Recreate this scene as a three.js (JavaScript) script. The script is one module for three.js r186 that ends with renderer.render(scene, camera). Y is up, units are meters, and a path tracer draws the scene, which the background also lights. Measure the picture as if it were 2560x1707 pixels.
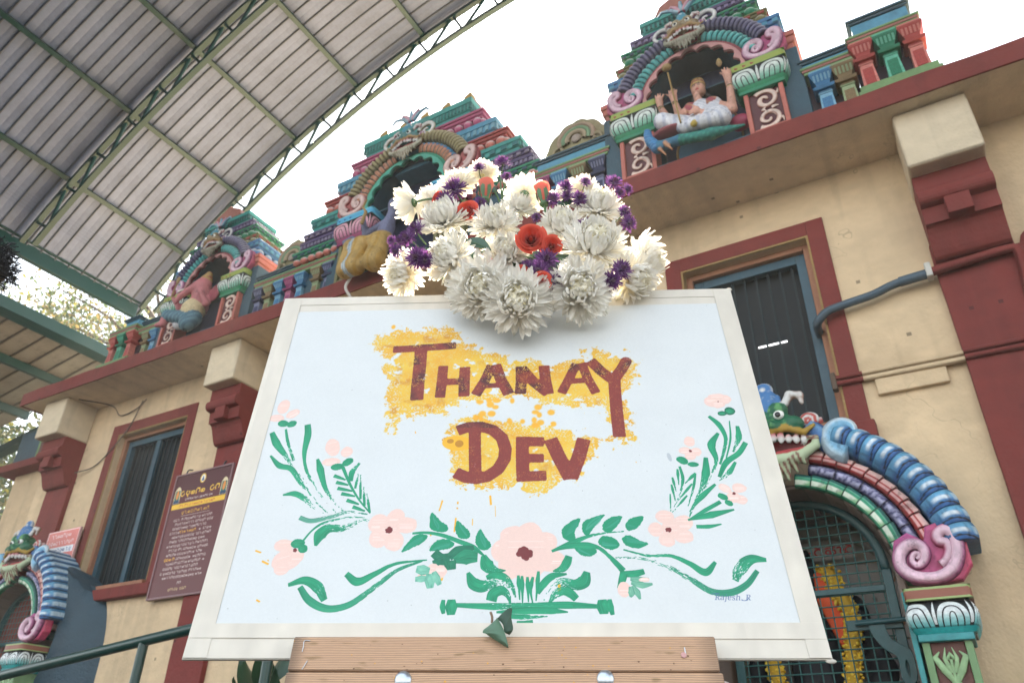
import * as THREE from 'three';
import { mergeGeometries, mergeVertices } from 'three/addons/utils/BufferGeometryUtils.js';
import { RoundedBoxGeometry } from 'three/addons/geometries/RoundedBoxGeometry.js';

// ---------- camera, sky, sun, exposure
const H = 0.9;                                   // eye height above the ground; everything below is laid out with the eye at y = 0 and lifted by H
const scene = new THREE.Scene();
const camera = new THREE.PerspectiveCamera(48.35, 1024 / 682, 0.05, 400);
camera.position.set(0, H, 0);
camera.rotation.order = 'YXZ';
camera.rotation.set(THREE.MathUtils.degToRad(30.367), THREE.MathUtils.degToRad(30.388), THREE.MathUtils.degToRad(1.058));
camera.focus = 1.62; camera.userData.fStop = 7.5;
const sunDir = new THREE.Vector3(-0.3335, 0.8181, -0.4686).normalize();
{ // clear, slightly hazy sky with a wide bright patch round the sun
  const w = 512, h = 256, d = new Float32Array(w * h * 4);
  for (let j = 0; j < h; j++) for (let i = 0; i < w; i++) {
    const el = ((j + 0.5) / h - 0.5) * Math.PI, az = ((i + 0.5) / w - 0.5) * 2 * Math.PI;
    const x = Math.cos(az) * Math.cos(el), y = Math.sin(el), z = Math.sin(az) * Math.cos(el);
    const c = Math.max(-1, Math.min(1, x * sunDir.x + y * sunDir.y + z * sunDir.z)), an = Math.acos(c);
    const t = Math.pow(Math.max(0, 1 - Math.max(0, y)), 2.2);        // 0 overhead, 1 at the horizon
    const glow = 2.2 * Math.exp(-an / 0.16) + 0.9 * Math.exp(-an / 0.5);
    const o = (j * w + i) * 4, k = y < 0 ? 0.08 : 0.3;
    d[o] = k * (0.74 + 0.56 * t + glow * 1.05); d[o + 1] = k * (0.90 + 0.44 * t + glow); d[o + 2] = k * (1.12 + 0.26 * t + glow * 0.92); d[o + 3] = 1;
  }
  const t = new THREE.DataTexture(d, w, h, THREE.RGBAFormat, THREE.FloatType);
  t.mapping = THREE.EquirectangularReflectionMapping; t.magFilter = THREE.LinearFilter; t.needsUpdate = true;
  scene.background = t; scene.environment = t;
}
scene.fog = new THREE.FogExp2(0xf4f2ee, 0.0035);      // thin fog added to imitate the milky veil of lens glare
const sun = new THREE.DirectionalLight(0xfff2dc, 5);
sun.position.copy(sunDir).multiplyScalar(40); sun.castShadow = true;
sun.shadow.mapSize.set(2048, 2048);
Object.assign(sun.shadow.camera, { left: -14, right: 14, top: 14, bottom: -14, near: 1, far: 90 });
scene.add(sun, sun.target);
const renderer = new THREE.WebGLRenderer({ antialias: true });
renderer.setSize(1024, 682);
renderer.shadowMap.enabled = true;
renderer.toneMapping = THREE.LinearToneMapping;
renderer.toneMappingExposure = 7.4;

// ---------- helpers
let seed = 7;
const rnd = () => { seed |= 0; seed = seed + 0x6D2B79F5 | 0; let t = Math.imul(seed ^ seed >>> 15, 1 | seed); t = t + Math.imul(t ^ t >>> 7, 61 | t) ^ t; return ((t ^ t >>> 14) >>> 0) / 4294967296; };
const rr = (a, b) => a + (b - a) * rnd();
const V3 = (x, y, z) => new THREE.Vector3(x, y, z);
const { sin, cos, PI, max, min, abs, floor, hypot, pow, exp, atan2, sqrt } = Math;
const lerp = (a, b, t) => a + (b - a) * t, clamp = (x, a = 0, b = 1) => x < a ? a : x > b ? b : x, sst = (a, b, x) => { const t = clamp((x - a) / (b - a)); return t * t * (3 - 2 * t); };
const hash = (x, y) => { const s = sin(x * 127.1 + y * 311.7) * 43758.5453; return s - floor(s); };
const vnoise = (x, y) => { const i = floor(x), j = floor(y), u = x - i, v = y - j, a = u * u * (3 - 2 * u), b = v * v * (3 - 2 * v); return lerp(lerp(hash(i, j), hash(i + 1, j), a), lerp(hash(i, j + 1), hash(i + 1, j + 1), a), b); };
const fbm = (x, y, n = 4) => { let s = 0, a = 0.5; for (let i = 0; i < n; i++) { s += a * vnoise(x, y); x = x * 2.03 + 17.1; y = y * 2.03 + 5.3; a *= 0.5; } return s; };

function canvasTex(w, h, draw, repeat) {
  const c = document.createElement('canvas'); c.width = w; c.height = h;
  draw(c.getContext('2d'), w, h);
  const t = new THREE.CanvasTexture(c); t.colorSpace = THREE.SRGBColorSpace;
  if (repeat) { t.wrapS = t.wrapT = THREE.RepeatWrapping; t.repeat.set(repeat, repeat); }
  return t;
}
function dataTex(n, fn, repeat, srgb) {           // tileable greys or colours computed per pixel
  const d = new Uint8Array(n * n * 4);
  for (let j = 0; j < n; j++) for (let i = 0; i < n; i++) { const v = fn(i / n, j / n), o = (j * n + i) * 4; for (let k = 0; k < 3; k++) d[o + k] = clamp(Array.isArray(v) ? v[k] : v) * 255; d[o + 3] = 255; }
  const t = new THREE.DataTexture(d, n, n); t.magFilter = THREE.LinearFilter; t.wrapS = t.wrapT = THREE.RepeatWrapping; t.repeat.set(repeat, repeat); if (srgb) t.colorSpace = THREE.SRGBColorSpace; t.needsUpdate = true; return t;
}
const tile = (f) => (x, y) => { const u = sst(0, .25, x), v = sst(0, .25, y); return lerp(lerp(f(x + 1, y + 1), f(x, y + 1), u), lerp(f(x + 1, y), f(x, y), u), v); };
const grimeT = dataTex(512, tile((x, y) => 0.86 + 0.2 * (fbm(x * 6, y * 6, 5) - 0.5) + 0.12 * (fbm(x * 60, y * 40, 3) - 0.5) - 0.5 * max(0, 0.3 - fbm(x * 14 + 9, y * 14, 3))), 0.8, true);
const plasterT = dataTex(1024, tile((x, y) => { const c = abs(fbm(x * 5 + 3, y * 5, 5) - .5), q = fbm(x * 3.3, y * 3.3, 5); return 0.94 + 0.12 * (q - 0.5) - .03 * sst(.55, .60, fbm(x * 5 + 20, y * 4, 4)) + 0.10 * (fbm(x * 30, y * 50, 3) - 0.5) - .045 * sst(.5, .72, fbm(x * 26, y * 2.2 + 5, 4)) - .16 * sst(.003, 0, c) * sst(.45, .55, q) - (hash(floor(x * 110), floor(y * 110)) > 0.9988 ? 0.3 : 0); }), 0.42, true);
const bumpT = dataTex(512, tile((x, y) => 0.5 + 0.5 * (fbm(x * 20, y * 20, 4) - 0.5) + 0.35 * (fbm(x * 90, y * 60, 2) - 0.5)), 1.1);
const lin = (c) => Array.isArray(c) ? new THREE.Color().setRGB(...c) : new THREE.Color(c);
const mats = {};
function enamel(c, rough = 0.55, o = {}) {        // brushed enamel paint on cement: one material per colour
  const key = String(c) + rough + JSON.stringify(Object.keys(o));
  return mats[key] ??= new THREE.MeshStandardMaterial({ color: lin(c), roughness: rough, map: grimeT, bumpMap: bumpT, bumpScale: 0.0035, ...o });
}
const plaster = (c, rough = 0.85, bs = 0.008) => new THREE.MeshStandardMaterial({ color: lin(c), roughness: rough, map: plasterT, bumpMap: bumpT, bumpScale: bs });
const wearT = dataTex(512, tile((x, y) => .95 + .3 * (fbm(x * 9, y * 9, 5) - .5) + .22 * (fbm(x * 50, y * 34, 3) - .5) - .18 * sst(.62, .74, fbm(x * 22 + 4, y * 22, 4))), 1.6, true);
const vpaint = new THREE.MeshStandardMaterial({ vertexColors: true, roughness: 0.62, map: wearT, bumpMap: bumpT, bumpScale: 0.005 });
const plain = (c, rough = 0.6, o = {}) => new THREE.MeshStandardMaterial({ color: lin(c), roughness: rough, ...o });

// palette: base colours of the paints (linear)
const P = { cream: [.72, .54, .33], creamPale: [.70, .58, .40], maroon: [.20, .028, .02], white: [.74, .74, .7], teal: [.045, .36, .31], green: [.015, .25, .12], blue: [.05, .2, .42], sky: [.09, .33, .48], navy: [.018, .03, .085], wall: [.025, .085, .12], red: [.42, .055, .045], salmon: [.6, .17, .12], pink: [.5, .09, .2], pale: [.72, .42, .42], magenta: [.28, .03, .12], olive: [.22, .2, .07], lime: [.2, .36, .13], purple: [.09, .06, .16], plum: [.04, .012, .025], gold: [.5, .3, .06], brown: [.16, .06, .04], skin: [.62, .3, .2], black: [.008, .009, .012], shed: [.0025, .036, .027], gate: [.01, .09, .095] };

const usedNames = new Map();
const numbered = (n) => { const k = usedNames.get(n) ?? 0; usedNames.set(n, k + 1); return k ? n + '_' + String(k).padStart(3, '0') : n; };
function tag(o, label, category, group, kind) {
  if (label) o.userData.label = label; if (category) o.userData.category = category; if (group) o.userData.group = group; if (kind) o.userData.kind = kind; return o;
}
function thing(name, label, category, [x, y, z], group, kind) {   // a Group at the thing's base
  const o = new THREE.Group(); o.name = numbered(name); o.position.set(x, y + H, z); o.userData = {}; o.B = [x, y, z]; o.top = o;
  scene.add(o); return tag(o, label, category, group, kind);
}
const planar = (g) => {                           // uv in metres along the face's main axis
  const p = g.attributes.position, n = g.attributes.normal, uv = new Float32Array(p.count * 2);
  for (let i = 0; i < p.count; i++) { const a = abs(n.getX(i)), b = abs(n.getY(i)), c = abs(n.getZ(i)); uv[2 * i] = a > b && a > c ? p.getZ(i) : p.getX(i); uv[2 * i + 1] = b >= a && b >= c ? p.getZ(i) : p.getY(i); }
  g.setAttribute('uv', new THREE.BufferAttribute(uv, 2)); return g;
};
const strip = (g) => { g = g.index ? g.toNonIndexed() : g; for (const k of Object.keys(g.attributes)) if (!['position', 'normal', 'uv', 'color'].includes(k)) g.deleteAttribute(k); return g; };
const merge = (gs) => { gs = gs.map(strip); const col = gs.some((g) => g.attributes.color); for (const g of gs) { if (!g.attributes.uv) planar(g); if (col && !g.attributes.color) paint(g, [.5, .5, .5]); } return mergeGeometries(gs); };
function paint(g, c) { const n = g.attributes.position.count, a = new Float32Array(n * 3), p = g.attributes.position; for (let i = 0; i < n; i++) { const k = typeof c === 'function' ? c(p.getX(i), p.getY(i), p.getZ(i), i) : c; a[3 * i] = k[0]; a[3 * i + 1] = k[1]; a[3 * i + 2] = k[2]; } g.setAttribute('color', new THREE.BufferAttribute(a, 3)); return g; }
function mesh(name, g, m, parent) {
  const o = new THREE.Mesh(g, m); o.name = name; o.castShadow = o.receiveShadow = true; parent.add(o); o.B = parent.B; return o;
}
// geometry given in place (eye coordinates): moved into the parent's frame
function part(name, g, m, parent, keepUV) {
  if (Array.isArray(g)) g = merge(g);
  if (!keepUV || !g.attributes.uv) planar(g);
  const b = parent.B; g.translate(-b[0], -b[1], -b[2]); return mesh(name, g, m, parent);
}
// a shared geometry set at a place
function put(name, g, m, parent, x, y, z, rx = 0, ry = 0, rz = 0, s = 1) {
  const o = mesh(name, g, m, parent), b = parent.B; o.position.set(x - b[0], y - b[1], z - b[2]); o.rotation.set(rx, ry, rz);
  if (typeof s === 'number') o.scale.setScalar(s); else o.scale.set(...s); o.B = [0, 0, 0]; return o;
}
const box = (x0, x1, y0, y1, z0, z1, r = 0.008) => { const w = x1 - x0, h = y1 - y0, d = z1 - z0, g = r ? new RoundedBoxGeometry(w, h, d, 2, min(r, w / 2.2, h / 2.2, d / 2.2)) : new THREE.BoxGeometry(w, h, d); return planar(g.translate((x0 + x1) / 2, (y0 + y1) / 2, (z0 + z1) / 2)); };
const cyl = (a, b, r, n = 12, r2 = r) => { const A = V3(...a), Bv = V3(...b), d = Bv.clone().sub(A), g = new THREE.CylinderGeometry(r2, r, d.length(), n); g.applyQuaternion(new THREE.Quaternion().setFromUnitVectors(V3(0, 1, 0), d.clone().normalize())); return g.translate(...A.add(Bv).multiplyScalar(.5).toArray()); };
const bar = (a, b, w, h = w) => { const A = V3(...a), Bv = V3(...b), d = Bv.clone().sub(A), L = d.length(), g = new THREE.BoxGeometry(w, h, L); const m = new THREE.Matrix4().lookAt(V3(0, 0, 0), d, abs(d.y) > .95 * L ? V3(1, 0, 0) : V3(0, 1, 0)); g.applyMatrix4(m); return g.translate(...A.add(Bv).multiplyScalar(.5).toArray()); };
const tube = (pts, r, n = 8, seg = pts.length * 6) => new THREE.TubeGeometry(new THREE.CatmullRomCurve3(pts.map((p) => V3(...p))), seg, r, n);
const lathe = (prof, n = 16) => new THREE.LatheGeometry(prof.map(([r, y]) => new THREE.Vector2(r, y)), n);
const shapeOf = (pts) => new THREE.Shape(pts.map(([x, y]) => new THREE.Vector2(x, y)));
const pairs = (a) => { const o = []; for (let i = 0; i < a.length; i += 2) o.push([a[i], a[i + 1]]); return o; };
const ext = (shape, z0, z1, bev = 0.006, cs = 12) => new THREE.ExtrudeGeometry(shape, { depth: z1 - z0 - 2 * bev, bevelEnabled: bev > 0, bevelSize: bev, bevelThickness: bev, bevelSegments: 2, curveSegments: cs }).translate(0, 0, z0 + bev);
// a moulding: profile [[z, y]...] swept along x between x0 and x1
const mould = (prof, x0, x1) => { const g = new THREE.ExtrudeGeometry(shapeOf(prof.map(([z, y]) => [-z, y])), { depth: x1 - x0, bevelEnabled: false }); g.rotateY(PI / 2); return planar(g.translate(x0, 0, 0)); };
// tapered tube along points of varying radius, flattened in z
function sweep(pts, rad, n = 8, flat = 1, col) {
  const N = pts.length, pos = [], idx = [], cl = [];
  for (let i = 0; i < N; i++) {
    const a = pts[max(0, i - 1)], b = pts[min(N - 1, i + 1)]; let tx = b[0] - a[0], ty = b[1] - a[1]; const L = hypot(tx, ty) || 1; tx /= L; ty /= L; const r = typeof rad === 'function' ? rad(i / (N - 1)) : rad;
    for (let k = 0; k < n; k++) { const q = k / n * 2 * PI; pos.push(pts[i][0] - ty * cos(q) * r, pts[i][1] + tx * cos(q) * r, (pts[i][2] ?? 0) + sin(q) * r * flat); if (col) cl.push(...col(i / (N - 1), cos(q), sin(q))); }
  }
  for (let i = 0; i < N - 1; i++) for (let k = 0; k < n; k++) { const a = i * n + k, b = i * n + (k + 1) % n; idx.push(a, b, a + n, b, b + n, a + n); }
  for (const [i, s] of [[0, 1], [N - 1, -1]]) for (let k = 1; k < n - 1; k++) s > 0 ? idx.push(i * n, i * n + k + 1, i * n + k) : idx.push(i * n, i * n + k, i * n + k + 1);
  const g = new THREE.BufferGeometry(); g.setAttribute('position', new THREE.Float32BufferAttribute(pos, 3)); if (col) g.setAttribute('color', new THREE.Float32BufferAttribute(cl, 3)); g.setIndex(idx); g.computeVertexNormals(); return g;
}
const spiral = (cx, cy, r0, r1, a0, a1, z = 0, n = 26) => Array.from({ length: n }, (_, i) => { const t = i / (n - 1), a = lerp(a0, a1, t), r = lerp(r0, r1, pow(t, .8)); return [cx + cos(a) * r, cy + sin(a) * r, z]; });
// a band round an arc with a rounded front, painted per vertex: u runs along (0..1), v from the inner to the outer edge
function arcBand(cx, cy, r0, r1, a0, a1, zb, zf, bulge, nu, nv, col, mod) {
  const pos = [], idx = [], cl = [], prof = [[0, 0, 0], [0, 1, 0]];
  for (let k = 1; k < nv; k++) prof.push([k / nv, 1, k / nv]);
  prof.push([1, 1, 1], [1, 0, 1]);
  const M = prof.length;
  for (let i = 0; i <= nu; i++) { const u = i / nu, a = lerp(a0, a1, u), m = mod ? mod(u) : 1;
    for (const [s, f, v] of prof) { const r = lerp(r0, lerp(r0, r1, .5 + .5 * m), s), z = f ? zf + bulge * m * sin(PI * s) ** .8 : zb; pos.push(cx + cos(a) * r, cy + sin(a) * r, z); cl.push(...col(u, v, f)); } }
  for (let i = 0; i < nu; i++) for (let k = 0; k < M - 1; k++) { const a = i * M + k, b = a + 1; a0 < a1 ? idx.push(a, a + M, b, b, a + M, b + M) : idx.push(a, b, a + M, b, b + M, a + M); }
  for (const i of [0, nu]) for (let k = 1; k < M - 1; k++) (i === 0) === (a0 < a1) ? idx.push(i * M, i * M + k, i * M + k + 1) : idx.push(i * M, i * M + k + 1, i * M + k);
  let g = new THREE.BufferGeometry(); g.setAttribute('position', new THREE.Float32BufferAttribute(pos, 3)); g.setAttribute('color', new THREE.Float32BufferAttribute(cl, 3)); g.setIndex(idx); g.computeVertexNormals(); return g;
}
const mixc = (a, b, t) => [lerp(a[0], b[0], t), lerp(a[1], b[1], t), lerp(a[2], b[2], t)];
// surface nets over a signed distance field f(x,y,z) with a colour col(x,y,z)
function sdfMesh(f, lo, hi, cell, col) {
  const n = [0, 1, 2].map((k) => Math.ceil((hi[k] - lo[k]) / cell) + 1), [nx, ny, nz] = n, F = new Float32Array(nx * ny * nz), id = (i, j, k) => (k * ny + j) * nx + i;
  for (let k = 0; k < nz; k++) for (let j = 0; j < ny; j++) for (let i = 0; i < nx; i++) F[id(i, j, k)] = f(lo[0] + i * cell, lo[1] + j * cell, lo[2] + k * cell);
  const vi = new Int32Array(nx * ny * nz).fill(-1), pos = [], idx = [], E = [[0, 1], [2, 3], [4, 5], [6, 7], [0, 2], [1, 3], [4, 6], [5, 7], [0, 4], [1, 5], [2, 6], [3, 7]];
  for (let k = 0; k < nz - 1; k++) for (let j = 0; j < ny - 1; j++) for (let i = 0; i < nx - 1; i++) {
    const c = []; for (let q = 0; q < 8; q++) c.push(F[id(i + (q & 1), j + (q >> 1 & 1), k + (q >> 2))]);
    let s = 0, x = 0, y = 0, z = 0;
    for (const [a, b] of E) if (c[a] < 0 !== c[b] < 0) { const t = c[a] / (c[a] - c[b]); x += lerp(a & 1, b & 1, t); y += lerp(a >> 1 & 1, b >> 1 & 1, t); z += lerp(a >> 2, b >> 2, t); s++; }
    if (s) { vi[id(i, j, k)] = pos.length / 3; pos.push(lo[0] + (i + x / s) * cell, lo[1] + (j + y / s) * cell, lo[2] + (k + z / s) * cell); }
  }
  for (let k = 1; k < nz - 1; k++) for (let j = 1; j < ny - 1; j++) for (let i = 1; i < nx - 1; i++) {
    const a = F[id(i, j, k)] < 0;
    const quad = (p, q, r, s, flip) => { if (p < 0 || q < 0 || r < 0 || s < 0) return; flip ? idx.push(p, r, q, p, s, r) : idx.push(p, q, r, p, r, s); };
    if (a !== F[id(i + 1, j, k)] < 0) quad(vi[id(i, j - 1, k - 1)], vi[id(i, j, k - 1)], vi[id(i, j, k)], vi[id(i, j - 1, k)], !a);
    if (a !== F[id(i, j + 1, k)] < 0) quad(vi[id(i - 1, j, k - 1)], vi[id(i - 1, j, k)], vi[id(i, j, k)], vi[id(i, j, k - 1)], !a);
    if (a !== F[id(i, j, k + 1)] < 0) quad(vi[id(i - 1, j - 1, k)], vi[id(i, j - 1, k)], vi[id(i, j, k)], vi[id(i - 1, j, k)], !a);
  }
  const g = new THREE.BufferGeometry(); g.setAttribute('position', new THREE.Float32BufferAttribute(pos, 3)); g.setIndex(idx); g.computeVertexNormals(); if (col) paint(g, col); return g;
}
const smin = (a, b, k) => { const h = clamp(.5 + .5 * (b - a) / k); return lerp(b, a, h) - k * h * (1 - h); };
const sdCap = (x, y, z, a, b, ra, rb) => { const bx = b[0] - a[0], by = b[1] - a[1], bz = b[2] - a[2], px = x - a[0], py = y - a[1], pz = z - a[2], t = clamp((px * bx + py * by + pz * bz) / (bx * bx + by * by + bz * bz)); return hypot(px - bx * t, py - by * t, pz - bz * t) - lerp(ra, rb, t); };
const sdEll = (x, y, z, c, r) => { const a = (x - c[0]) / r[0], b = (y - c[1]) / r[1], d = (z - c[2]) / r[2], k = hypot(a, b, d); return (k - 1) * min(r[0], r[1], r[2]); };

// ---------- ground
{
  const g = new THREE.PlaneGeometry(160, 160, 1, 1).rotateX(-PI / 2);
  const t = dataTex(512, tile((x, y) => { const v = .8 + .3 * (fbm(x * 8, y * 8, 5) - .5) + .25 * (hash(floor(x * 400), floor(y * 400)) - .5); return [v, v * .97, v * .92]; }), 1, true);
  planar(g); t.repeat.set(.35, .35);
  const o = mesh('ground', g, new THREE.MeshStandardMaterial({ color: lin([.70, .675, .63]), map: t, roughness: .9, bumpMap: bumpT, bumpScale: .01 }), scene); tag(o, null, null, null, 'structure');
}
// ---------- temple hall
const M = {
  wall: plaster(P.cream), soffit: plaster([.82, .66, .46], .9, .02), block: plaster(P.creamPale), maroon: plaster(P.maroon, .8, .006), raw: plaster([.36, .23, .09], .95, .02), wood: plaster([.38, .17, .09], .7),
  fin: enamel(P.gate, .5), inside: plaster([.03, .03, .035], .9),
};
const hall = thing('temple_hall', 'long cream and maroon temple hall with deep eaves and barred windows', 'temple', [-3.1, -H, -4]);
{
  // wall with window and door openings
  const s = shapeOf([[-7.9, -H], [2.6, -H], [2.6, 3.275], [-7.9, 3.275]]);
  const hole = (pts) => s.holes.push(new THREE.Path(pts.map(([x, y]) => new THREE.Vector2(x, y))));
  hole([[-6.73, 1.40], [-6.73, 2.87], [-5.745, 2.87], [-5.745, 1.40]]);
  hole([[-1.09, 1.62], [-1.09, 2.87], [-.3, 2.87], [-.3, 1.62]]);
  const arch = [[-1.07, -H + .01], [-1.07, .87]]; for (let i = 0; i <= 24; i++) { const a = PI - PI * i / 24; arch.push([-.652 + cos(a) * .42, .9 + sin(a) * .42]); } arch.push([-.232, -H + .01]); hole(arch);
  part('wall', ext(s, -4.25, -4, 0), M.wall, hall);
  part('end_wall', box(-7.898, -7.65, -H, 3.27, -9, -4.252, 0), M.wall, hall); part('end_wall', box(2.35, 2.598, -H, 3.27, -9, -4.252, 0), M.wall, hall); part('back_wall', box(-7.6, 2.3, -H, 3.27, -9.2, -9, 0), M.wall, hall);
  // roof slab: cream soffit and wavy maroon edge
  part('roof_slab', box(-7.88, 2.6, 3.276, 3.39, -9.2, -3.575, .004), M.soffit, hall);
  const f = [[-7.9, 3.405]], N = 110; for (let i = 0; i <= N; i++) f.push([lerp(2.62, -7.9, i / N), 3.405 + .004 * sin(i * .9)]); const low = []; for (let i = 1; i <= N; i++) low.push([lerp(-7.9, 2.62, i / N), 3.272 + .012 * (fbm(i * .8, 3, 3) - .5)]);
  part('fascia', ext(shapeOf([[-7.9, 3.27], ...low, ...f.slice(1)]), -3.575, -3.56, .003), M.maroon, hall);
  part('fascia', box(-7.905, -7.882, 3.27, 3.404, -9.2, -3.577, .003), M.maroon, hall);
  // beam ends, brackets and pilasters
  const prof = (x0, x1) => { const p = [[-4, 2.893], [-3.772, 2.893], [-3.772, 2.80]]; for (let i = 0; i <= 8; i++) { const a = i / 8 * PI; p.push([-3.775 + .035 * sin(a), 2.765 + .045 * cos(a) - .02]); } p.push([-3.80, 2.695], [-3.81, 2.62]); for (let i = 0; i <= 8; i++) { const a = i / 8; p.push([-3.81 - .13 * a, 2.60 - .16 * a + .03 * sin(a * 2 * PI)]); } p.push([-4, 2.44]); return mould(p, x0, x1); };
  for (const x of [.284, -2.45, -5.2, -7.62, 2.2]) {
    part('beam_end', box(x, x + .37, 2.893, 3.277, -4.001, -3.668, .018), M.block, hall);
    part('bracket', prof(x + .008, x + .362), M.maroon, hall);
    const L = [], R = []; for (let i = 0; i <= 30; i++) { const y = lerp(2.56, -H, i / 30); L.push([x + .004 + .016 * (fbm(i * .5, x * 3, 3) - .5), y]); R.unshift([x + .37 + .016 * (fbm(i * .5 + 40, x * 3, 3) - .5), y]); }
    part('pilaster', ext(shapeOf([...L, ...R]), -4, -3.955, .004), M.maroon, hall);
    part('bracket_tile', box(x + .12, x + .24, 2.60, 2.755, -3.83, -3.757, .006), M.maroon, hall);
  }
  part('wall_step', box(.655, .75, 2.2, 2.45, -4, -3.965, .01), M.maroon, hall);
  { const c = [[.67, 2.42], [.70, 2.50], [.78, 2.58], [.92, 2.66], [1.2, 2.70], [2.2, 2.70], [2.2, 2.45], [.67, 2.35]]; part('wall_band', ext(shapeOf(c), -4, -3.985, .003), M.maroon, hall); }
  // windows: maroon surround painted on the wall, raw cement reveal, blue steel frame with bars
  const win = (x0, x1, y0, y1, b, nb, mull, label) => {
    const w = part('window', [box(x0, x0 + b, y0 - .02, y1, -4.002, -3.988, .004), box(x1 - b, x1, y0 - .02, y1, -4.002, -3.988, .004), box(x0 + b, x1 - b, y1 - b, y1, -4.002, -3.989, .004)], M.maroon, hall); w.userData.label = label;
    const sub = (n, g, m) => part(n, g, m, w);
    const a = x0 + b, c = x1 - b, d = y1 - b, e = y0;
    sub('reveal', [box(a - .005, a + .012, e, d, -4.2, -3.992, 0), box(a + .012, c - .012, d - .012, d + .005, -4.2, -3.992, 0), box(c - .012, c + .005, e, d, -4.2, -3.992, 0)], M.raw);
    sub('wooden_frame', [box(a + .012, a + .05, e, d - .012, -4.16, -4.06, .006), box(c - .05, c - .012, e, d - .012, -4.16, -4.06, .006), box(a + .05, c - .05, d - .05, d - .012, -4.16, -4.06, .006)], M.wood);
    const fr = enamel([.035, .10, .135], .5), br = enamel([.012, .03, .035], .6);
    sub('steel_frame', [box(a + .05, a + .105, e + .01, d - .05, -4.15, -4.095, .004), box(c - .105, c - .05, e + .01, d - .05, -4.15, -4.095, .004), box(a + .105, c - .105, d - .11, d - .05, -4.15, -4.095, .004), box(a + .105, c - .105, e + .01, e + .06, -4.15, -4.095, .004)], fr);
    if (mull) sub('mullion', box((a + c) / 2 - .028, (a + c) / 2 + .028, e + .06, d - .11, -4.15, -4.1, .004), fr);
    for (let i = 0; i < nb; i++) { const x = lerp(a + .105, c - .105, (i + .5) / nb); const k = put('window_bar', WB[y1 - y0 > 1.4 ? 1 : 0] ??= new THREE.BoxGeometry(.011, d - e - .16, .011).translate(0, (d + e) / 2 - .025, 0), br, w, x, 0, -4.125); }
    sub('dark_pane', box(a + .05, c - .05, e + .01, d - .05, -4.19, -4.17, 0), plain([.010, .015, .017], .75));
    sub('sill', box(x0 - .02, x1 + .02, e - .1, e - .005, -4.02, -3.93, .012), M.maroon);
    sub('sill_top', box(a, c, e - .004, e + .03, -4.2, -3.955, .006), M.wood);
  };
  const WB = [];
  win(-6.85, -5.65, 1.38, 2.99, .105, 12, true, 'narrow barred window beside the maroon notice board');
  win(-1.19, -.2, 1.64, 2.983, .1, 8, false, 'barred window above the arched doorway');
  part('glow_strip', box(-.72, -.55, 2.302, 2.311, -4.172, -4.165, 0), new THREE.MeshStandardMaterial({ color: 0xffffff, emissive: 0xffffff, emissiveIntensity: .45 }), hall).name = 'window_glow_strip';  // emissive strip added to imitate a glimmer across the dark pane
  // raised cream panel under the conduits, wall patches
  part('cover_plate', box(-.137, .195, 1.772, 1.862, -4, -3.972, .006), M.wall, hall);
}
// ---------- annex at the left end
{
  const t = thing('annex', 'low cream annex with maroon eave and blue parapet left of the hall', 'annex', [-8.5, -H, -4.4]);
  part('wall', box(-9.15, -7.91, -H, 2.99, -6, -4.36, .01), M.wall, t);
  part('eave', box(-9.3, -7.91, 2.985, 3.075, -6, -4.2, .008), M.maroon, t);
  part('wall_band', box(-8.7, -7.91, 1.93, 2.02, -4.37, -4.345, .004), M.maroon, t);
  part('parapet', [box(-9.2, -7.95, 3.076, 3.5, -6, -4.3, .01)], enamel(P.wall), t);
  part('parapet_panel', box(-8.75, -8.35, 3.12, 3.42, -4.31, -4.285, .01), enamel(P.lime), t);
  part('parapet_panel', box(-8.68, -8.42, 3.16, 3.38, -4.29, -4.27, .01), enamel(P.brown), t);
}
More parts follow.
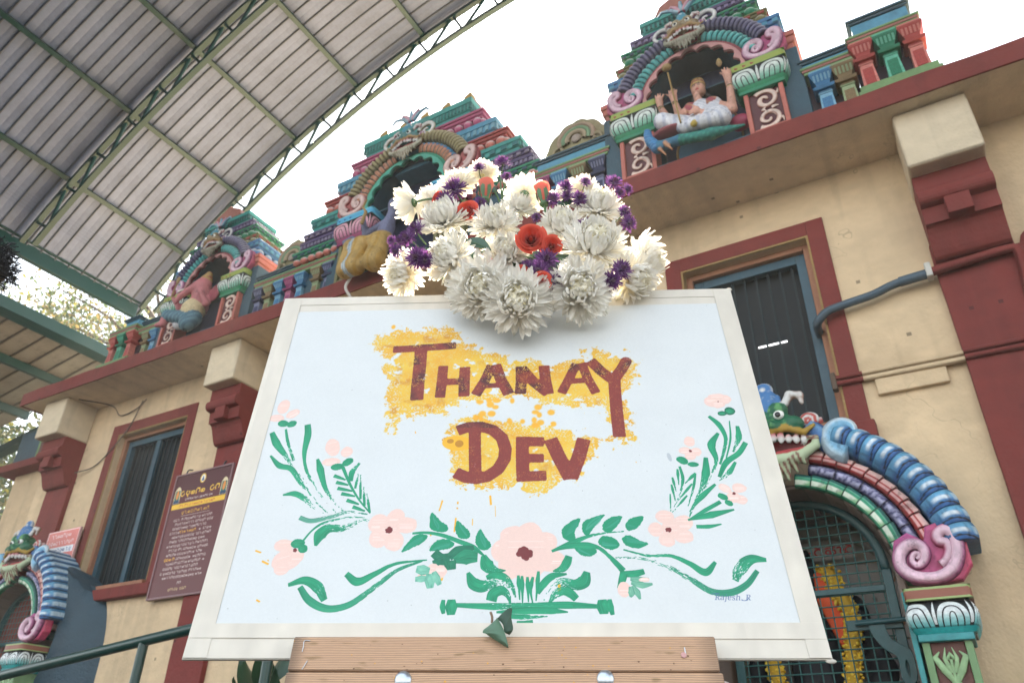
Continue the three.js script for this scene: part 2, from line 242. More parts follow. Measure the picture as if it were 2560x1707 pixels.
// ---------- things fixed to the wall
{
  const gm = enamel([.085, .14, .18], .55), mm = M.maroon;
  const t = thing('conduit_pipe', 'grey bent conduit turning maroon where it crosses the right pilaster', 'pipe', [.1, 2.3, -3.95]);
  part('pipe', tube([[-.36, 2.255, -4.1], [-.345, 2.262, -3.96], [-.29, 2.302, -3.94], [-.19, 2.322, -3.94], [-.04, 2.34, -3.94], [.06, 2.368, -3.94], [.14, 2.375, -3.935], [.235, 2.378, -3.93]], .023, 10, 50), gm, t);
  part('socket', cyl([.1, 2.374, -3.936], [.24, 2.378, -3.93], .027, 12), gm, t);
  part('painted_pipe', tube([[.25, 2.38, -3.925], [.45, 2.39, -3.92], [.60, 2.398, -3.92], [.645, 2.39, -3.92], [.655, 2.36, -3.92], [.65, 2.28, -3.93], [.63, 2.1, -3.96]], .025, 10, 50), mm, t);
  part('clamp', [box(.232, .262, 2.345, 2.43, -3.96, -3.896, .006)], plain([.5, .48, .42], .7), t);
  const u = thing('conduit_pair', 'twin conduits painted cream then maroon above the wall panel', 'conduit', [0, 1.9, -3.96]);
  for (const [dy, r] of [[0, .013], [-.033, .015]]) {
    part('cream_conduit', cyl([-.187, 1.91 + dy, -3.975], [.285, 1.902 + dy, -3.965], r, 10), M.wall, u);
    part('maroon_conduit', cyl([-.325, 1.912 + dy, -3.975], [-.187, 1.91 + dy, -3.975], r, 10), mm, u); part('maroon_conduit', cyl([.285, 1.902 + dy, -3.945], [1.4, 1.885 + dy, -3.945], r, 10), mm, u);
  }
  part('coupling', [box(-.345, -.318, 1.84, 1.94, -4, -3.95, .006)], plain([.08, .05, .03], .7), u);
  const wv = thing('loose_wire', 'thin grey wire hanging from the eave over the left barred window', 'wire', [-6.6, 3, -3.9]);
  part('wire', tube([[-7.2, 3.268, -3.75], [-7.0, 3.25, -3.99], [-6.8, 3.1, -3.985], [-6.55, 3.13, -3.985], [-6.45, 3.2, -3.985]], .006, 6, 40), plain([.12, .09, .07], .8), wv);
  part('wire', tube([[-6.5, 3.2, -3.985], [-6.58, 2.95, -3.98], [-6.75, 2.75, -3.975], [-7.0, 2.6, -3.985], [-7.2, 2.56, -3.94]], .006, 6, 40), plain([.12, .09, .07], .8), wv);
  const c = thing('flood_lamp', 'small white lamp on a curved white cable under the middle niche', 'lamp', [-3.52, 3.4, -3.5]);
  part('housing', lathe([[.001, .09], [.028, .088], [.034, .06], [.034, -.03], [.03, -.045], [.001, -.046]], 18).rotateX(.35).rotateZ(-.25).translate(-3.52, 3.43, -3.5), plain([.75, .73, .7], .4), c);
  part('visor', lathe([[.036, .062], [.04, .07], [.04, .045], [.036, .045]], 18).rotateX(.35).rotateZ(-.25).translate(-3.52, 3.43, -3.5), plain([.03, .03, .03], .4), c);
  part('cable', tube([[-3.51, 3.40, -3.52], [-3.50, 3.34, -3.5], [-3.535, 3.27, -3.5], [-3.52, 3.2, -3.56], [-3.5, 3.1, -3.7]], .011, 8, 40), plain([.7, .68, .64], .5), c);
  part('mount', cyl([-3.52, 3.42, -3.5], [-3.52, 3.41, -3.57], .012, 8), plain([.6, .58, .55], .5), c);
}
// ---------- notice boards: signs are flat prints in slim frames
const glyphs = (x, cx, y, w, h, n, lw, lang = 1) => {   // a line of rounded South Indian script, too small to be read in the photograph
  x.lineWidth = lw; x.lineCap = 'round'; let p = cx - w / 2; const adv = h * .92; x.beginPath();
  while (p < cx + w / 2 - adv) {
    if (hash(floor(p), floor(y)) > .90) { p += adv * .45; continue; }
    const k = floor(hash(p * 1.7, y) * 5), r = h * .36; const X = p + r, Y = y;
    if (k === 0) { x.moveTo(X + r, Y); x.arc(X, Y, r, 0, 5.2); } else if (k === 1) { x.moveTo(X - r, Y + r); x.arc(X, Y, r, 2.4, 6.9); x.moveTo(X + r, Y - r); x.lineTo(X - r * .4, Y - r * 1.15); } else if (k === 2) { x.moveTo(X, Y); x.arc(X - r * .4, Y + r * .2, r * .55, 0, 6.28); x.moveTo(X + r * 1.1, Y + r * .2); x.arc(X + r * .5, Y + r * .2, r * .6, 0, 6.28); } else if (k === 3) { x.moveTo(X - r, Y - r * .9); x.bezierCurveTo(X + r, Y - r * 1.4, X - r * .6, Y + r * .4, X + r, Y + r); } else { x.moveTo(X + r, Y - r * .6); x.arc(X, Y, r * .85, -.6, 4.4); x.moveTo(X, Y + r); x.lineTo(X + r * .3, Y + r * 1.7); }
    p += adv * (1 + .25 * hash(p, 3));
  }
  x.stroke();
};
{
  const t = thing('notice_board', 'tall maroon notice board with yellow title and white script beside the window', 'notice board', [-5.28, 1.74, -3.93]);
  const tex = canvasTex(660, 1024, (x, w, h) => {
    x.fillStyle = '#5a1a1c'; x.fillRect(0, 0, w, h); x.fillStyle = '#4c1417'; x.fillRect(0, 0, w, 170);
    const em = (cx, cy, r, c2) => { x.fillStyle = '#e6b92e'; x.beginPath(); x.ellipse(cx, cy, r, r * 1.25, 0, 0, 7); x.fill(); x.fillStyle = '#e9e5d8'; x.beginPath(); x.ellipse(cx, cy, r * .72, r * .95, 0, 0, 7); x.fill(); x.fillStyle = c2; x.beginPath(); x.moveTo(cx, cy - r * .7); x.lineTo(cx + r * .55, cy + r * .7); x.lineTo(cx - r * .55, cy + r * .7); x.fill(); };
    em(330, 58, 34, '#2d5c8a');
    for (const cx of [52, 608]) { x.fillStyle = '#d8c9a0'; x.beginPath(); x.moveTo(cx - 38, 245); x.lineTo(cx - 36, 130); x.quadraticCurveTo(cx, 60, cx + 36, 130); x.lineTo(cx + 38, 245); x.fill(); x.fillStyle = '#1d6a5a'; x.fillRect(cx - 28, 130, 56, 110); x.fillStyle = '#d98a3a'; x.beginPath(); x.ellipse(cx, 170, 18, 40, 0, 0, 7); x.fill(); x.fillStyle = '#143d5e'; x.fillRect(cx - 34, 215, 68, 28); }
    x.strokeStyle = '#eec03a'; glyphs(x, 330, 165, 470, 58, 9, 9); x.strokeStyle = '#d9d0c8'; glyphs(x, 330, 222, 330, 20, 9, 3.5);
    x.fillStyle = '#e8b92c'; x.fillRect(14, 252, 632, 46); x.strokeStyle = '#b9541f'; glyphs(x, 330, 276, 440, 26, 9, 4);
    x.strokeStyle = '#d9a52c'; glyphs(x, 330, 338, 340, 34, 9, 5); x.fillStyle = '#cdbcae'; x.fillRect(160, 366, 340, 3);
    for (let i = 0; i < 14; i++) { x.strokeStyle = '#cbbab2'; glyphs(x, 325 + 22 * sin(i * 2.1), 398 + i * 37, 500 - 40 * (i % 3), 24, 9, 4.2); }
    x.fillStyle = '#5a1a1c'; x.fillRect(190, 490, 220, 36); x.fillRect(75, 712, 140, 38); x.strokeStyle = '#e0a52a'; glyphs(x, 300, 508, 220, 26, 9, 5); glyphs(x, 145, 731, 140, 28, 9, 6); x.strokeStyle = '#cbbab2'; glyphs(x, 330, 930, 50, 22, 9, 4); x.strokeStyle = '#c9b078'; glyphs(x, 330, 978, 230, 24, 9, 4);
  });
  const pts = [[-5.605, 2.262], [-4.94, 2.238], [-5.03, 1.226], [-5.655, 1.236]];
  part('panel', ext(shapeOf([[-5.615, 2.25], [-4.93, 2.25], [-4.93, 1.23], [-5.615, 1.23]]), -3.972, -3.945, .003), enamel(P.maroon, .4), t);
  const g = new THREE.PlaneGeometry(.665, 1.0).translate(-5.2725, 1.74, -3.942); part('print', g, new THREE.MeshStandardMaterial({ map: tex, roughness: .45 }), t, true);
  part('frame', [box(-5.622, -5.606, 1.222, 2.258, -3.975, -3.935, .003), box(-4.94, -4.924, 1.222, 2.258, -3.975, -3.935, .003), box(-5.606, -4.94, 1.222, 1.238, -3.975, -3.935, .003), box(-5.606, -4.94, 2.242, 2.258, -3.975, -3.935, .003)], plain([.22, .12, .12], .45), t);
  for (const x of [-5.5, -5.05]) part('hook', tube([[x, 2.25, -3.94], [x + .005, 2.29, -3.95], [x + .02, 2.30, -3.98]], .006, 6, 12), plain([.05, .05, .05]), t);
}
{
  const t = thing('script_sign', 'small pink sign with white lines of script between pilaster and window', 'sign', [-7.05, 1.8, -3.94]);
  const tex = canvasTex(512, 384, (x, w, h) => { x.fillStyle = '#d9796f'; x.fillRect(0, 0, w, h); x.strokeStyle = '#f0d6d0'; for (const [y, l, s] of [[55, 360, 46], [125, 420, 40], [268, 420, 40], [335, 430, 42]]) glyphs(x, 256, y, l, s, 8, 6); x.fillStyle = '#e2e4e6'; x.fillRect(30, 165, 452, 62); x.strokeStyle = '#39518a'; glyphs(x, 256, 196, 420, 42, 8, 7); x.strokeStyle = '#f3e3df'; x.lineWidth = 6; x.strokeRect(8, 8, w - 16, h - 16); });
  part('panel', box(-7.3, -6.82, 1.615, 1.985, -3.965, -3.945, .003), plain([.5, .3, .27], .6), t);
  part('print', new THREE.PlaneGeometry(.474, .364).translate(-7.06, 1.8, -3.942), new THREE.MeshStandardMaterial({ map: tex, roughness: .5 }), t, true);
}

// ---------- big barrel-roofed shed over the forecourt: sheets, ribs, purlins, lattice trusses, gutter beam
{
  const cx = -1.634, cy = -.984, R = 9.75, D = PI / 180, pt = (r, a) => [cx + cos(a * D) * r, cy + sin(a * D) * r];
  const Z0 = -5.02, ZN = 1.3, pitch = .18, A0 = 42.2, A1 = 138.4;
  const t = thing('barrel_shed', 'high barrel-roofed metal shed with green lattice trusses over the forecourt', 'shed', [cx, -H, -2]);
  const sheetM = [0, 1, 2].map((k) => new THREE.MeshStandardMaterial({ color: lin([[.20, .245, .375], [.188, .23, .352], [.213, .26, .395]][k]), roughness: .5, metalness: .05, map: grimeT, bumpMap: bumpT, bumpScale: .002, side: THREE.DoubleSide }));
  const ribM = plain([.075, .085, .10], .6), green = plain(P.shed, .38);
  // one sheet strip between two ribs, with a shallow stiffening crease, from eave to eave
  const strip1 = (() => { const pos = [], idx = [], K = [[0, 0], [.05, .0], [.085, .006], [.095, .006], [.13, 0], [.18, 0]], N = 72; for (let i = 0; i <= N; i++) { const a = lerp(A1, A0, i / N); for (const [w, d] of K) { const p = pt(R + d, a); pos.push(p[0] - cx, p[1] + H, w); } } const M2 = K.length; for (let i = 0; i < N; i++) for (let k = 0; k < M2 - 1; k++) { const a = i * M2 + k; idx.push(a, a + 1, a + M2, a + 1, a + M2 + 1, a + M2); } const g = new THREE.BufferGeometry(); g.setAttribute('position', new THREE.Float32BufferAttribute(pos, 3)); g.setIndex(idx); g.computeVertexNormals(); return planar(g); })();
  const rib1 = (() => { const pos = [], idx = [], K = [[-.012, 0], [-.007, -.018], [.007, -.018], [.012, 0]], N = 72; for (let i = 0; i <= N; i++) { const a = lerp(A1, A0, i / N); for (const [w, d] of K) { const p = pt(R + d, a); pos.push(p[0] - cx, p[1] + H, w); } } for (let i = 0; i < N; i++) for (let k = 0; k < 3; k++) { const a = i * 4 + k; idx.push(a, a + 1, a + 4, a + 1, a + 5, a + 4); } const g = new THREE.BufferGeometry(); g.setAttribute('position', new THREE.Float32BufferAttribute(pos, 3)); g.setIndex(idx); g.computeVertexNormals(); return planar(g); })();
  const n = Math.round((ZN - Z0) / pitch);
  for (let i = 0; i < n; i++) { put('roof_sheet', strip1, sheetM[floor(hash(i, 4) * 3)], t, cx, -H, Z0 + i * pitch); if (i) put('seam_rib', rib1, ribM, t, cx, -H, Z0 + i * pitch); }
  part('edge_trim', Array.from({ length: 40 }, (_, i) => { const p = pt(R - .01, lerp(A1, A0, i / 40)), q = pt(R - .01, lerp(A1, A0, (i + 1) / 40)); return bar([...p, Z0 - .01], [...q, Z0 - .01], .03, .05); }), green, t);
  const purl = []; for (let a = 132.1; a > 46; a -= 6.5) purl.push(a);
  for (const a of purl) { const p = pt(R - .062, a); const g = new THREE.BoxGeometry(.055, .085, ZN - Z0).rotateZ((a - 90) * D).translate(p[0], p[1], (Z0 + ZN) / 2); part('purlin', g, green, t); }
  const ro = R - .115, ri = R - .50;
  for (const z of [-4.96, -3.3, -1.35, .7]) {
    const tr = part('truss', Array.from({ length: 44 }, (_, i) => { const a = lerp(137.6, 43, i / 44), b = lerp(137.6, 43, (i + 1) / 44); return bar([...pt(ro, a), z], [...pt(ro, b), z], .06, .06); }), green, t);
    part('lower_chord', Array.from({ length: 44 }, (_, i) => { const a = lerp(136.9, 43.6, i / 44), b = lerp(136.9, 43.6, (i + 1) / 44); return bar([...pt(ri, a), z], [...pt(ri, b), z], .06, .055); }), green, tr);
    for (let a = 135.35; a > 46; a -= 3.25) { if (z > -3 && a < 120) { continue; } part('web_bar', cyl([...pt(ri, a), z], [...pt(ro, a + .5), z], .019, 6), green, tr); part('web_bar', cyl([...pt(ri, a), z], [...pt(ro, a - 2.6), z], .022, 6), green, tr); part('gusset', new THREE.BoxGeometry(.10, .05, .012).rotateZ((a - 90) * D).translate(...pt(ri + .02, a), z), green, tr); }
  }
  for (const s of [1, -1]) { const x = cx + s * (-8.87 - cx); part('gutter_beam', [box(x - .035, x + .035, 5.40, 5.60, Z0 + .05, ZN, .006), box(x - .08, x + .08, 5.60, 5.62, Z0 + .05, ZN, .004)], green, t); for (const z of s > 0 ? [1.0] : [-4.9, 1.0]) part('post', cyl([x, -H, z], [x, 5.4, z], .09, 16), green, t); }
}
{
  const t = thing('side_shed', 'lower lean-to shed with cream sheets and green gutter beyond the left end', 'shed', [-11, -H, -4]);
  const green = plain(P.shed, .4), tm = new THREE.MeshStandardMaterial({ color: lin([.36, .32, .26]), roughness: .5, map: grimeT }), ribM = plain([.1, .085, .065], .7);
  const Z0 = -5.3, Z1 = 1.6, X0 = -9.42, X1 = -13.6, Y = (x) => 5.0 + (x + 9.42) * .155;
  const sh = new THREE.BoxGeometry(hypot(X0 - X1, Y(X0) - Y(X1)), .008, .245).rotateZ(atan2(Y(X0) - Y(X1), X0 - X1)); planar(sh);
  for (let i = 0; i < 28; i++) { const z = Z0 + (i + .5) * .2464; put('roof_sheet', sh, tm, t, (X0 + X1) / 2, (Y(X0) + Y(X1)) / 2, z); part('seam_rib', bar([X0, Y(X0) - .012, z + .123], [X1, Y(X1) - .012, z + .123], .02, .02), ribM, t); }
  part('gutter_beam', [box(-9.47, -9.38, 4.90, 5.13, Z0, Z1, .006), box(-9.38, -9.24, 4.90, 4.92, Z0, Z1, 0), box(-9.25, -9.235, 4.90, 5.05, Z0, Z1, 0)], green, t);
  for (const x of [-10.3, -11.4, -12.6]) part('purlin', box(x - .035, x + .035, Y(x) - .13, Y(x) - .02, Z0, Z1, .004), green, t);
  part('tie_beam', bar([-9.6, 4.35, -5.2], [-13.6, 3.75, -5.2], .12, .12), green, t);
  for (const z of [-5.2, 1.4]) part('post', cyl([-13.3, -H, z], [-13.3, 4.3, z], .08, 12), green, t);
}
// ---------- trees beyond the sheds
{
  const leaf = (() => { const g = new THREE.PlaneGeometry(.055, .10, 2, 3), p = g.attributes.position; for (let i = 0; i < p.count; i++) { const x = p.getX(i), y = p.getY(i), w = max(.04, 1 - (y / .06) ** 2); p.setXYZ(i, x * w, y, -abs(x) * .35 - y * y * 1.6); } g.computeVertexNormals(); return g; })();
  const lm = new THREE.MeshPhysicalMaterial({ color: 0xffffff, roughness: .92, transmission: .5, thickness: 0, side: THREE.DoubleSide });
  const bark = new THREE.MeshStandardMaterial({ color: lin([.12, .09, .065]), roughness: .95, bumpMap: bumpT, bumpScale: .03 });
  function tree(label, base, top, r, n, hues) {
    n = floor(n * 2.6);
    const t = thing('tree', label, 'tree', [base[0], -H, base[2]], null);
    const limbs = [sweepV([[base[0], -H, base[2]], [base[0] + .2, lerp(-H, top, .3), base[2]], [base[0], lerp(-H, top, .6), base[2] + .2], [base[0] + .1, top - .5, base[2]]], .22, .05)], ends = [];
    for (let i = 0; i < 26; i++) { const h = rr(.35, .97), a = rnd() * 2 * PI, L = r * rr(.5, 1) * sqrt(max(.1, 1 - ((h - .66) / .42) ** 2)), y = lerp(-H, top, h), e = [base[0] + cos(a) * L, y + L * rr(.1, .4), base[2] + sin(a) * L]; limbs.push(sweepV([[base[0], y - .5, base[2]], [base[0] + cos(a) * L * .5, y + L * .12, base[2] + sin(a) * L * .5], e], .06, .015)); ends.push(e); for (let k = 0; k < 3; k++) ends.push([lerp(base[0], e[0], rr(.4, .9)) + rr(-.5, .5), lerp(y, e[1], .7) + rr(-.5, .5), lerp(base[2], e[2], rr(.4, .9)) + rr(-.5, .5)]); }
    part('trunk', limbs, bark, t);
    const im = new THREE.InstancedMesh(leaf, lm, n), m = new THREE.Matrix4(), q = new THREE.Quaternion(), e = new THREE.Euler(), c = new THREE.Color();
    for (let i = 0; i < n; i++) { const k = ends[floor(rnd() * ends.length)], s = .85, a = rnd() * 2 * PI, b = Math.acos(2 * rnd() - 1), d = s * Math.cbrt(rnd()); e.set(rr(-1.4, 1.4), rnd() * 6.3, rr(-.8, .8)); q.setFromEuler(e); m.compose(V3(k[0] - base[0] + cos(a) * sin(b) * d, k[1] + H + cos(b) * d * .7, k[2] - base[2] + sin(a) * sin(b) * d), q, V3(1, 1, 1).multiplyScalar(rr(.7, 1.3))); im.setMatrixAt(i, m); const h = hues[floor(rnd() * hues.length)], f = rr(.4, .9); im.setColorAt(i, c.setRGB(h[0] * f, h[1] * f, h[2] * f)); }
    im.name = 'crown'; im.castShadow = true; tag(im, null, null, null, 'stuff'); t.add(im);
  }
  function sweepV(pts, r0, r1) { const c = new THREE.CatmullRomCurve3(pts.map((p) => V3(...p))), g = new THREE.TubeGeometry(c, 14, 1, 7), p = g.attributes.position, pt = c.getSpacedPoints(14); for (let i = 0; i < p.count; i++) { const k = floor(i / 8), o = c.getPointAt(k / 14), rad = lerp(r0, r1, k / 14); p.setXYZ(i, o.x + (p.getX(i) - o.x) * rad, o.y + (p.getY(i) - o.y) * rad, o.z + (p.getZ(i) - o.z) * rad); } g.computeVertexNormals(); return g; }
  const ye = [[.24, .22, .05], [.16, .2, .06], [.10, .15, .05], [.3, .22, .07], [.12, .16, .06]], gr = [[.06, .11, .04], [.09, .14, .05], [.16, .17, .06]];
  tree('yellowing tree seen in the gap between the two shed roofs', [-15.5, 0, -9.5], 10.5, 4.6, 5200, ye);
  tree('sparse pale tree behind the left balustrade', [-19, 0, -14.5], 12.5, 4.8, 4200, ye);
  tree('green tree behind the low annex at the left edge', [-16.2, 0, -6.0], 6.0, 3.2, 5200, [...gr, ye[0]]);
  tree('dark green treetop showing past the left shrine', [-15.5, 0, -13.5], 12.2, 2.8, 3500, gr);
}

// ---------- painted cement ornament on the roof edge
// bulging capital with painted lotus petals: three sides, uv wraps left-front-right
function bulge(x0, x1, y0, y1, zb, zf, bf, n = 10) {
  const pos = [], uv = [], idx = [], W = x1 - x0, D = zf - zb, per = W + 2 * D, cols = [];
  const K = 14; for (let k = 0; k <= K; k++) cols.push(k / K);
  for (let j = 0; j <= n; j++) { const t = j / n, b = bf(t), y = lerp(y0, y1, t);
    for (const s of cols) { const d = s * per; let x, z; if (d < D) { x = x0 - b; z = zb + d / D * (D + b); } else if (d < D + W) { const f = (d - D) / W; x = lerp(x0 - b, x1 + b, f); z = zf + b; } else { x = x1 + b; z = zf + b - (d - D - W) / D * (D + b); } pos.push(x, y, z); uv.push(d / W, t); } }
  const C = cols.length; for (let j = 0; j < n; j++) for (let k = 0; k < C - 1; k++) { const a = j * C + k; idx.push(a, a + 1, a + C, a + 1, a + C + 1, a + C); }
  const g0 = new THREE.BufferGeometry(); g0.setAttribute('position', new THREE.Float32BufferAttribute(pos, 3)); g0.setAttribute('uv', new THREE.Float32BufferAttribute(uv, 2)); g0.setIndex(idx); g0.computeVertexNormals();
  const lid = (y, b) => { const g = new THREE.PlaneGeometry(W + 2 * b, D + b).rotateX(-PI / 2).translate((x0 + x1) / 2, y, (zb + zf + b) / 2); return g; };
  return merge([g0, lid(y1, bf(1)), lid(y0, bf(0)).rotateX(0)]);
}
const lotusTex = (lo, hi) => { const t = canvasTex(512, 256, (x, w, h) => {
  const g = x.createLinearGradient(0, 0, 0, h); g.addColorStop(0, hi); g.addColorStop(.42, hi); g.addColorStop(1, lo); x.fillStyle = '#07090a'; x.fillRect(0, 0, w, h);
  for (let i = -1; i < 3; i++) { const c = (i + .5) * w / 2, W = w / 2; for (const [k, col] of [[.44, g], [.315, '#06090a'], [.275, g], [.12, '#06090a'], [.085, g]]) { x.fillStyle = col; x.beginPath(); x.moveTo(c - W * k, h); x.bezierCurveTo(c - W * k * 1.05, h * (.62 - k * .9), c - W * k * .7, h * (.5 - k * .95), c, h * (.5 - k * .95)); x.bezierCurveTo(c + W * k * .7, h * (.5 - k * .95), c + W * k * 1.05, h * (.62 - k * .9), c + W * k, h); x.fill(); }
    x.fillStyle = hi; x.beginPath(); x.moveTo(c + W * .5 - 10, h * .75); x.quadraticCurveTo(c + W * .5 - 16, h * .3, c + W * .5, h * .03); x.quadraticCurveTo(c + W * .5 + 16, h * .3, c + W * .5 + 10, h * .75); x.fill(); }
  const s = x.createLinearGradient(0, h * .78, 0, h); s.addColorStop(0, 'rgba(0,0,0,0)'); s.addColorStop(.3, lo); s.addColorStop(1, lo); x.fillStyle = s; x.fillRect(0, h * .78, w, h);
  const im = x.getImageData(0, 0, w, h), d = im.data; for (let i = 0; i < d.length; i += 4) { const v = .88 + .24 * (fbm((i / 4 % w) / 20, floor(i / 4 / w) / 14, 3) - .3); for (let k = 0; k < 3; k++) d[i + k] *= v; } x.putImageData(im, 0, 0);
}); t.wrapS = THREE.RepeatWrapping; return t; };
const lotusM = { green: new THREE.MeshStandardMaterial({ map: lotusTex('#128a5c', '#d6ded4'), roughness: .5 }), teal: new THREE.MeshStandardMaterial({ map: lotusTex('#2aa9a8', '#dfe6e4'), roughness: .5 }), magenta: new THREE.MeshStandardMaterial({ map: lotusTex('#a03a68', '#e0a8b4'), roughness: .5 }) };
const friezeTex = (bg, edge, dot) => canvasTex(512, 64, (x, w, h) => { x.fillStyle = bg; x.fillRect(0, 0, w, h); x.fillStyle = edge; x.fillRect(0, 0, w, 12); x.fillRect(0, h - 10, w, 10); x.fillStyle = dot; for (let i = 0; i < 7; i++) { const c = (i + .5) * w / 7; x.beginPath(); x.moveTo(c - 13, 22); x.quadraticCurveTo(c - 16, 44, c, 44); x.quadraticCurveTo(c + 18, 42, c + 20, 30); x.quadraticCurveTo(c + 6, 30, c - 13, 22); x.fill(); } });
const friezeM = { lime: new THREE.MeshStandardMaterial({ map: friezeTex('#8e9a45', '#7f9a50', '#8a3a2c'), roughness: .55 }), brown: new THREE.MeshStandardMaterial({ map: friezeTex('#8a5240', '#93a86a', '#9ec27a'), roughness: .55 }), blue: new THREE.MeshStandardMaterial({ map: friezeTex('#4a9ec0', '#6ab6cc', '#1f5a86'), roughness: .55 }) };
const white = P.white;
// scroll ornament that ends an arch: volute, round belly, rising lobe with an inner hook. About 0.29 wide and 0.25 high round (0,0)
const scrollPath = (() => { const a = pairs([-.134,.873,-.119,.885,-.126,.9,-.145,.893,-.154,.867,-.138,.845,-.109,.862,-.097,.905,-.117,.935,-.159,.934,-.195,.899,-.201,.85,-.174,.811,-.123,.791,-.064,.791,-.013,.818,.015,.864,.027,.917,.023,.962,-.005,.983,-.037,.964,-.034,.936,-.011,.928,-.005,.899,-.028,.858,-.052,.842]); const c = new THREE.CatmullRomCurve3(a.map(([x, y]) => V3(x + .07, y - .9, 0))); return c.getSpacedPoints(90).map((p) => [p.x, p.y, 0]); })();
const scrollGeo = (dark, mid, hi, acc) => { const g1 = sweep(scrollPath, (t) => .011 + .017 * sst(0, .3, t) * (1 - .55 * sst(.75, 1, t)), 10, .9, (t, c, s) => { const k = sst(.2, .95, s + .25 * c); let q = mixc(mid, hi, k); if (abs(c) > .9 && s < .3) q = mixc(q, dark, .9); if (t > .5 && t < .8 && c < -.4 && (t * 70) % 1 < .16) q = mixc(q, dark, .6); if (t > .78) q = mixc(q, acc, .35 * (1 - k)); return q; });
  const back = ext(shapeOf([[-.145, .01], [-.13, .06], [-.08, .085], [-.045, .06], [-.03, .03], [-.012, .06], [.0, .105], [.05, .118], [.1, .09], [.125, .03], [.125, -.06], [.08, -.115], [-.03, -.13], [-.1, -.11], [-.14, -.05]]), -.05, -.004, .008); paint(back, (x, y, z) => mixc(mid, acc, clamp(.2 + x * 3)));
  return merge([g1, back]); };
// relief of leafy scrolls on a pillar face, w by h round its centre
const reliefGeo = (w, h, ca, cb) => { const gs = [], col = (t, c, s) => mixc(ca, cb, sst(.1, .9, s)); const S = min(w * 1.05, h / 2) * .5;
  for (const [dx, dy, f] of [[0, h * .25, 1], [0, -h * .25, -1]]) {
    const p = spiral(dx, dy, S * .12, S, 0.4 * f, (0.4 + 8.2) * f, 0, 40); gs.push(sweep(p, (t) => S * (.13 + .14 * t * (1 - .3 * t)), 7, .6, col));
    const q = spiral(dx + S * .1 * f, dy, S * .3, S * .66, 1.5 * f, 6.2 * f, 0, 24); gs.push(sweep(q, (t) => S * .14 * sin(PI * (.12 + .85 * t)), 6, .5, col));
    for (let k = 0; k < 4; k++) { const a = (1.2 + k * .75) * f + PI, b = [dx + cos(a) * S * 1.02, dy + sin(a) * S * 1.02, 0], e = [dx + cos(a + .35 * f) * S * 1.36, dy + sin(a + .35 * f) * S * 1.3, 0]; if (abs(e[0]) < w * .5) gs.push(sweep([b, [(b[0] + e[0]) / 2 + .004, (b[1] + e[1]) / 2, 0.003], e], (t) => S * .15 * (1 - .8 * t), 6, .6, col)); }
  } return merge(gs); };
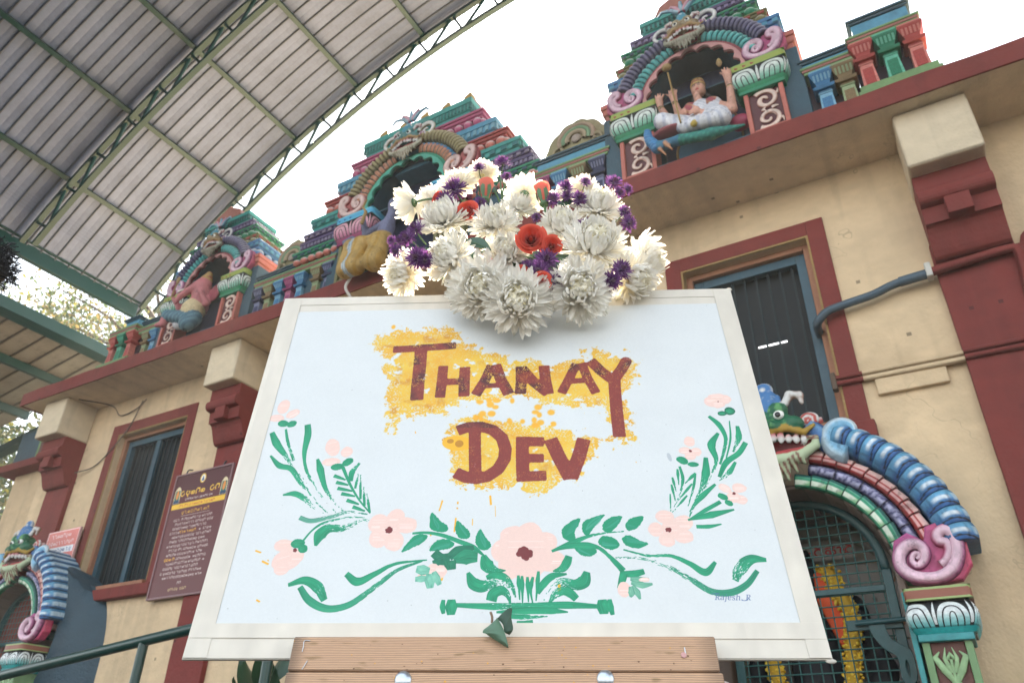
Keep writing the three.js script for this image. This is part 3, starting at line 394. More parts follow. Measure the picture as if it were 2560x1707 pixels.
// grinning lion-like mask that crowns an arch, one continuous surface; unit about 0.42 wide
function maskGeo(cell, c) {
  // each prim: shape, blend, colour key
  const S = [];
  const E = (ctr, r, k, key) => S.push([1, ctr, r, k, key]), C = (p, q, ra, rb, k, key) => S.push([0, p, q, ra, rb, k, key]);
  E([0, .03, 0], [.115, .10, .09], .02, 'face'); E([.062, .085, .06], [.05, .04, .04], .02, 'brow'); E([0, .0, .10], [.036, .034, .036], .02, 'nose'); E([.038, -.012, .088], [.03, .024, .03], .015, 'nose'); E([.115, .0, .045], [.06, .045, .05], .03, 'face');
  C([.0, -.035, .095], [.09, -.03, .085], .016, .017, .008, 'lip'); C([.09, -.03, .085], [.165, -.055, .055], .017, .015, .008, 'lip'); C([.165, -.055, .055], [.215, -.015, .03], .015, .01, .008, 'lip');
  E([.10, -.10, .0], [.115, .075, .035], .01, 'maw');
  for (let k = 0; k < 5; k++) E([.022 + k * .034, -.070 - .004 * (k === 1 ? -1 : k), .088 - k * .012], [.0165, k === 1 ? .04 : .026, .015], .003, 'tooth');
  C([.0, -.18, .065], [.12, -.175, .05], .03, .028, .012, 'jaw'); C([.12, -.175, .05], [.205, -.125, .035], .027, .022, .012, 'jaw'); C([.205, -.125, .035], [.215, -.085, .035], .02, .014, .008, 'jaw'); C([.215, -.085, .035], [.18, -.08, .045], .013, .01, .006, 'jaw');
  C([.03, -.15, .075], [.16, -.135, .05], .012, .010, .006, 'tongue');
  for (let k = 0; k < 4; k++) C([.02 + k * .03, -.18, .06], [.012 + k * .045, -.31 + k * .035, .035], .026, .010, .008, 'beard');
  C([.018, .10, .045], [.02, .18, .03], .04, .038, .012, 'crest'); C([.055, .12, .03], [.06, .17, .02], .022, .02, .01, 'crest'); E([0, .225, .02], [.05, .045, .028], .008, 'crown');
  C([.095, .125, .03], [.125, .175, .02], .02, .022, .01, 'horn'); C([.125, .175, .02], [.175, .165, .02], .022, .018, .01, 'horn'); C([.175, .165, .02], [.18, .115, .03], .018, .011, .01, 'horn'); E([.195, .03, .0], [.05, .04, .02], .012, 'ear');
  const ds = (p, x, y, z) => p[0] ? sdEll(x, y, z, p[1], p[2]) : sdCap(x, y, z, p[1], p[2], p[3], p[4]);
  const f = (X, y, z) => { const x = abs(X); let d = 9; for (const p of S) d = smin(d, ds(p, x, y, z), p[p.length - 2]); return d; };
  const col = (X, y, z) => { const x = abs(X); let b = 9, k = ''; for (const p of S) { const d = ds(p, x, y, z); if (d < b) { b = d; k = p[p.length - 1]; } } const n = fbm(X * 70 + 9, y * 70, 2);
    switch (k) {
      case 'tooth': return mixc([.60, .16, .17], white, sst(-.05, -.085, y)); case 'maw': return mixc([.26, .015, .018], [.1, .01, .01], sst(-.08, -.12, y)); case 'tongue': return [.42, .04, .04];
      case 'lip': return mixc(c.lip, [.05, .05, .02], sst(.6, .8, n)); case 'jaw': return mixc(c.beard, c.pale, sst(.35, .6, abs((atan2(y + .1, x - .1) * 9) % 1 - .5) + .25 * n)); case 'beard': return mixc(c.beard, c.pale, sst(.5, .75, abs(sin(x * 120 + y * 30)) * .8 + .2 * n));
      case 'crest': return mixc(c.crest, white, .75 * sst(.35, .8, n) * sst(.1, .17, y)); case 'crown': return mixc(c.crest, white, max(sst(.02, .008, hypot(x, y - .22)), sst(.036, .046, hypot(x, (y - .225) * 1.1)) * (sin(atan2(y - .225, x) * 22) > 0 ? 1 : .2)));
      case 'horn': return mixc(c.horn, white, sst(.3, .6, z * 12 - .1 + n * .4)); case 'ear': return mixc(c.ear, white, sst(.5, .6, abs((hypot(x - .19, y - .02) * 40) % 1 - .5) + .25)); case 'brow': return mixc(c.face, c.spot, sst(.4, .6, sin(x * 110) * .25 + .25 + n * .6));
      default: return mixc(c.face, c.spot, sst(.52, .68, n + .12 * sin(x * 80))); } };
  return sdfMesh(f, [-.27, -.36, -.06], [.27, .29, .16], cell, col);
}
const maskCol = { face: [.01, .13, .06], spot: [.12, .36, .12], crest: [.06, .2, .45], horn: [.3, .15, .09], ear: [.5, .08, .06], beard: [.22, .085, .06], pale: [.5, .6, .38], lip: [.42, .26, .03] };
const maskCol2 = { face: [.06, .2, .2], spot: [.2, .36, .3], crest: [.06, .3, .4], horn: [.4, .12, .12], ear: [.3, .1, .2], beard: [.26, .2, .12], pale: [.5, .48, .36], lip: [.4, .25, .1] };
const eyeW = new THREE.SphereGeometry(.027, 16, 12), eyeK = new THREE.SphereGeometry(.0155, 12, 10), eyeM = plain([.8, .8, .76], .3), pupM = plain([.006, .006, .007], .2);
function addMask(name, geo, parent, x, y, z, s) {
  const m = put(name, geo, vpaint, parent, x, y, z, 0, 0, 0, s);
  for (const e of [-1, 1]) { put('eye', eyeW, eyeM, m, e * .066, .05, .083, 0, 0, 0, [1, .92, .7]); put('pupil', eyeK, pupM, m, e * .064, .046, .098, 0, 0, 0, [.95, .95, .5]); }
  return m;
}
const maskSmall = maskGeo(.0135, maskCol2), maskSmall2 = maskGeo(.0135, { ...maskCol2, pale: [.36, .36, .27], beard: [.24, .2, .14], face: [.3, .22, .12], spot: [.4, .36, .22] });
// egg-shaped petals of the cornices: one geometry per colour
const petalGeos = {};
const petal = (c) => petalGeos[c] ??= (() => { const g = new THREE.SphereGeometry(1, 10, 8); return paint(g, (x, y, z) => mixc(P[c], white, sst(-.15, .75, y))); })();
const dentil = new THREE.BoxGeometry(1, 1, 1);
function petalRow(t, c, hw, y0, y1, zf, zb, w, gap = 0) {
  const g = petal(c), n = Math.round(2 * hw / w), ww = 2 * hw / n, h = (y1 - y0) / 2;
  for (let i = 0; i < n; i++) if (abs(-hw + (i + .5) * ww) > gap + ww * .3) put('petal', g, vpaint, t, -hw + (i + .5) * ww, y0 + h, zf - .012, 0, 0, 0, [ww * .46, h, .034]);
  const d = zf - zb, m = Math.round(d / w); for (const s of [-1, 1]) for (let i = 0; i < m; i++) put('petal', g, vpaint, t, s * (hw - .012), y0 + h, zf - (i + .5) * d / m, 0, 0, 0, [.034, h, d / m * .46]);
}
// cornice slab: rolled lower edge, flat fillet above
function slab(t, name, c, hw, y0, y1, zf, zb, dots, gap = 0) {
  const h = y1 - y0, m = enamel(P[c] ?? c), bx = (w, a, b, z0, z1, r) => gap ? [box(-w, -gap, a, b, z0, z1, r), box(gap, w, a, b, z0, z1, r), box(-gap, gap, a, b, z0, -.28, 0)] : [box(-w, w, a, b, z0, z1, r)];
  part(name, [...bx(hw - .025, y0, y0 + h * .35, zb + .02, zf - .022, .006), ...bx(hw - .008, y0 + h * .3, y0 + h * .72, zb + .01, zf - .006, .012), ...bx(hw, y0 + h * .68, y1, zb, zf + .004, .005)], m, t);
  if (dots) { const gs = [], n = Math.round(2 * hw / dots.w); for (let i = 0; i < n; i++) { const x = -hw + (i + .5) * 2 * hw / n; if (abs(x) > gap) gs.push(new THREE.BoxGeometry(dots.w * .5, h * .3, .012).translate(x, y0 + h * .5, zf - .004)); } const d = zf - zb, k = Math.round(d / dots.w); for (const s of [-1, 1]) for (let i = 0; i < k; i++) gs.push(new THREE.BoxGeometry(.012, h * .3, dots.w * .5).translate(s * (hw - .007), y0 + h * .5, zf - (i + .5) * d / k)); part('dentil_row', gs, enamel(P[dots.c] ?? dots.c), t).userData.kind = 'stuff'; }
}
const finialGeo = lathe([[.001, 0], [.045, .005], [.05, .02], [.03, .03], [.055, .05], [.062, .08], [.045, .115], [.02, .125], [.028, .14], [.02, .165], [.001, .185]], 18);
const cusped = (R, r0, amp, n, a0, a1) => { const s = new THREE.Shape(); const N = 40; for (let i = 0; i <= N; i++) { const a = lerp(a0, a1, i / N); i ? s.lineTo(cos(a) * R, sin(a) * R) : s.moveTo(cos(a) * R, sin(a) * R); } const K = n * 8; for (let i = K; i >= 0; i--) { const a = lerp(a0, a1, i / K), r = r0 + amp * abs(sin(i / K * n * PI)); s.lineTo(cos(a) * r, sin(a) * r * 1.03); } return s; };
function niche(t, o) {          // local frame: x from the niche's middle, y from the roof edge, z = 0 at the pillars' faces
  const Z = 0; t.B = [0, 0, 0];
  part('back_wall', [box(-.30, .30, 0, .95, -.27, -.25, 0)], enamel(P.navy), t);
  part('side_wall', box(-.665, -.30, 0, .655, -.30, -.05, .006), enamel(P.wall), t); part('side_wall', box(.30, .665, 0, .655, -.30, -.05, .006), enamel(P.wall), t);
  part('floor_ledge', box(-.30, .30, -.004, .025, -.25, .0, .006), enamel([.03, .12, .17]), t);
  { const s = shapeOf([[-.62, .6], [.62, .6], [.62, .8], ...Array.from({ length: 17 }, (_, i) => [cos(.3 + (PI - .6) * i / 16) * .56, .63 + sin(.3 + (PI - .6) * i / 16) * .56]), [-.62, .8]]); s.holes.push(new THREE.Path(Array.from({ length: 33 }, (_, i) => { const a = -.06 + (PI + .12) * i / 32; return new THREE.Vector2(cos(a) * .345, .63 + sin(a) * .345); }))); part('arch_wall', ext(s, -.26, -.06, .003), enamel(P.wall), t); }
  for (const s of [-1, 1]) {
    const a = s < 0 ? -.54 : .298, b = s < 0 ? -.298 : .54;
    const pl = part('pillar', [box(a, a + .028, 0, .345, -.12, 0, .004), box(b - .028, b, 0, .345, -.12, 0, .004), box(a + .028, b - .028, 0, .03, -.12, -.003, .003)], enamel(o.edge), t);
    part('pillar_panel', box(a + .028, b - .028, .03, .345, -.12, -.022, .003), enamel(o.panel), pl);
    put('scroll_relief', o.relief, vpaint, pl, (a + b) / 2, .185, -.016);
    const cp = part('capital', bulge(a - .02, b + .02, .37, .54, -.14, .005, (q) => .028 * sin(PI * clamp(q * .9)) + .02 * q), lotusM[o.lotus], t, true);
    part('ledge', box(a - .02, b + .02, .343, .372, -.14, .012, .006), enamel(P[o.ledge]), cp);
    const fr = bulge(a - .055, b + .055, .54, .60, -.15, .03, () => 0, 1); part('frieze', fr, friezeM[o.frieze], t, true);
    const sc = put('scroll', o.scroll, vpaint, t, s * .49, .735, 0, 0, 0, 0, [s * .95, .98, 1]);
  }
  const R0 = .30, cy = .63;
  part('cusped_arch', ext(cusped(.375, .318, .03, 9, -.08, PI + .08), -.05, -.012, .004).translate(0, cy, 0), enamel(o.lip), t);
  part('cusped_edge', ext(cusped(.348, .30, .032, 9, -.08, PI + .08), -.02, .002, .004).translate(0, cy, 0), enamel(o.lipEdge), t);
  const band = (name, n, r0, r1, a0, a1, zf, b, col, mod) => { for (let i = 0; i < n; i++) part(name, arcBand(0, cy, r0, r1, lerp(a0, a1, i / n), lerp(a0, a1, (i + 1) / n) , -.06, zf, b, 6, 7, col, mod), vpaint, t); };
  const rib = (base, hi, lo) => (u, v, f) => { const e = abs(u - .5) * 2; let c = mixc(base, hi, sst(.75, .1, e) * sst(.2, .95, v)); c = mixc(c, lo, sst(.72, 1, e)); return v > .9 ? mixc(c, hi, .8) : c; };
  const mod = (u) => .55 + .45 * sin(PI * clamp(u, .02, .98));
  for (const [a0, a1] of [[.22, 1.32], [PI - .22, PI - 1.32]]) {
    band('arch_scale', 11, .375, .468, a0, a1, -.012, .03, o.inner, mod);
    band('arch_rib', 14, .474, .575, lerp(a0, a1, .12), a1 + (a1 > a0 ? .02 : -.02), .0, .035, o.outer, mod);
    const s = a1 > a0 ? 1 : -1; part('volute', sweep(spiral(cos(a1) * .55 + .03 * s, cy + sin(a1) * .55 + .02, .008, .075, 1.2, 1.2 + s * 8, 0.01, 34), (q) => .008 + .014 * q, 8, .9, (q, c, sn) => mixc(o.vol, white, sst(.3, .9, sn))), vpaint, t);
  }
  addMask('lion_mask', o.mask, t, 0, 1.135, .02, .66);
  part('crest', [0, 1, 2, 3, 4].map((k) => { const a = (k - 2) * .5; return sweep([[a * .02, 1.37, 0], [a * .08, 1.42, .01], [a * .14, 1.46 - abs(a) * .03, .015], [a * .17, 1.44 - abs(a) * .05, .02]], (q) => .02 * (1.1 - q * .7), 7, .8, (q, c, s) => mixc(k % 2 ? P.pink : P.sky, white, .4 * sst(.4, .9, s))); }), vpaint, t);
}
const shrines = {};
{
  const ribs = (base, hi, lo) => (u, v) => { const e = abs(u - .5) * 2; let c = mixc(base, hi, sst(.8, .05, e) * (.25 + .6 * sst(.35, .95, v))); if (e > .82) c = mixc(c, lo, sst(.8, .98, e)); return c; };
  const O1 = { edge: P.salmon, panel: [.12, .025, .03], relief: reliefGeo(.18, .31, [.46, .11, .06], [.76, .60, .50]), lotus: 'green', ledge: 'green', frieze: 'lime', scroll: scrollGeo([.1, .01, .06], [.36, .06, .2], [.72, .5, .58], [.5, .08, .1]), lip: [.3, .05, .06], lipEdge: [.66, .32, .3], inner: ribs([.03, .34, .33], [.35, .68, .62], [.008, .06, .07]), outer: ribs([.05, .045, .13], [.5, .48, .58], [.012, .012, .04]), vol: [.07, .06, .16], mask: maskSmall2 };
  const O2 = { edge: P.olive, panel: [.16, .13, .05], relief: reliefGeo(.17, .29, [.3, .26, .12], [.7, .66, .5]), lotus: 'magenta', ledge: 'magenta', frieze: 'blue', scroll: scrollGeo([.16, .02, .03], [.42, .12, .1], [.74, .55, .5], [.36, .05, .08]), lip: [.02, .28, .16], lipEdge: [.1, .48, .34], inner: (u, v) => { const e = abs(u - .5) * 2; return v > .75 ? [.08, .3, .5] : e > .8 ? [.02, .14, .12] : mixc([.5, .17, .06], [.6, .42, .35], .5 * sin(u * 7) ** 2); }, outer: ribs([.24, .2, .07], [.68, .6, .4], [.1, .05, .03]), vol: [.3, .25, .1], mask: maskSmall };
  function tower(name, label, x, sx, sy, o, wide) {
    const t = thing(name, label, 'roof shrine', [x, 3.43, -3.6], null); t.scale.set(sx, sy, 1); niche(t, o);
    const zb = -.46;
    if (!wide) {
      slab(t, 'cornice', 'salmon', .675, .655, .79, -.03, zb, null, .372);
      petalRow(t, 'blue', .60, .79, .895, -.04, zb + .02, .105, .372); slab(t, 'cornice', 'blue', .615, .895, 1.0, -.035, zb + .02, { c: 'sky', w: .07 }, .372);
      petalRow(t, 'olive', .535, 1.0, 1.06, -.05, zb + .03, .08); slab(t, 'cornice', 'olive', .55, 1.06, 1.11, -.045, zb + .03, { c: 'red', w: .09 });
      petalRow(t, 'green', .48, 1.11, 1.18, -.05, zb + .04, .085); slab(t, 'cornice', 'green', .50, 1.18, 1.25, -.045, zb + .04, { c: 'wall', w: .06 });
      slab(t, 'cornice', 'purple', .42, 1.25, 1.35, -.05, zb + .05, { c: [.25, .2, .34], w: .05 });
      slab(t, 'cornice', 'teal', .335, 1.35, 1.5, -.05, zb + .05, { c: [.01, .12, .11], w: .035 });
      part('top_scroll', [ext(shapeOf([[-.2, 1.5], [-.16, 1.58], [-.08, 1.62], [0, 1.68], [.08, 1.62], [.16, 1.58], [.2, 1.5]]), -.12, -.04, .01)], enamel([.42, .16, .12]), t);
      put('finial', finialGeo, enamel(P.gold, .45), t, 0, 1.5, -.26, 0, 0, 0, 1.25);
    } else {
      const q = (y) => (y - 3.43) / sy, h = (w) => w / sx;
      for (const s of [-1, 1]) part('core', box(s > 0 ? .372 : -h(1.1), s > 0 ? h(1.1) : -.372, 0, q(4.1), -.44, -.09, 0), enamel(P.wall), t);
      petalRow(t, 'salmon', h(1.20), q(3.83), q(3.9), -.05, zb + .02, .075, .372); slab(t, 'cornice', 'green', h(1.22), q(3.9), q(3.975), -.045, zb, { c: 'wall', w: .07 }, .372);
      slab(t, 'cornice', 'purple', h(1.16), q(3.975), q(4.08), -.06, zb + .02, { c: [.26, .22, .34], w: .035 }, .372); slab(t, 'cornice', 'purple', h(1.14), q(4.08), q(4.16), -.06, zb + .02, { c: [.3, .24, .32], w: .06 }, .372);
      slab(t, 'cornice', 'teal', h(1.065), q(4.16), q(4.295), -.045, zb + .02, { c: [.02, .2, .2], w: .09 }, .372);
      petalRow(t, 'salmon', h(.92), q(4.295), q(4.38), -.06, zb + .03, .085, .372); slab(t, 'cornice', 'red', h(.945), q(4.38), q(4.455), -.05, zb + .02, null, .372);
      slab(t, 'cornice', 'sky', h(.825), q(4.455), q(4.63), -.06, zb + .03, { c: [.2, .42, .5], w: .05 });
      petalRow(t, 'pink', h(.68), q(4.63), q(4.72), -.07, zb + .04, .08); slab(t, 'cornice', 'pink', h(.70), q(4.72), q(4.80), -.06, zb + .03);
      slab(t, 'cornice', 'teal', h(.575), q(4.80), q(4.99), -.06, zb + .04, { c: [.02, .2, .18], w: .03 });
      part('barrel_roof', (() => { const s = new THREE.Shape(); s.absellipse(0, 0, .17, q(5.1) - q(4.99), 0, PI); return new THREE.ExtrudeGeometry(s, { depth: 2 * h(.53), bevelEnabled: false, curveSegments: 14 }).rotateY(PI / 2).translate(-h(.53), q(4.99), -.25); })(), enamel([.42, .16, .14]), t);
      for (let i = 0; i < 5; i++) put('finial', finialGeo, enamel(P.gold, .45), t, -h(.46) + i * h(.23), q(5.07), -.2, 0, 0, 0, [.9 / sx, .9 / sy * 1.0, .9]);
    }
    return t;
  }
  shrines.right = tower('roof_shrine', 'stepped roof shrine with pink scrolls holding the seated statue in white', -.755, 1, 1, O1);
  shrines.left = tower('roof_shrine', 'small stepped roof shrine with gold pot finial holding the elephant-headed statue', -5.42, .93, .9, O1);
  shrines.mid = tower('roof_shrine', 'wide tiered roof shrine with a row of gold balls behind the bouquet', -3.157, 1.15, 1.1, O2, true);
}
// ---------- balustrades between the shrines
const balCol = { red: [P.red, [.62, .2, .16]], green: [[.01, .2, .1], [.12, .45, .3]], blue: [[.05, .2, .38], [.2, .42, .56]], olive: [[.24, .16, .07], [.3, .38, .2]], navy: [[.03, .04, .1], [.2, .22, .34]], magenta: [[.26, .03, .13], [.5, .16, .26]] };
const balGeo = {};
const baluster = (c) => balGeo[c] ??= (() => {   // unit height 1, width 0.3: tapering shaft with inset panel, collars and a flared fluted capital
  const [a, b] = balCol[c], P0 = (g, k) => paint(strip(g), k), fr = (w0, w1, y0, y1) => { const g = new THREE.CylinderGeometry(w1 * .7071, w0 * .7071, y1 - y0, 4, 1).rotateY(PI / 4).translate(0, (y0 + y1) / 2, 0); return g.toNonIndexed(); };
  const gs = [P0(fr(.235, .19, 0, .5), b), P0(new THREE.BoxGeometry(.15, .36, .02).rotateX(-.045).translate(0, .23, .105), a), P0(fr(.22, .22, .5, .53), b), P0(fr(.19, .19, .53, .58), a), P0(fr(.3, .34, .58, .63), a), P0(fr(.34, .26, .63, .67), b), P0(fr(.2, .22, .67, .74), a), P0(fr(.22, .36, .74, .9), a), P0(fr(.37, .37, .9, .95), a), P0(fr(.34, .34, .95, 1), b)];
  for (let i = -2; i <= 2; i++) gs.push(P0(new THREE.BoxGeometry(.032, .12, .02).rotateX(.42).translate(i * .058, .83, .147), b));
  for (const g of gs) g.computeVertexNormals(); return merge(gs); })();
function parapet(label, x0, x1, y0, y1, list, o = {}) {
  const z = o.z ?? -3.65, t = thing('parapet', label, 'balustrade', [(x0 + x1) / 2, y0, z], null);
  part('back_wall', box(x0, x1, y0, y1, z - .14, z - .09, 0), enamel(P.plum), t);
  for (const [x, c] of list) put('baluster', baluster(c), vpaint, t, x, y0, z - .04, 0, 0, 0, [y1 - y0, y1 - y0, y1 - y0]);
  const rail = (a, b, c, h, m) => part('rail', box(x0 - a, x1 + a, b, b + h, z - .15 - a, z + .01 + a * .5, .004), m, t);
  rail(.0, y1, 0, .022, enamel(P.lime)); rail(.008, y1 + .022, 0, .022, enamel([.36, .14, .1])); rail(.016, y1 + .044, 0, .018, enamel(P.lime));
  if (o.cope) { part('coping', [box(o.cope[0], o.cope[1], y1 + .062, o.cope[2] - .035, z - .15, z - .01, .004)], enamel(P.sky), t); part('coping', [box(o.cope[0] - .012, o.cope[1] + .012, o.cope[2] - .035, o.cope[2] - .018, z - .16, z + .003, .004), box(o.cope[0] - .022, o.cope[1] + .022, o.cope[2] - .018, o.cope[2], z - .17, z + .014, .004)], enamel(P.wall), t); }
  if (o.ledge) part('base_ledge', [box(x0 - .025, x1 + .03, 3.406, 3.45, z - .16, z + .04, .004), box(x0 - .012, x1 + .018, 3.45, y0 + .002, z - .16, z + .02, .004)], enamel(P.lime), t);
  if (o.side) for (let i = 0; i < 3; i++) put('baluster', baluster(o.side[i]), vpaint, t, x1 - .03, y0, z - .17 - i * .14, 0, PI / 2, 0, y1 - y0);
  return t;
}
parapet('low balustrade of blue and olive pillars right of the white-robed statue', -.09, .185, 3.42, 3.79, [[.0, 'blue'], [.125, 'olive']], { cope: [-.09, .2, 3.93] });
parapet('raised end balustrade of two red pillars and a green one, under open sky', .19, .565, 3.50, 3.865, [[.245, 'red'], [.378, 'green'], [.512, 'red']], { z: -3.62, cope: [.225, .535, 4.07], ledge: true });
parapet('balustrade of navy, olive and blue pillars behind the top of the bouquet', -1.98, -1.40, 3.42, 3.77, [[-1.48, 'navy'], [-1.63, 'olive'], [-1.775, 'blue'], [-1.91, 'magenta']], { cope: [-1.96, -1.39, 3.95] });
parapet('balustrade of seven coloured pillars between left and middle shrines', -4.77, -3.85, 3.42, 3.735, [[-4.72, 'navy'], [-4.60, 'olive'], [-4.475, 'blue'], [-4.355, 'magenta'], [-4.23, 'blue'], [-4.05, 'olive'], [-3.92, 'navy']], { cope: [-4.76, -4.33, 3.865] });
parapet('low balustrade of olive and blue pillars left of the elephant-headed statue', -6.33, -6.04, 3.42, 3.72, [[-6.22, 'olive'], [-6.1, 'blue']], { cope: [-6.3, -6.05, 3.85] });
parapet('left end balustrade of two red pillars and a green one under blue coping', -6.75, -6.36, 3.47, 3.775, [[-6.69, 'red'], [-6.565, 'green'], [-6.42, 'red']], { z: -3.62, cope: [-6.56, -6.36, 3.935], ledge: true });
{ // shell-shaped crests standing on two balustrades
  const crest = (label, x, y, w, h) => { const t = thing('roof_crest', label, 'crest', [x, y, -3.72], null);
    const o = []; for (let i = 0; i <= 40; i++) { const a = PI * i / 40, k = 1 + .05 * abs(sin(a * 5.5)); o.push([x + cos(a) * w * .5 * k * (1.1 - .25 * sin(a)), y + pow(sin(a), .8) * h * k]); }
    part('shell', ext(shapeOf(o), -3.78, -3.70, .008), enamel([.3, .26, .12]), t);
    for (const [r, c] of [[.36, [.42, .3, .2]], [.27, [.2, .34, .18]], [.19, [.46, .36, .22]]]) part('ring', new THREE.TorusGeometry(r * h * 1.15, .018, 7, 28, PI * 1.25).rotateZ(-.4).scale(1.1, 1, 1).translate(x, y + h * .42, -3.69), enamel(c), t);
    part('boss', new THREE.SphereGeometry(h * .13, 14, 10).scale(1, 1, .5).translate(x, y + h * .42, -3.69), enamel([.4, .32, .26]), t);
    for (const s of [-1, 1]) part('curl', sweep(spiral(x + s * w * .33, y + .05, .006, .055, 0, s * 8, -3.69), (q) => .006 + .01 * q, 7, .8), enamel([.36, .3, .16]), t); };
  crest('olive shell-shaped crest on the balustrade right of the middle shrine', -1.655, 3.952, .47, .30);
  crest('olive shell-shaped crest between the left and middle shrines', -4.43, 3.867, .34, .31);
}

// ---------- arched doorways with lion masks, and the mesh gates in them
const bigMask = maskGeo(.0075, maskCol);
const bigScroll = scrollGeo([.12, .015, .07], [.42, .08, .24], [.80, .55, .64], [.62, .06, .07]);
const panelRelief = (() => { const col = (t, c, s) => mixc([.16, .055, .035], [.3, .48, .24], sst(-.2, .8, s)), gs = []; for (let k = 0; k < 4; k++) for (const s of [-1, 1]) { const y = .06 - k * .12; gs.push(sweep([[0, y - .05, 0], [s * .03, y, .004], [s * .055, y + .05, .004], [s * .035, y + .07, 0]], (t) => .016 * sin(PI * (.2 + .75 * t)), 8, .6, col), sweep([[s * .008, y - .01, 0], [s * .022, y + .045, .006], [s * .012, y + .085, .002]], (t) => .013 * (1.1 - t), 7, .6, col)); } gs.push(sweep([[0, -.45, 0], [0, -.1, .002], [0, .1, .002]], .007, 7, .7, col), sweep([[-.012, .10, 0], [0, .12, .006], [.012, .10, 0]], .01, 7, .7, col)); return merge(gs); })();
const tealEdge = enamel([.05, .36, .37]);
function doorway(name, label, dx, dy, hood) {
  const cx = -.652 + dx, cy = .85 + dy, base = -H, zf = -3.75;
  const t = thing(name, label, 'doorway', [cx, base, -3.8], 'arched doorways with painted surrounds');
  const band = (nm, n, r0, r1, a0, a1, z, b, col, mod, zb = -3.96) => { for (let i = 0; i < n; i++) part(nm, arcBand(cx, cy, r0, r1, lerp(a0, a1, i / n), lerp(a0, a1, (i + 1) / n), zb, z, b, 16, 15, col, mod), vpaint, t); };
  const H_ = [1, -1];
  for (const s of H_) {
    const A = (a) => s > 0 ? a : PI - a;
    // green scales, violet rope, red scales, blue serpent body
    band('green_scale', 9, .43, .497, A(-.08), A(1.42), zf + .012, .014, (u, v) => v < .16 ? [.01, .2, .09] : v < .52 ? (u < .06 || u > .96 ? [.01, .08, .05] : mixc([.22, .45, .22], [.68, .76, .62], sst(.3, .7, hash(floor(v * 3) + 3, 7) * .3 + u))) : v < .68 ? [.02, .26, .14] : v < .78 ? [.12, .42, .26] : [.01, .12, .1], (u) => .8 + .2 * u);
    band('violet_rope', 5, .50, .553, A(.10), A(1.30), zf - .004, .022, (u, v) => { const n = vnoise(u * 26, v * 5); return mixc([.06, .06, .16], [.42, .42, .58], sst(.35, .75, n) * sin(PI * v)); });
    band('red_scale', 11, .556, .617, A(.04), A(1.30), zf + .018, .018, (u, v) => v > .55 ? (u > .93 ? [.3, .03, .03] : mixc([.62, .25, .2], [.78, .52, .46], v)) : v > .4 ? [.36, .03, .03] : v > .22 ? (vnoise(u * 9, 2) > .45 ? [.66, .36, .34] : [.36, .03, .03]) : [.30, .022, .022], (u) => .75 + .25 * (1 - u));
    band('blue_scale', 10, .627, .775, A(.10), A(1.15), zf + .02, .075, (u, v) => { const e = abs(u - .07 - .2 * sin(PI * v)); if (e < .05 && v > .12) return [.006, .008, .012]; let c = mixc([.03, .13, .36], [.14, .42, .62], sst(.15, .75, u) * (.5 + .5 * v)); const w = sst(.17, .07, abs(u - .2 * sin(PI * v) - .38)) * sst(.3, .16, abs(v - .55)); c = mixc(c, [.68, .76, .8], w * (.7 + .5 * vnoise(u * 8, v * 9))); if (v > .88) c = mixc(c, u > .3 && u < .75 ? [.5, .62, .66] : [.04, .16, .3], .8); return c; }, (u) => .84 + .16 * pow(sin(PI * clamp(u * .92 + .04)), .6));
    const e = [cx + s * cos(1.15) * .70, cy + sin(1.15) * .70];
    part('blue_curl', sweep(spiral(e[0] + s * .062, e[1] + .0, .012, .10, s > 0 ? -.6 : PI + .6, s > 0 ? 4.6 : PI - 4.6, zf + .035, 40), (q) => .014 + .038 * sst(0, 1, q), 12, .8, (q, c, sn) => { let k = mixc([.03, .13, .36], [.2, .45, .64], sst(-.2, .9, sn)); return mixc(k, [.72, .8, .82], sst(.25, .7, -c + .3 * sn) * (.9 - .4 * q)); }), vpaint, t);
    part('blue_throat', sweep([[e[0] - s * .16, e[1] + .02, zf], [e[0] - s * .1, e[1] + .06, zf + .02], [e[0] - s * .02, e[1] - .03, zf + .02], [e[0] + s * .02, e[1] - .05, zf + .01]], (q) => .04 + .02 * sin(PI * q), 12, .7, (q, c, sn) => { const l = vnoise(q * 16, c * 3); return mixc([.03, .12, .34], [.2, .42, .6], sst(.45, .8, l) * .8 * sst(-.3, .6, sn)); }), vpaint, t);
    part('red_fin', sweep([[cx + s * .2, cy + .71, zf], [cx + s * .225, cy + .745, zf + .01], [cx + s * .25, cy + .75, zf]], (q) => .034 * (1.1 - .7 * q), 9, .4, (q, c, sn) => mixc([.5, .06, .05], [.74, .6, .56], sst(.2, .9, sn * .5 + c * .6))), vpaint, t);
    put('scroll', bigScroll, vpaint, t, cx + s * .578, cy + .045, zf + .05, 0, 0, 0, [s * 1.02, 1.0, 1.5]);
    // column: lotus capital, ledge, carved shaft
    const a = s > 0 ? .444 : -.67, b = s > 0 ? .67 : -.444, X0 = cx + a, X1 = cx + b, yc = -.118 + cy;   // capital top
    part('frieze', bulge(X0, X1 + .0, yc - .05, yc, -3.86, -3.612, () => 0.012, 1), friezeM.brown, t, true);
    const cp = part('capital', bulge(X0 + .005, X1 - .012, yc - .176, yc - .05, -3.86, -3.63, (q) => .004 + .026 * sin(PI * clamp(q * .95)), 12), lotusM.teal, t, true); cp.userData.label = 'teal and white lotus capital';
    part('ledge', box(X0 + .004, X1 - .02, yc - .205, yc - .176, -3.86, -3.622, .006), tealEdge, cp);
    const sh = part('shaft', [box(X0 + .012, X0 + .04, base, yc - .204, -3.86, -3.64, .004), box(X1 - .062, X1 - .034, base, yc - .204, -3.86, -3.64, .004)], enamel([.2, .36, .16]), t);
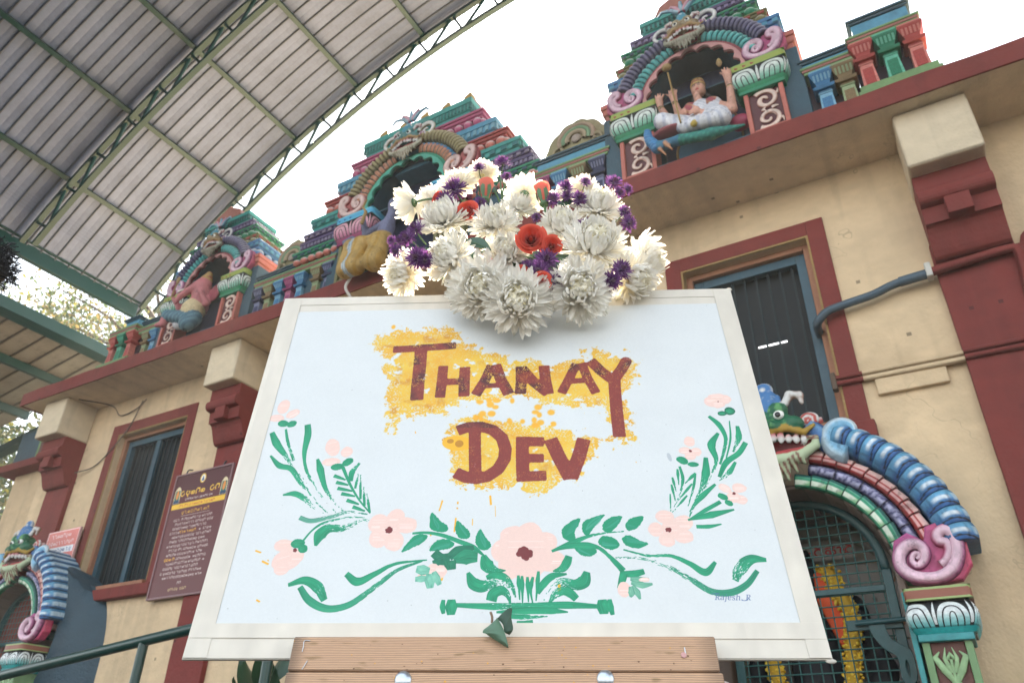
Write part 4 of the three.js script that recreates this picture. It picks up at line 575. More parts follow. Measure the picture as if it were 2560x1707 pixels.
    part('shaft_panel', box(X0 + .04, X1 - .062, base, yc - .204, -3.86, -3.655, .003), enamel([.15, .045, .03]), sh);
    put('leaf_relief', panelRelief, vpaint, sh, (X0 + X1) / 2 - .011, yc - .37, -3.651);
    part('teal_edge', box(s > 0 ? X0 - .022 : X1, s > 0 ? X0 : X1 + .022, base, yc - .0, -3.88, -3.66, .004), tealEdge, t);
  }
  const m = addMask('lion_mask', bigMask, t, cx, cy + .72, zf + .03, .98);
  // stone-lined passage
  const tile = new THREE.MeshStandardMaterial({ color: lin([.2, .145, .115]), roughness: .6, map: plasterT });
  for (let i = 0; i < 14; i++) { const a0 = -.02 + (PI + .04) * i / 14, a1 = -.02 + (PI + .04) * (i + 1) / 14 - .012; part('lining_tile', arcBand(cx, cy + .01, .415, .44, a0, a1, -4.3, -3.77, 0, 3, 2, () => [.2, .145, .115]), tile, t); }
  for (const s of H_) part('jamb', box(cx + (s > 0 ? .412 : -.44), cx + (s > 0 ? .44 : -.412), base, cy, -4.3, -3.77, 0), tile, t);
  if (hood) { // deep rounded cement hood behind the surround
    const pos = [], idx = [], N = 40, K = 10; for (let j = 0; j <= K; j++) { const q = j / K; for (let i = 0; i <= N; i++) { const a = -.55 + (PI + 1.1) * i / N, ca = cos(a), sa = sin(a), p = pow(abs(ca), 2 / 3) * Math.sign(ca), v = pow(abs(sa), 2 / 3) * Math.sign(sa); const w = pow(q, .7); pos.push(lerp(cx + ca * .735, cx - .05 + p * 1.18, w), lerp(cy + sa * .735, .62 + v * .99, w), lerp(-3.80, -4.01, q)); } } for (let j = 0; j < K; j++) for (let i = 0; i < N; i++) { const a = j * (N + 1) + i; idx.push(a, a + N + 1, a + 1, a + 1, a + N + 1, a + N + 2); }
    const g = new THREE.BufferGeometry(); g.setAttribute('position', new THREE.Float32BufferAttribute(pos, 3)); g.setIndex(idx); g.computeVertexNormals(); part('hood', g, plaster([.022, .06, .085], .6, .012), t);
    part('hood_side', [box(cx + .45, cx + 1.09, base, .64, -3.995, -3.97, .01)], plaster([.022, .06, .085], .6, .012), t);
  }
  return t;
}
doorway('arched_doorway', 'arched doorway with blue serpent scrolls at the lower right, below the barred window', 0, 0, false);
doorway('arched_doorway', 'arched doorway with a dark rounded hood, cut off by the left edge', -6.56, .19, true);
function gate(label, dx, dy, z) {
  const cx = -.652 + dx, cy = .9 + dy, R = .385, gm = enamel(P.gate, .45), wm = plain([.012, .085, .075], .5), t = thing('mesh_gate', label, 'gate', [cx, -H, z]);
  part('frame', arcBand(cx, cy, R - .042, R, 0, PI, z - .02, z + .012, .004, 40, 4, () => [0, 0, 0]), gm, t); for (const s of [-1, 1]) part('frame', box(cx + (s > 0 ? R - .042 : -R), cx + (s > 0 ? R : -R + .042), -H + .02, cy, z - .02, z + .014, .004), gm, t);
  const w0 = new THREE.CylinderGeometry(.0034, .0034, 1, 6);
  for (let x = -.33; x < .34; x += .0475) { const top = cy + sqrt((R - .03) ** 2 - x * x), L = top - (-H + .05); put('wire', w0, wm, t, cx + x, top - L / 2, z - .004, 0, 0, 0, [1, L, 1]); }
  for (let y = cy + .33; y > -.05; y -= .0475) { const w = y > cy ? sqrt((R - .03) ** 2 - (y - cy) ** 2) : R - .03; put('wire', w0, wm, t, cx, y, z + .003, 0, 0, PI / 2, [1, 2 * w, 1]); }
  part('cross_bar', box(cx - R + .04, cx + R - .04, cy - .095, cy - .067, z - .008, z + .018, .004), gm, t);
  part('bolt_plate', box(cx + .15, cx + R, cy - .262, cy - .215, z + .012, z + .03, .004), gm, t);
  part('bolt_rod', cyl([cx + .19, cy - .235, z + .045], [cx + .47, cy - .228, z + .045], .011, 10), gm, t);
  const hs = new THREE.Shape(); const P1 = [[.24, -.225], [.255, -.29], [.29, -.345], [.335, -.385], [.335, -.47], [.36, -.49], [.392, -.47], [.395, -.37], [.36, -.335], [.32, -.30], [.30, -.225]].map(([x, y]) => new THREE.Vector2(cx + x, cy + y)); hs.setFromPoints(new THREE.SplineCurve([...P1, P1[0]]).getPoints(50)); const ho = new THREE.Path(); ho.absellipse(cx + .366, cy - .43, .009, .036, 0, 2 * PI); hs.holes.push(ho); part('hasp', ext(hs, z + .035, z + .044, .002), gm, t);
  return t;
}
gate('green wire-mesh gate with a hasp in the lower right doorway', 0, 0, -3.97);
gate('dark wire-mesh gate in the hooded doorway at the left edge', -6.56, .19, -3.93);
{ // little sanctum behind the right gate: slabs, draped figure, garland, paper sign
  const st = (k) => new THREE.MeshStandardMaterial({ color: lin([.52 + k * .08, .5 + k * .07, .48 + k * .07]), roughness: .5, map: plasterT });
  const t = thing('sanctum', 'grey stone-tiled chamber behind the right mesh gate', 'chamber', [-.65, -H, -4.8]);
  const ms = [st(0), st(.6), st(1)]; for (let j = 0; j < 7; j++) for (let i = 0; i < 5; i++) part('wall_tile', box(-1.55 + i * .4, -1.155 + i * .4, -H + j * .4, -.505 + j * .4 - .004, -4.64, -4.62, .003), ms[floor(hash(i, j + 3) * 3)], t);
  part('side_wall', box(-1.6, -1.57, -H, 2, -4.64, -4.26, 0), ms[0], t); part('side_wall', box(.42, .45, -H, 2, -4.64, -4.26, 0), ms[0], t); part('ceiling', box(-1.6, .45, 1.75, 1.78, -4.64, -4.26, 0), st(-.4), t); part('arched_lintel', arcBand(-.65, .86, .38, .46, .1, PI - .1, -4.6, -4.56, .01, 20, 4, () => [.2, .15, .12]), st(-1), t);
  const scr = plain([.42, .2, .1], .7); for (let k = 0; k < 7; k++) part('chalk_mark', tube(Array.from({ length: 7 }, (_, i) => [-.33 + (k % 2) * .1 + i * .012, 1.0 - k * .11 + (i % 2 ? .03 : -.02), -4.615]), .003, 5, 30), scr, t);
  const orangeM = plain([.8, .11, .03], .8), s = thing('paper_sign', 'white paper strip with red script behind the gate wires', 'sign', [-.6, 1.17, -4.55]);
  const tex = canvasTex(512, 128, (x, w, h) => { x.fillStyle = '#d6d4d2'; x.fillRect(0, 0, w, h); x.strokeStyle = '#d8383c'; x.lineWidth = 11; x.lineCap = 'round'; const g = (X, k) => { x.beginPath(); if (k === 0) { x.arc(X, 64, 26, .6, 5.6); x.moveTo(X + 20, 34); x.lineTo(X - 18, 24); } else if (k === 1) { x.arc(X - 14, 70, 17, 0, 6.28); x.moveTo(X + 34, 70); x.arc(X + 16, 70, 18, 0, 6.28); x.moveTo(X - 30, 40); x.bezierCurveTo(X, 24, X + 10, 48, X + 34, 30); } else { x.moveTo(X - 26, 40); x.bezierCurveTo(X + 30, 20, X - 34, 86, X + 6, 90); x.bezierCurveTo(X + 40, 88, X + 30, 50, X + 10, 60); } x.stroke(); }; [40, 110, 190, 265, 345, 420, 475].forEach((X, i) => g(X, i % 3)); });
  part('paper', box(-.86, -.46, 1.115, 1.205, -4.562, -4.56, 0), plain([.6, .6, .58], .8), s); part('print', new THREE.PlaneGeometry(.4, .088).translate(-.66, 1.16, -4.556), new THREE.MeshStandardMaterial({ map: tex, roughness: .8 }), s, true);
  part('thread', cyl([-.82, 1.2, -4.56], [-.82, 1.75, -4.56], .002, 5), plain([.5, .5, .5]), s); part('thread', cyl([-.5, 1.2, -4.56], [-.5, 1.75, -4.56], .002, 5), plain([.5, .5, .5]), s);
  // standing figure wrapped in black cloth with pointed headdress
  const fz = -4.38, d = thing('draped_statue', 'black-draped statue with pointed headdress standing behind the right gate', 'statue', [-.7, -H, fz]);
  const F = (x, y, z) => { x = abs(x + .72); let v = sdCap(x, y, z, [0, -.5, fz], [0, .72, fz], .2, .12); v = smin(v, sdCap(x, y, z, [.0, .86, fz], [.19, .80, fz], .08, .07), .05); v = smin(v, sdCap(x, y, z, [.19, .82, fz], [.3, .52, fz + .04], .065, .06), .05); v = smin(v, sdCap(x, y, z, [.3, .52, fz + .04], [.22, .3, fz + .1], .06, .05), .04); v = smin(v, sdEll(x, y, z, [0, .96, fz], [.095, .12, .09]), .04); v = smin(v, sdCap(x, y, z, [0, 1.02, fz], [.03, 1.13, fz], .07, .012), .03); return v + .006 * sin(x * 70 + y * 14); };
  part('black_cloth', sdfMesh(F, [-1.15, -H, fz - .3], [-.28, 1.2, fz + .28], .016), new THREE.MeshPhysicalMaterial({ color: lin([.012, .013, .017]), roughness: .75, sheen: .4 }), d);
  for (const g of [sweep([[-.62, .99, fz + .1], [-.60, .85, fz + .16], [-.55, .70, fz + .17], [-.53, .6, fz + .17]], (q) => .04 + .02 * sin(PI * q), 10, .45), sweep([[-.66, .18, fz + .2], [-.9, .05, fz + .22], [-.98, -.3, fz + .22]], .09, 10, .4), sweep([[-.6, .42, fz + .18], [-.5, .2, fz + .22], [-.42, -.2, fz + .22]], (q) => .04 + .07 * q, 10, .4)]) part('orange_sash', g, orangeM, d);
  const gl = thing('garland', 'thick yellow flower garland hanging round the draped statue', 'garland', [-.6, .5, fz + .16]);
  const gp = new THREE.CatmullRomCurve3([[-.62, 1.0, .06], [-.575, .97, .14], [-.54, .86, .19], [-.50, .74, .2], [-.525, .6, .2], [-.56, .42, .21], [-.62, .18, .24], [-.70, .02, .25], [-.80, .2, .24], [-.9, .5, .2], [-.9, .85, .16], [-.84, 1.0, .08]].map(([x, y, z]) => V3(x, y, fz + z)));
  const fl = [], one = new THREE.IcosahedronGeometry(1, 1); for (let i = 0; i < 1700; i++) { const p = gp.getPointAt(rnd()), a = rnd() * 6.3, b = rr(-1, 1), r = .030 + .013 * rnd(); const g = one.clone().scale(rr(.005, .010), rr(.005, .010), rr(.005, .010)).rotateX(rnd() * 3).rotateY(rnd() * 3).translate(p.x + cos(a) * r, p.y + b * r, p.z + sin(a) * r * .7); fl.push(paint(g, rnd() > .25 ? [.85, .60, .06] : [.78, .46, .03])); }
  part('blossoms', fl, new THREE.MeshStandardMaterial({ vertexColors: true, roughness: .9 }), gl).userData.kind = 'stuff';
  part('string', new THREE.TubeGeometry(gp, 80, .032, 9), plain([.6, .36, .03], .9), gl);
}

// ---------- cement statues: each body is one continuous painted surface
// prims: ['c', a, b, ra, rb, colour, k] capsules and ['e', centre, radii, colour, k] ellipsoids
function figure(prims, lo, hi, cell, tint) {
  const d1 = (p, x, y, z) => p[0] === 'c' ? sdCap(x, y, z, p[1], p[2], p[3], p[4]) : sdEll(x, y, z, p[1], p[2]);
  const f = (x, y, z) => { let d = 9; for (const p of prims) d = smin(d, d1(p, x, y, z), p[p.length - 1]); return d; };
  const col = (x, y, z) => { let b = 9, c = null; for (const p of prims) { const d = d1(p, x, y, z); if (d < b) { b = d; c = p[p.length - 2]; } } return tint ? tint(c, x, y, z) : c; };
  return sdfMesh(f, lo, hi, cell, col);
}
const SK = [.62, .33, .24], GD = [.46, .3, .1], WH = [.72, .72, .74], RD = [.34, .06, .08], GD2 = [.50, .33, .10];
{ // seated four-armed figure in white robe; x from the niche's middle, y from the roof edge
  const X = (x) => x + .755, Y = (y) => y - 3.43, c = thing('seated_statue', 'seated crowned statue in white robe and red shawl, one hand raised, holding a staff', 'statue', [-.755, 3.475, -3.64]);
  const at = (a, z) => [X(a[0]), Y(a[1]), z];
  const q = (s) => s;
  const head = at([-.726,3.968], .03), chin = at([-.739,3.9], .05), crown = at([-.719,4.105], .0), chest = at([-.72,3.788], .02), waist = at([-.733,3.674], .02), shL = at([-.805,3.833], .02), shR = at([-.632,3.786], .02), knL = at([-.972,3.75], .09), knR = at([-.597,3.594], .09), lap = at([-.772,3.612], .10);
  const ruE = at([-.534,3.691], .03), ruH = at([-.521,3.883], .06), ruP = at([-.522,3.963], .07), luE = at([-.862,3.767], .06), luH = at([-.873,3.863], .10), luP = at([-.876,3.916], .11), fuE = at([-.943,3.792], .04), fuH = at([-.976,3.889], .08), fuP = at([-.976,3.946], .09), loE = at([-.656,3.656], .06), loP = at([-.744,3.718], .11);
  const P2 = [
    ['e', head, [.046, .055, .047], SK, .01], ['e', [head[0] + .002, head[1] - .012, head[2] + .045], [.007, .011, .009], SK, .006], ['c', chin, chest, .022, .035, SK, .012],
    ['c', [crown[0] - .004, crown[1] + .055, crown[2] + .01], [head[0], head[1] + .042, head[2] - .005], .020, .051, GD2, .005], ['e', [crown[0], crown[1] + .012, 0], [.014, .02, .014], GD, .008],
    ['e', chest, [.08, .07, .05], SK, .02], ['c', [shL[0], shL[1], shL[2]], [shR[0], shR[1], shR[2]], .035, .04, RD, .015], ['c', chest, waist, .068, .08, WH, .02], ['e', [shR[0] - .02, shR[1] + .005, shR[2] + .02], [.05, .05, .045], RD, .012], ['e', [shL[0] + .01, shL[1] - .02, shL[2] + .015], [.042, .06, .04], RD, .012],
    ['c', [shR[0], shR[1], .035], [waist[0] + .05, waist[1], .05], .04, .05, WH, .015],
    ['c', [waist[0] + .03, waist[1] - .02, .03], knR, .065, .055, WH, .02], ['c', [waist[0] - .03, waist[1] - .02, .03], knL, .065, .05, WH, .02], ['e', at([-.644,3.656], .05), [.088, .085, .07], WH, .03], ['c', knR, lap, .055, .045, WH, .02], ['c', knL, [lap[0] - .04, lap[1] + .0, lap[2]], .055, .045, WH, .02], ['c', [waist[0] - .01, waist[1] - .02, .075], [lap[0] + .01, lap[1] - .03, .135], .025, .02, [.5, .36, .06], .008],
    ['c', shR, ruE, .036, .032, SK, .01], ['c', ruE, ruH, .030, .022, SK, .006], ['c', ruH, ruP, .023, .029, SK, .006],
    ['c', shL, luE, .036, .030, SK, .01], ['c', luE, luH, .028, .020, SK, .006], ['c', luH, luP, .020, .026, SK, .006],
    ['c', [shL[0] - .01, shL[1] - .02, 0], fuE, .036, .030, SK, .01], ['c', fuE, fuH, .028, .020, SK, .006], ['c', fuH, fuP, .020, .026, SK, .006],
    ['c', shR, loE, .035, .026, RD, .01], ['c', loE, loP, .024, .016, SK, .006], ['e', loP, [.026, .032, .016], SK, .006],
    ['c', [head[0] - .038, head[1] - .01, -.01], [head[0] - .05, head[1] - .10, .0], .018, .014, [.01, .01, .012], .008], ['c', [head[0] + .038, head[1] - .01, -.01], [head[0] + .065, head[1] - .09, .0], .018, .014, [.01, .01, .012], .008],
  ];
  const hand = (p, dir, n, sgn) => { for (let i = 0; i < n; i++) { const o = (i - 1.5) * .0125, L = [.044, .056, .053, .04][i]; P2.push(['c', [p[0] + o, p[1] + .012, p[2]], [p[0] + o * 1.35 + dir * .006, p[1] + .012 + L, p[2] + .004 - .004 * i], .0074, .0058, SK, .003]); } P2.push(['c', [p[0] - sgn * .014, p[1] - .004, p[2] + .006], [p[0] - sgn * .04, p[1] + .02, p[2] + .016], .008, .006, SK, .003]); };
  hand(ruP, -.4, 4, 1); hand(fuP, .5, 4, -1); hand(luP, .2, 4, 1);
  for (let i = 0; i < 4; i++) P2.push(['c', [loP[0] - .012, loP[1] + .012 - i * .009, loP[2] + .006], [loP[0] - .044, loP[1] + .004 - i * .010, loP[2] + .008], .0056, .0045, SK, .003]);
  P2.push(['c', [loP[0] + .0, loP[1] + .02, loP[2] + .01], [loP[0] - .016, loP[1] + .042, loP[2] + .014], .0065, .005, SK, .003]);
  const g = figure(P2, [-.36, -.02, -.08], [.36, .62, .22], .0065, (k, x, y, z) => {
    if (k === WH) return mixc(WH, [.5, .52, .6], sst(.55, .95, .5 + .5 * sin((x * 1.2 + y * .9) * 120 + 7 * sin(y * 18 + x * 9)))); if (k === RD) return mixc(RD, [.42, .2, .1], sst(.7, .9, .5 + .5 * sin((x + y) * 90)));
    if (k === GD2) { const fy = y - head[1]; return fy < .05 && fy > .038 ? [.3, .05, .05] : mixc(GD2, [.14, .07, .03], sst(.4, .8, .5 + .5 * sin(fy * 330)) * .8 + .5 * sst(.85, .95, .5 + .5 * sin(x * 170))); }
    if (k === GD) return mixc(GD, [.02, .16, .09], sst(.8, .95, .5 + .5 * sin(x * 130) * sin(y * 120)));
    if (k === SK) { const fx = x - head[0], fy = y - head[1]; if (hypot(fx, fy) < .055 && z > .04) { for (const s of [-1, 1]) { if (abs(fy - .006) < .0045 && abs(fx - s * .016) < .0095) return [.02, .015, .015]; if (abs(fy - .019) < .0026 && abs(fx - s * .016) < .012) return [.03, .02, .02]; } if (abs(fy + .028) < .005 && abs(fx) < .012) return [.42, .06, .06]; if (fy > .022 && fy < .032) return [.75, .72, .68]; if (abs(fx) < .004 && fy > .012 && fy < .034) return [.5, .05, .04]; }
      if (hypot(x - chest[0] + .01, y - chest[1] - .01) < .06 && z > .03 && (abs(hypot(x - chest[0], y - chest[1] - .07) - .075) < .008)) return GD; if (hypot(x - chest[0] + .012, y - chest[1] + .005) < .012) return [.02, .2, .1];
      for (const [h, e] of [[ruH, ruE], [luH, luE], [fuH, fuE]]) if (abs(y - lerp(h[1], e[1], .14)) < .007 && abs(x - h[0]) < .04) return abs(y - lerp(h[1], e[1], .14)) < .003 ? GD : [.02, .015, .015]; }
    return k; });
  c.B = [0, 0, 0]; const pad = (gg) => gg.translate(0, -.025, .0); part('body', pad(g), vpaint, c);
  const gold = enamel(GD, .4);
  part('staff', pad(cyl(at([-.84,3.619], .15), at([-.889,4.135], .12), .006, 8)), gold, c); part('staff_head', pad(new THREE.SphereGeometry(.035, 12, 9).scale(1, .75, .8).translate(...at([-.893,4.191], .12))), gold, c); const fl = at([-.558,4.071], .08); part('small_emblem', pad(lathe([[.001, 0], [.012, .005], [.02, .03], [.012, .06], [.001, .075]], 10).translate(fl[0], fl[1] - .02, fl[2])), gold, c);
  const bl = enamel([.14, .34, .48]); part('backrest', pad(ext(shapeOf([[-.18, .05], [.235, .05], [.235, .2], [.2, .37], [.12, .41], [.06, .36], [0, .40], [-.07, .35], [-.14, .30], [-.19, .2]]), -.12, -.10, .006)), bl, c);
  part('backrest_edge', pad(tube([[-.19, .1, -.1], [-.19, .2, -.1], [-.14, .30, -.1], [-.07, .35, -.1], [0, .40, -.1], [.06, .36, -.1], [.12, .41, -.1], [.2, .37, -.1], [.235, .2, -.1], [.235, .08, -.1]], .009, 7, 60)), gold, c);
  const b = at([-.506,3.585], .0); part('bolster', pad(new THREE.SphereGeometry(.066, 18, 14).scale(1, .85, .8).translate(...b)), enamel([.36, .03, .08]), c);
  const cu = at([-.949,3.629], .08); part('cushion', pad(new THREE.SphereGeometry(.1, 18, 12).scale(1.3, .26, .7).translate(cu[0] + .02, cu[1] + .005, cu[2])), enamel([.36, .09, .1]), c);
}
{ // peacock below the seated figure
  const t = thing('peacock_statue', 'blue and green peacock statue under the white-robed figure', 'statue', [-.98, 3.412, -3.60]); t.B = [0, 0, 0];
  const X = (a, z) => [a[0] + .98, a[1] - 3.43, z];
  const h = X([-1.085,3.881], .03), n1 = X([-1.08,3.782], .04), n2 = X([-1.083,3.683], .05), bd = X([-1.021,3.571], .06), tl = X([-.861,3.533], .09), te = X([-.468,3.456], .10), f1 = X([-.957,3.547], .10), f2 = X([-.916,3.469], .10), g1 = X([-1,3.529], .08), g2 = X([-.965,3.465], .08);
  const B = [.03, .16, .38], T = [.01, .17, .14], L = [.5, .24, .12];
  part('body', figure([['e', h, [.022, .02, .02], B, .01], ['c', [h[0] - .015, h[1], h[2]], [h[0] - .045, h[1] - .012, h[2]], .009, .003, GD, .005], ['c', h, n1, .016, .022, B, .012], ['c', n1, n2, .022, .036, B, .012], ['c', n2, bd, .034, .038, B, .02], ['c', bd, tl, .036, .034, [.03, .16, .26], .02], ['c', tl, [lerp(tl[0], te[0], .5), lerp(tl[1], te[1], .5) - .015, .1], .034, .036, T, .015], ['c', [lerp(tl[0], te[0], .5), lerp(tl[1], te[1], .5) - .015, .1], te, .04, .008, T, .015], ['c', f1, f2, .014, .007, L, .006], ['c', g1, g2, .012, .006, L, .006]], [-.12, -.03, -.03], [.62, .32, .17], .0085, (k, x, y, z) => k === T ? mixc(T, [.03, .28, .2], sst(.5, .9, .5 + .5 * sin(x * 120) * sin(y * 160))) : k === B ? mixc(B, [.1, .3, .5], sst(.4, .9, .5 + .5 * sin(y * 260))) : k), vpaint, t);
  for (const s of [-1, 0, 1]) part('crest_feather', tube([[h[0], h[1] + .015, h[2]], [h[0] + .008 + s * .006, h[1] + .035, h[2] + s * .008], [h[0] + .014 + s * .014, h[1] + .05, h[2] + s * .012]], .003, 6, 10), enamel(B), t);
}
{ // elephant-headed figure in the left niche
  const X = (a, z) => [a[0] + 5.42, a[1] - 3.43, z], t = thing('seated_statue', 'seated pink elephant-headed statue with pale belly in the left roof shrine', 'statue', [-5.42, 3.43, -3.6]); t.B = [0, 0, 0];
  const PK = [.5, .16, .17], BL = [.62, .5, .28], GR = [.06, .14, .19];
  const hd = X([-5.357,3.9], .06), tr1 = X([-5.452,3.825], .14), tr2 = X([-5.505,3.779], .16), ear = X([-5.256,3.819], .05), cr = X([-5.295,4.001], .04), be = X([-5.415,3.661], .06), sh = X([-5.253,3.7], .0), hA = X([-5.66,3.827], .12), hA2 = X([-5.682,3.891], .12), eA = X([-5.567,3.707], .10), kn = X([-5.642,3.626], .14), lg = X([-5.391,3.485], .10), ft = X([-5.684,3.549], .14);
  const g = figure([['e', hd, [.075, .085, .075], PK, .02], ['c', [hd[0] - .01, hd[1] - .02, hd[2] + .05], tr1, .045, .032, PK, .02], ['c', tr1, tr2, .03, .026, PK, .012], ['c', tr2, [tr2[0] - .035, tr2[1] - .06, tr2[2] + .01], .025, .018, PK, .012], ['e', [ear[0] + .03, ear[1] - .01, ear[2] - .03], [.065, .085, .02], [.30, .05, .07], .006], ['e', [hd[0] - .09, hd[1] - .01, hd[2] - .02], [.055, .07, .02], PK, .012],
    ['c', [hd[0] + .03, hd[1] + .125, hd[2] - .01], [hd[0] + .01, hd[1] + .075, hd[2] - .01], .03, .056, GD, .006], ['e', be, [.105, .10, .10], BL, .025], ['c', [be[0] + .02, be[1] + .05, .03], [hd[0], hd[1] - .07, hd[2]], .09, .07, PK, .03], ['c', [be[0] - .06, be[1] + .09, .03], eA, .04, .03, PK, .015], ['c', eA, hA, .028, .02, PK, .01], ['e', hA2, [.028, .034, .016], PK, .008], ['c', [be[0] + .11, be[1] + .1, .02], [be[0] + .16, be[1] + .02, .06], .04, .032, PK, .015], ['c', [be[0] + .16, be[1] + .02, .06], [be[0] + .13, be[1] + .12, .12], .03, .022, PK, .01],
    ['c', [be[0] - .03, be[1] - .09, .08], kn, .07, .055, GR, .02], ['c', [be[0] + .04, be[1] - .1, .06], lg, .075, .07, GR, .02], ['c', kn, ft, .045, .035, PK, .015], ['c', ft, [ft[0] - .05, ft[1] - .01, ft[2] + .02], .03, .022, PK, .01], ['e', [be[0] - .12, be[1] - .12, .07], [.08, .05, .05], WH, .015]], [-.40, -.02, -.09], [.32, .66, .3], .0095, (k, x, y, z) => { if (k === PK && hypot(x - hd[0] + .045, y - hd[1] - .005) < .012 && z > .08) return [.02, .015, .015]; if (k === GR) return mixc(GR, [.1, .22, .26], sst(.4, .9, .5 + .5 * sin((x - y) * 120))); if (k === GD) return mixc(GD, [.4, .05, .05], sst(.75, .9, .5 + .5 * sin(x * 90) * sin(y * 110))); return k; });
  part('body', g, vpaint, t);
  part('tusk', sweepT([[tr1[0] - .03, tr1[1] + .02, tr1[2] + .02], [tr1[0] - .06, tr1[1] - .01, tr1[2] + .05]]), plain([.7, .66, .55], .4), t);
  part('held_axe', [cyl([hA2[0] + .01, hA2[1] - .06, hA2[2] + .02], [hA2[0] + .045, hA2[1] + .12, hA2[2] + .02], .007, 7), new THREE.SphereGeometry(.028, 10, 8).scale(1, 1.3, .4).translate(hA2[0] + .045, hA2[1] + .12, hA2[2] + .02)], enamel(GD, .4), t);
  function sweepT(p) { return cyl(p[0], p[1], .012, 8, .004); }
}
{ // figure in the middle niche, mostly behind the bouquet
  const X = (a, z) => [a[0] + 3.16, a[1] - 3.43, z], t = thing('seated_statue', 'seated statue in yellow robe beside the white lamp in the middle shrine', 'statue', [-3.16, 3.43, -3.6]); t.B = [0, 0, 0];
  const YL = [.46, .30, .09], GY = [.16, .17, .27];
  const kn = X([-3.518,3.633], .13), f = X([-3.47,3.487], .16), bl = X([-3.268,3.646], .05), ch = X([-3.261,3.801], .02), el = X([-3.443,3.764], .06), hn = X([-3.428,3.853], .12), hd = X([-3.204,3.996], .02);
  part('body', figure([['e', [bl[0], bl[1] - .01, bl[2]], [.10, .08, .09], YL, .02], ['c', [bl[0] - .02, bl[1] - .02, .09], kn, .06, .05, YL, .03], ['c', kn, [kn[0] + .01, -.04, .15], .05, .075, YL, .03], ['c', [kn[0] + .10, kn[1] - .01, .13], [kn[0] + .11, -.04, .16], .055, .08, YL, .04], ['c', [bl[0] + .02, bl[1] - .04, .1], [bl[0] + .03, -.04, .14], .07, .09, YL, .04], ['c', ch, bl, .065, .07, GY, .02], ['c', [ch[0] - .06, ch[1] + .06, 0], el, .04, .03, GY, .012], ['c', el, hn, .028, .02, GY, .01], ['e', [hn[0], hn[1] + .02, hn[2]], [.02, .03, .015], GY, .006], ['e', hd, [.06, .075, .06], GY, .015], ['c', hd, ch, .035, .05, GY, .02], ['c', [hd[0], hd[1] + .05, .0], [hd[0], hd[1] + .16, -.01], .06, .02, GD, .01], ['c', [kn[0] + .02, kn[1] + .05, .14], [kn[0] - .03, kn[1] + .02, .17], .03, .02, GY, .01]], [-.48, -.16, -.1], [.3, .8, .34], .0105, (k, x, y) => k === YL ? (abs(x - kn[0] - .06 - .015 * sin(y * 30)) < .02 ? mixc([.2, .34, .44], [.6, .6, .56], sst(.3, .7, .5 + .5 * sin(x * 260))) : mixc(YL, [.42, .24, .04], sst(.6, .95, .5 + .5 * sin(x * 95 + 8 * (y - .1) ** 2 * 10)))) : k), vpaint, t);
  part('serpent', sweep([[hn[0] + .02, hn[1] - .06, .16], [hn[0] + .06, hn[1] + .04, .17], [hn[0] + .02, hn[1] + .10, .17], [hn[0] + .05, hn[1] + .17, .17]], (q) => .014 * (1.1 - .6 * q), 8), enamel(GD, .45), t);
  const c = X([-2.945,4.08], -.06); part('red_halo', ext((() => { const s = new THREE.Shape(); s.absellipse(c[0] + .02, c[1] - .08, .13, .19, 0, 2 * PI); return s; })(), -.10, -.07, .008), enamel([.42, .05, .035]), t);
}

// ---------- painted board on a wooden easel, leaning back about 12 degrees
const BO = V3(-1.23728, 0.18714, -0.96741), BU = V3(.89163, .00843, -.45269), BV = V3(-.10103, .97832, -.18077), BNrm = V3(.44135, .20692, .87315);
const boardPoint = (u, v, n) => BO.clone().addScaledVector(BU, u).addScaledVector(BV, v).addScaledVector(BNrm, n);
function onBoard(name, label, category, u, v, n) { const p = boardPoint(u, v, n), t = thing(name, label, category, p.toArray()); t.quaternion.setFromRotationMatrix(new THREE.Matrix4().makeBasis(BU, BV, BNrm)); t.B = [u, v, n]; return t; }
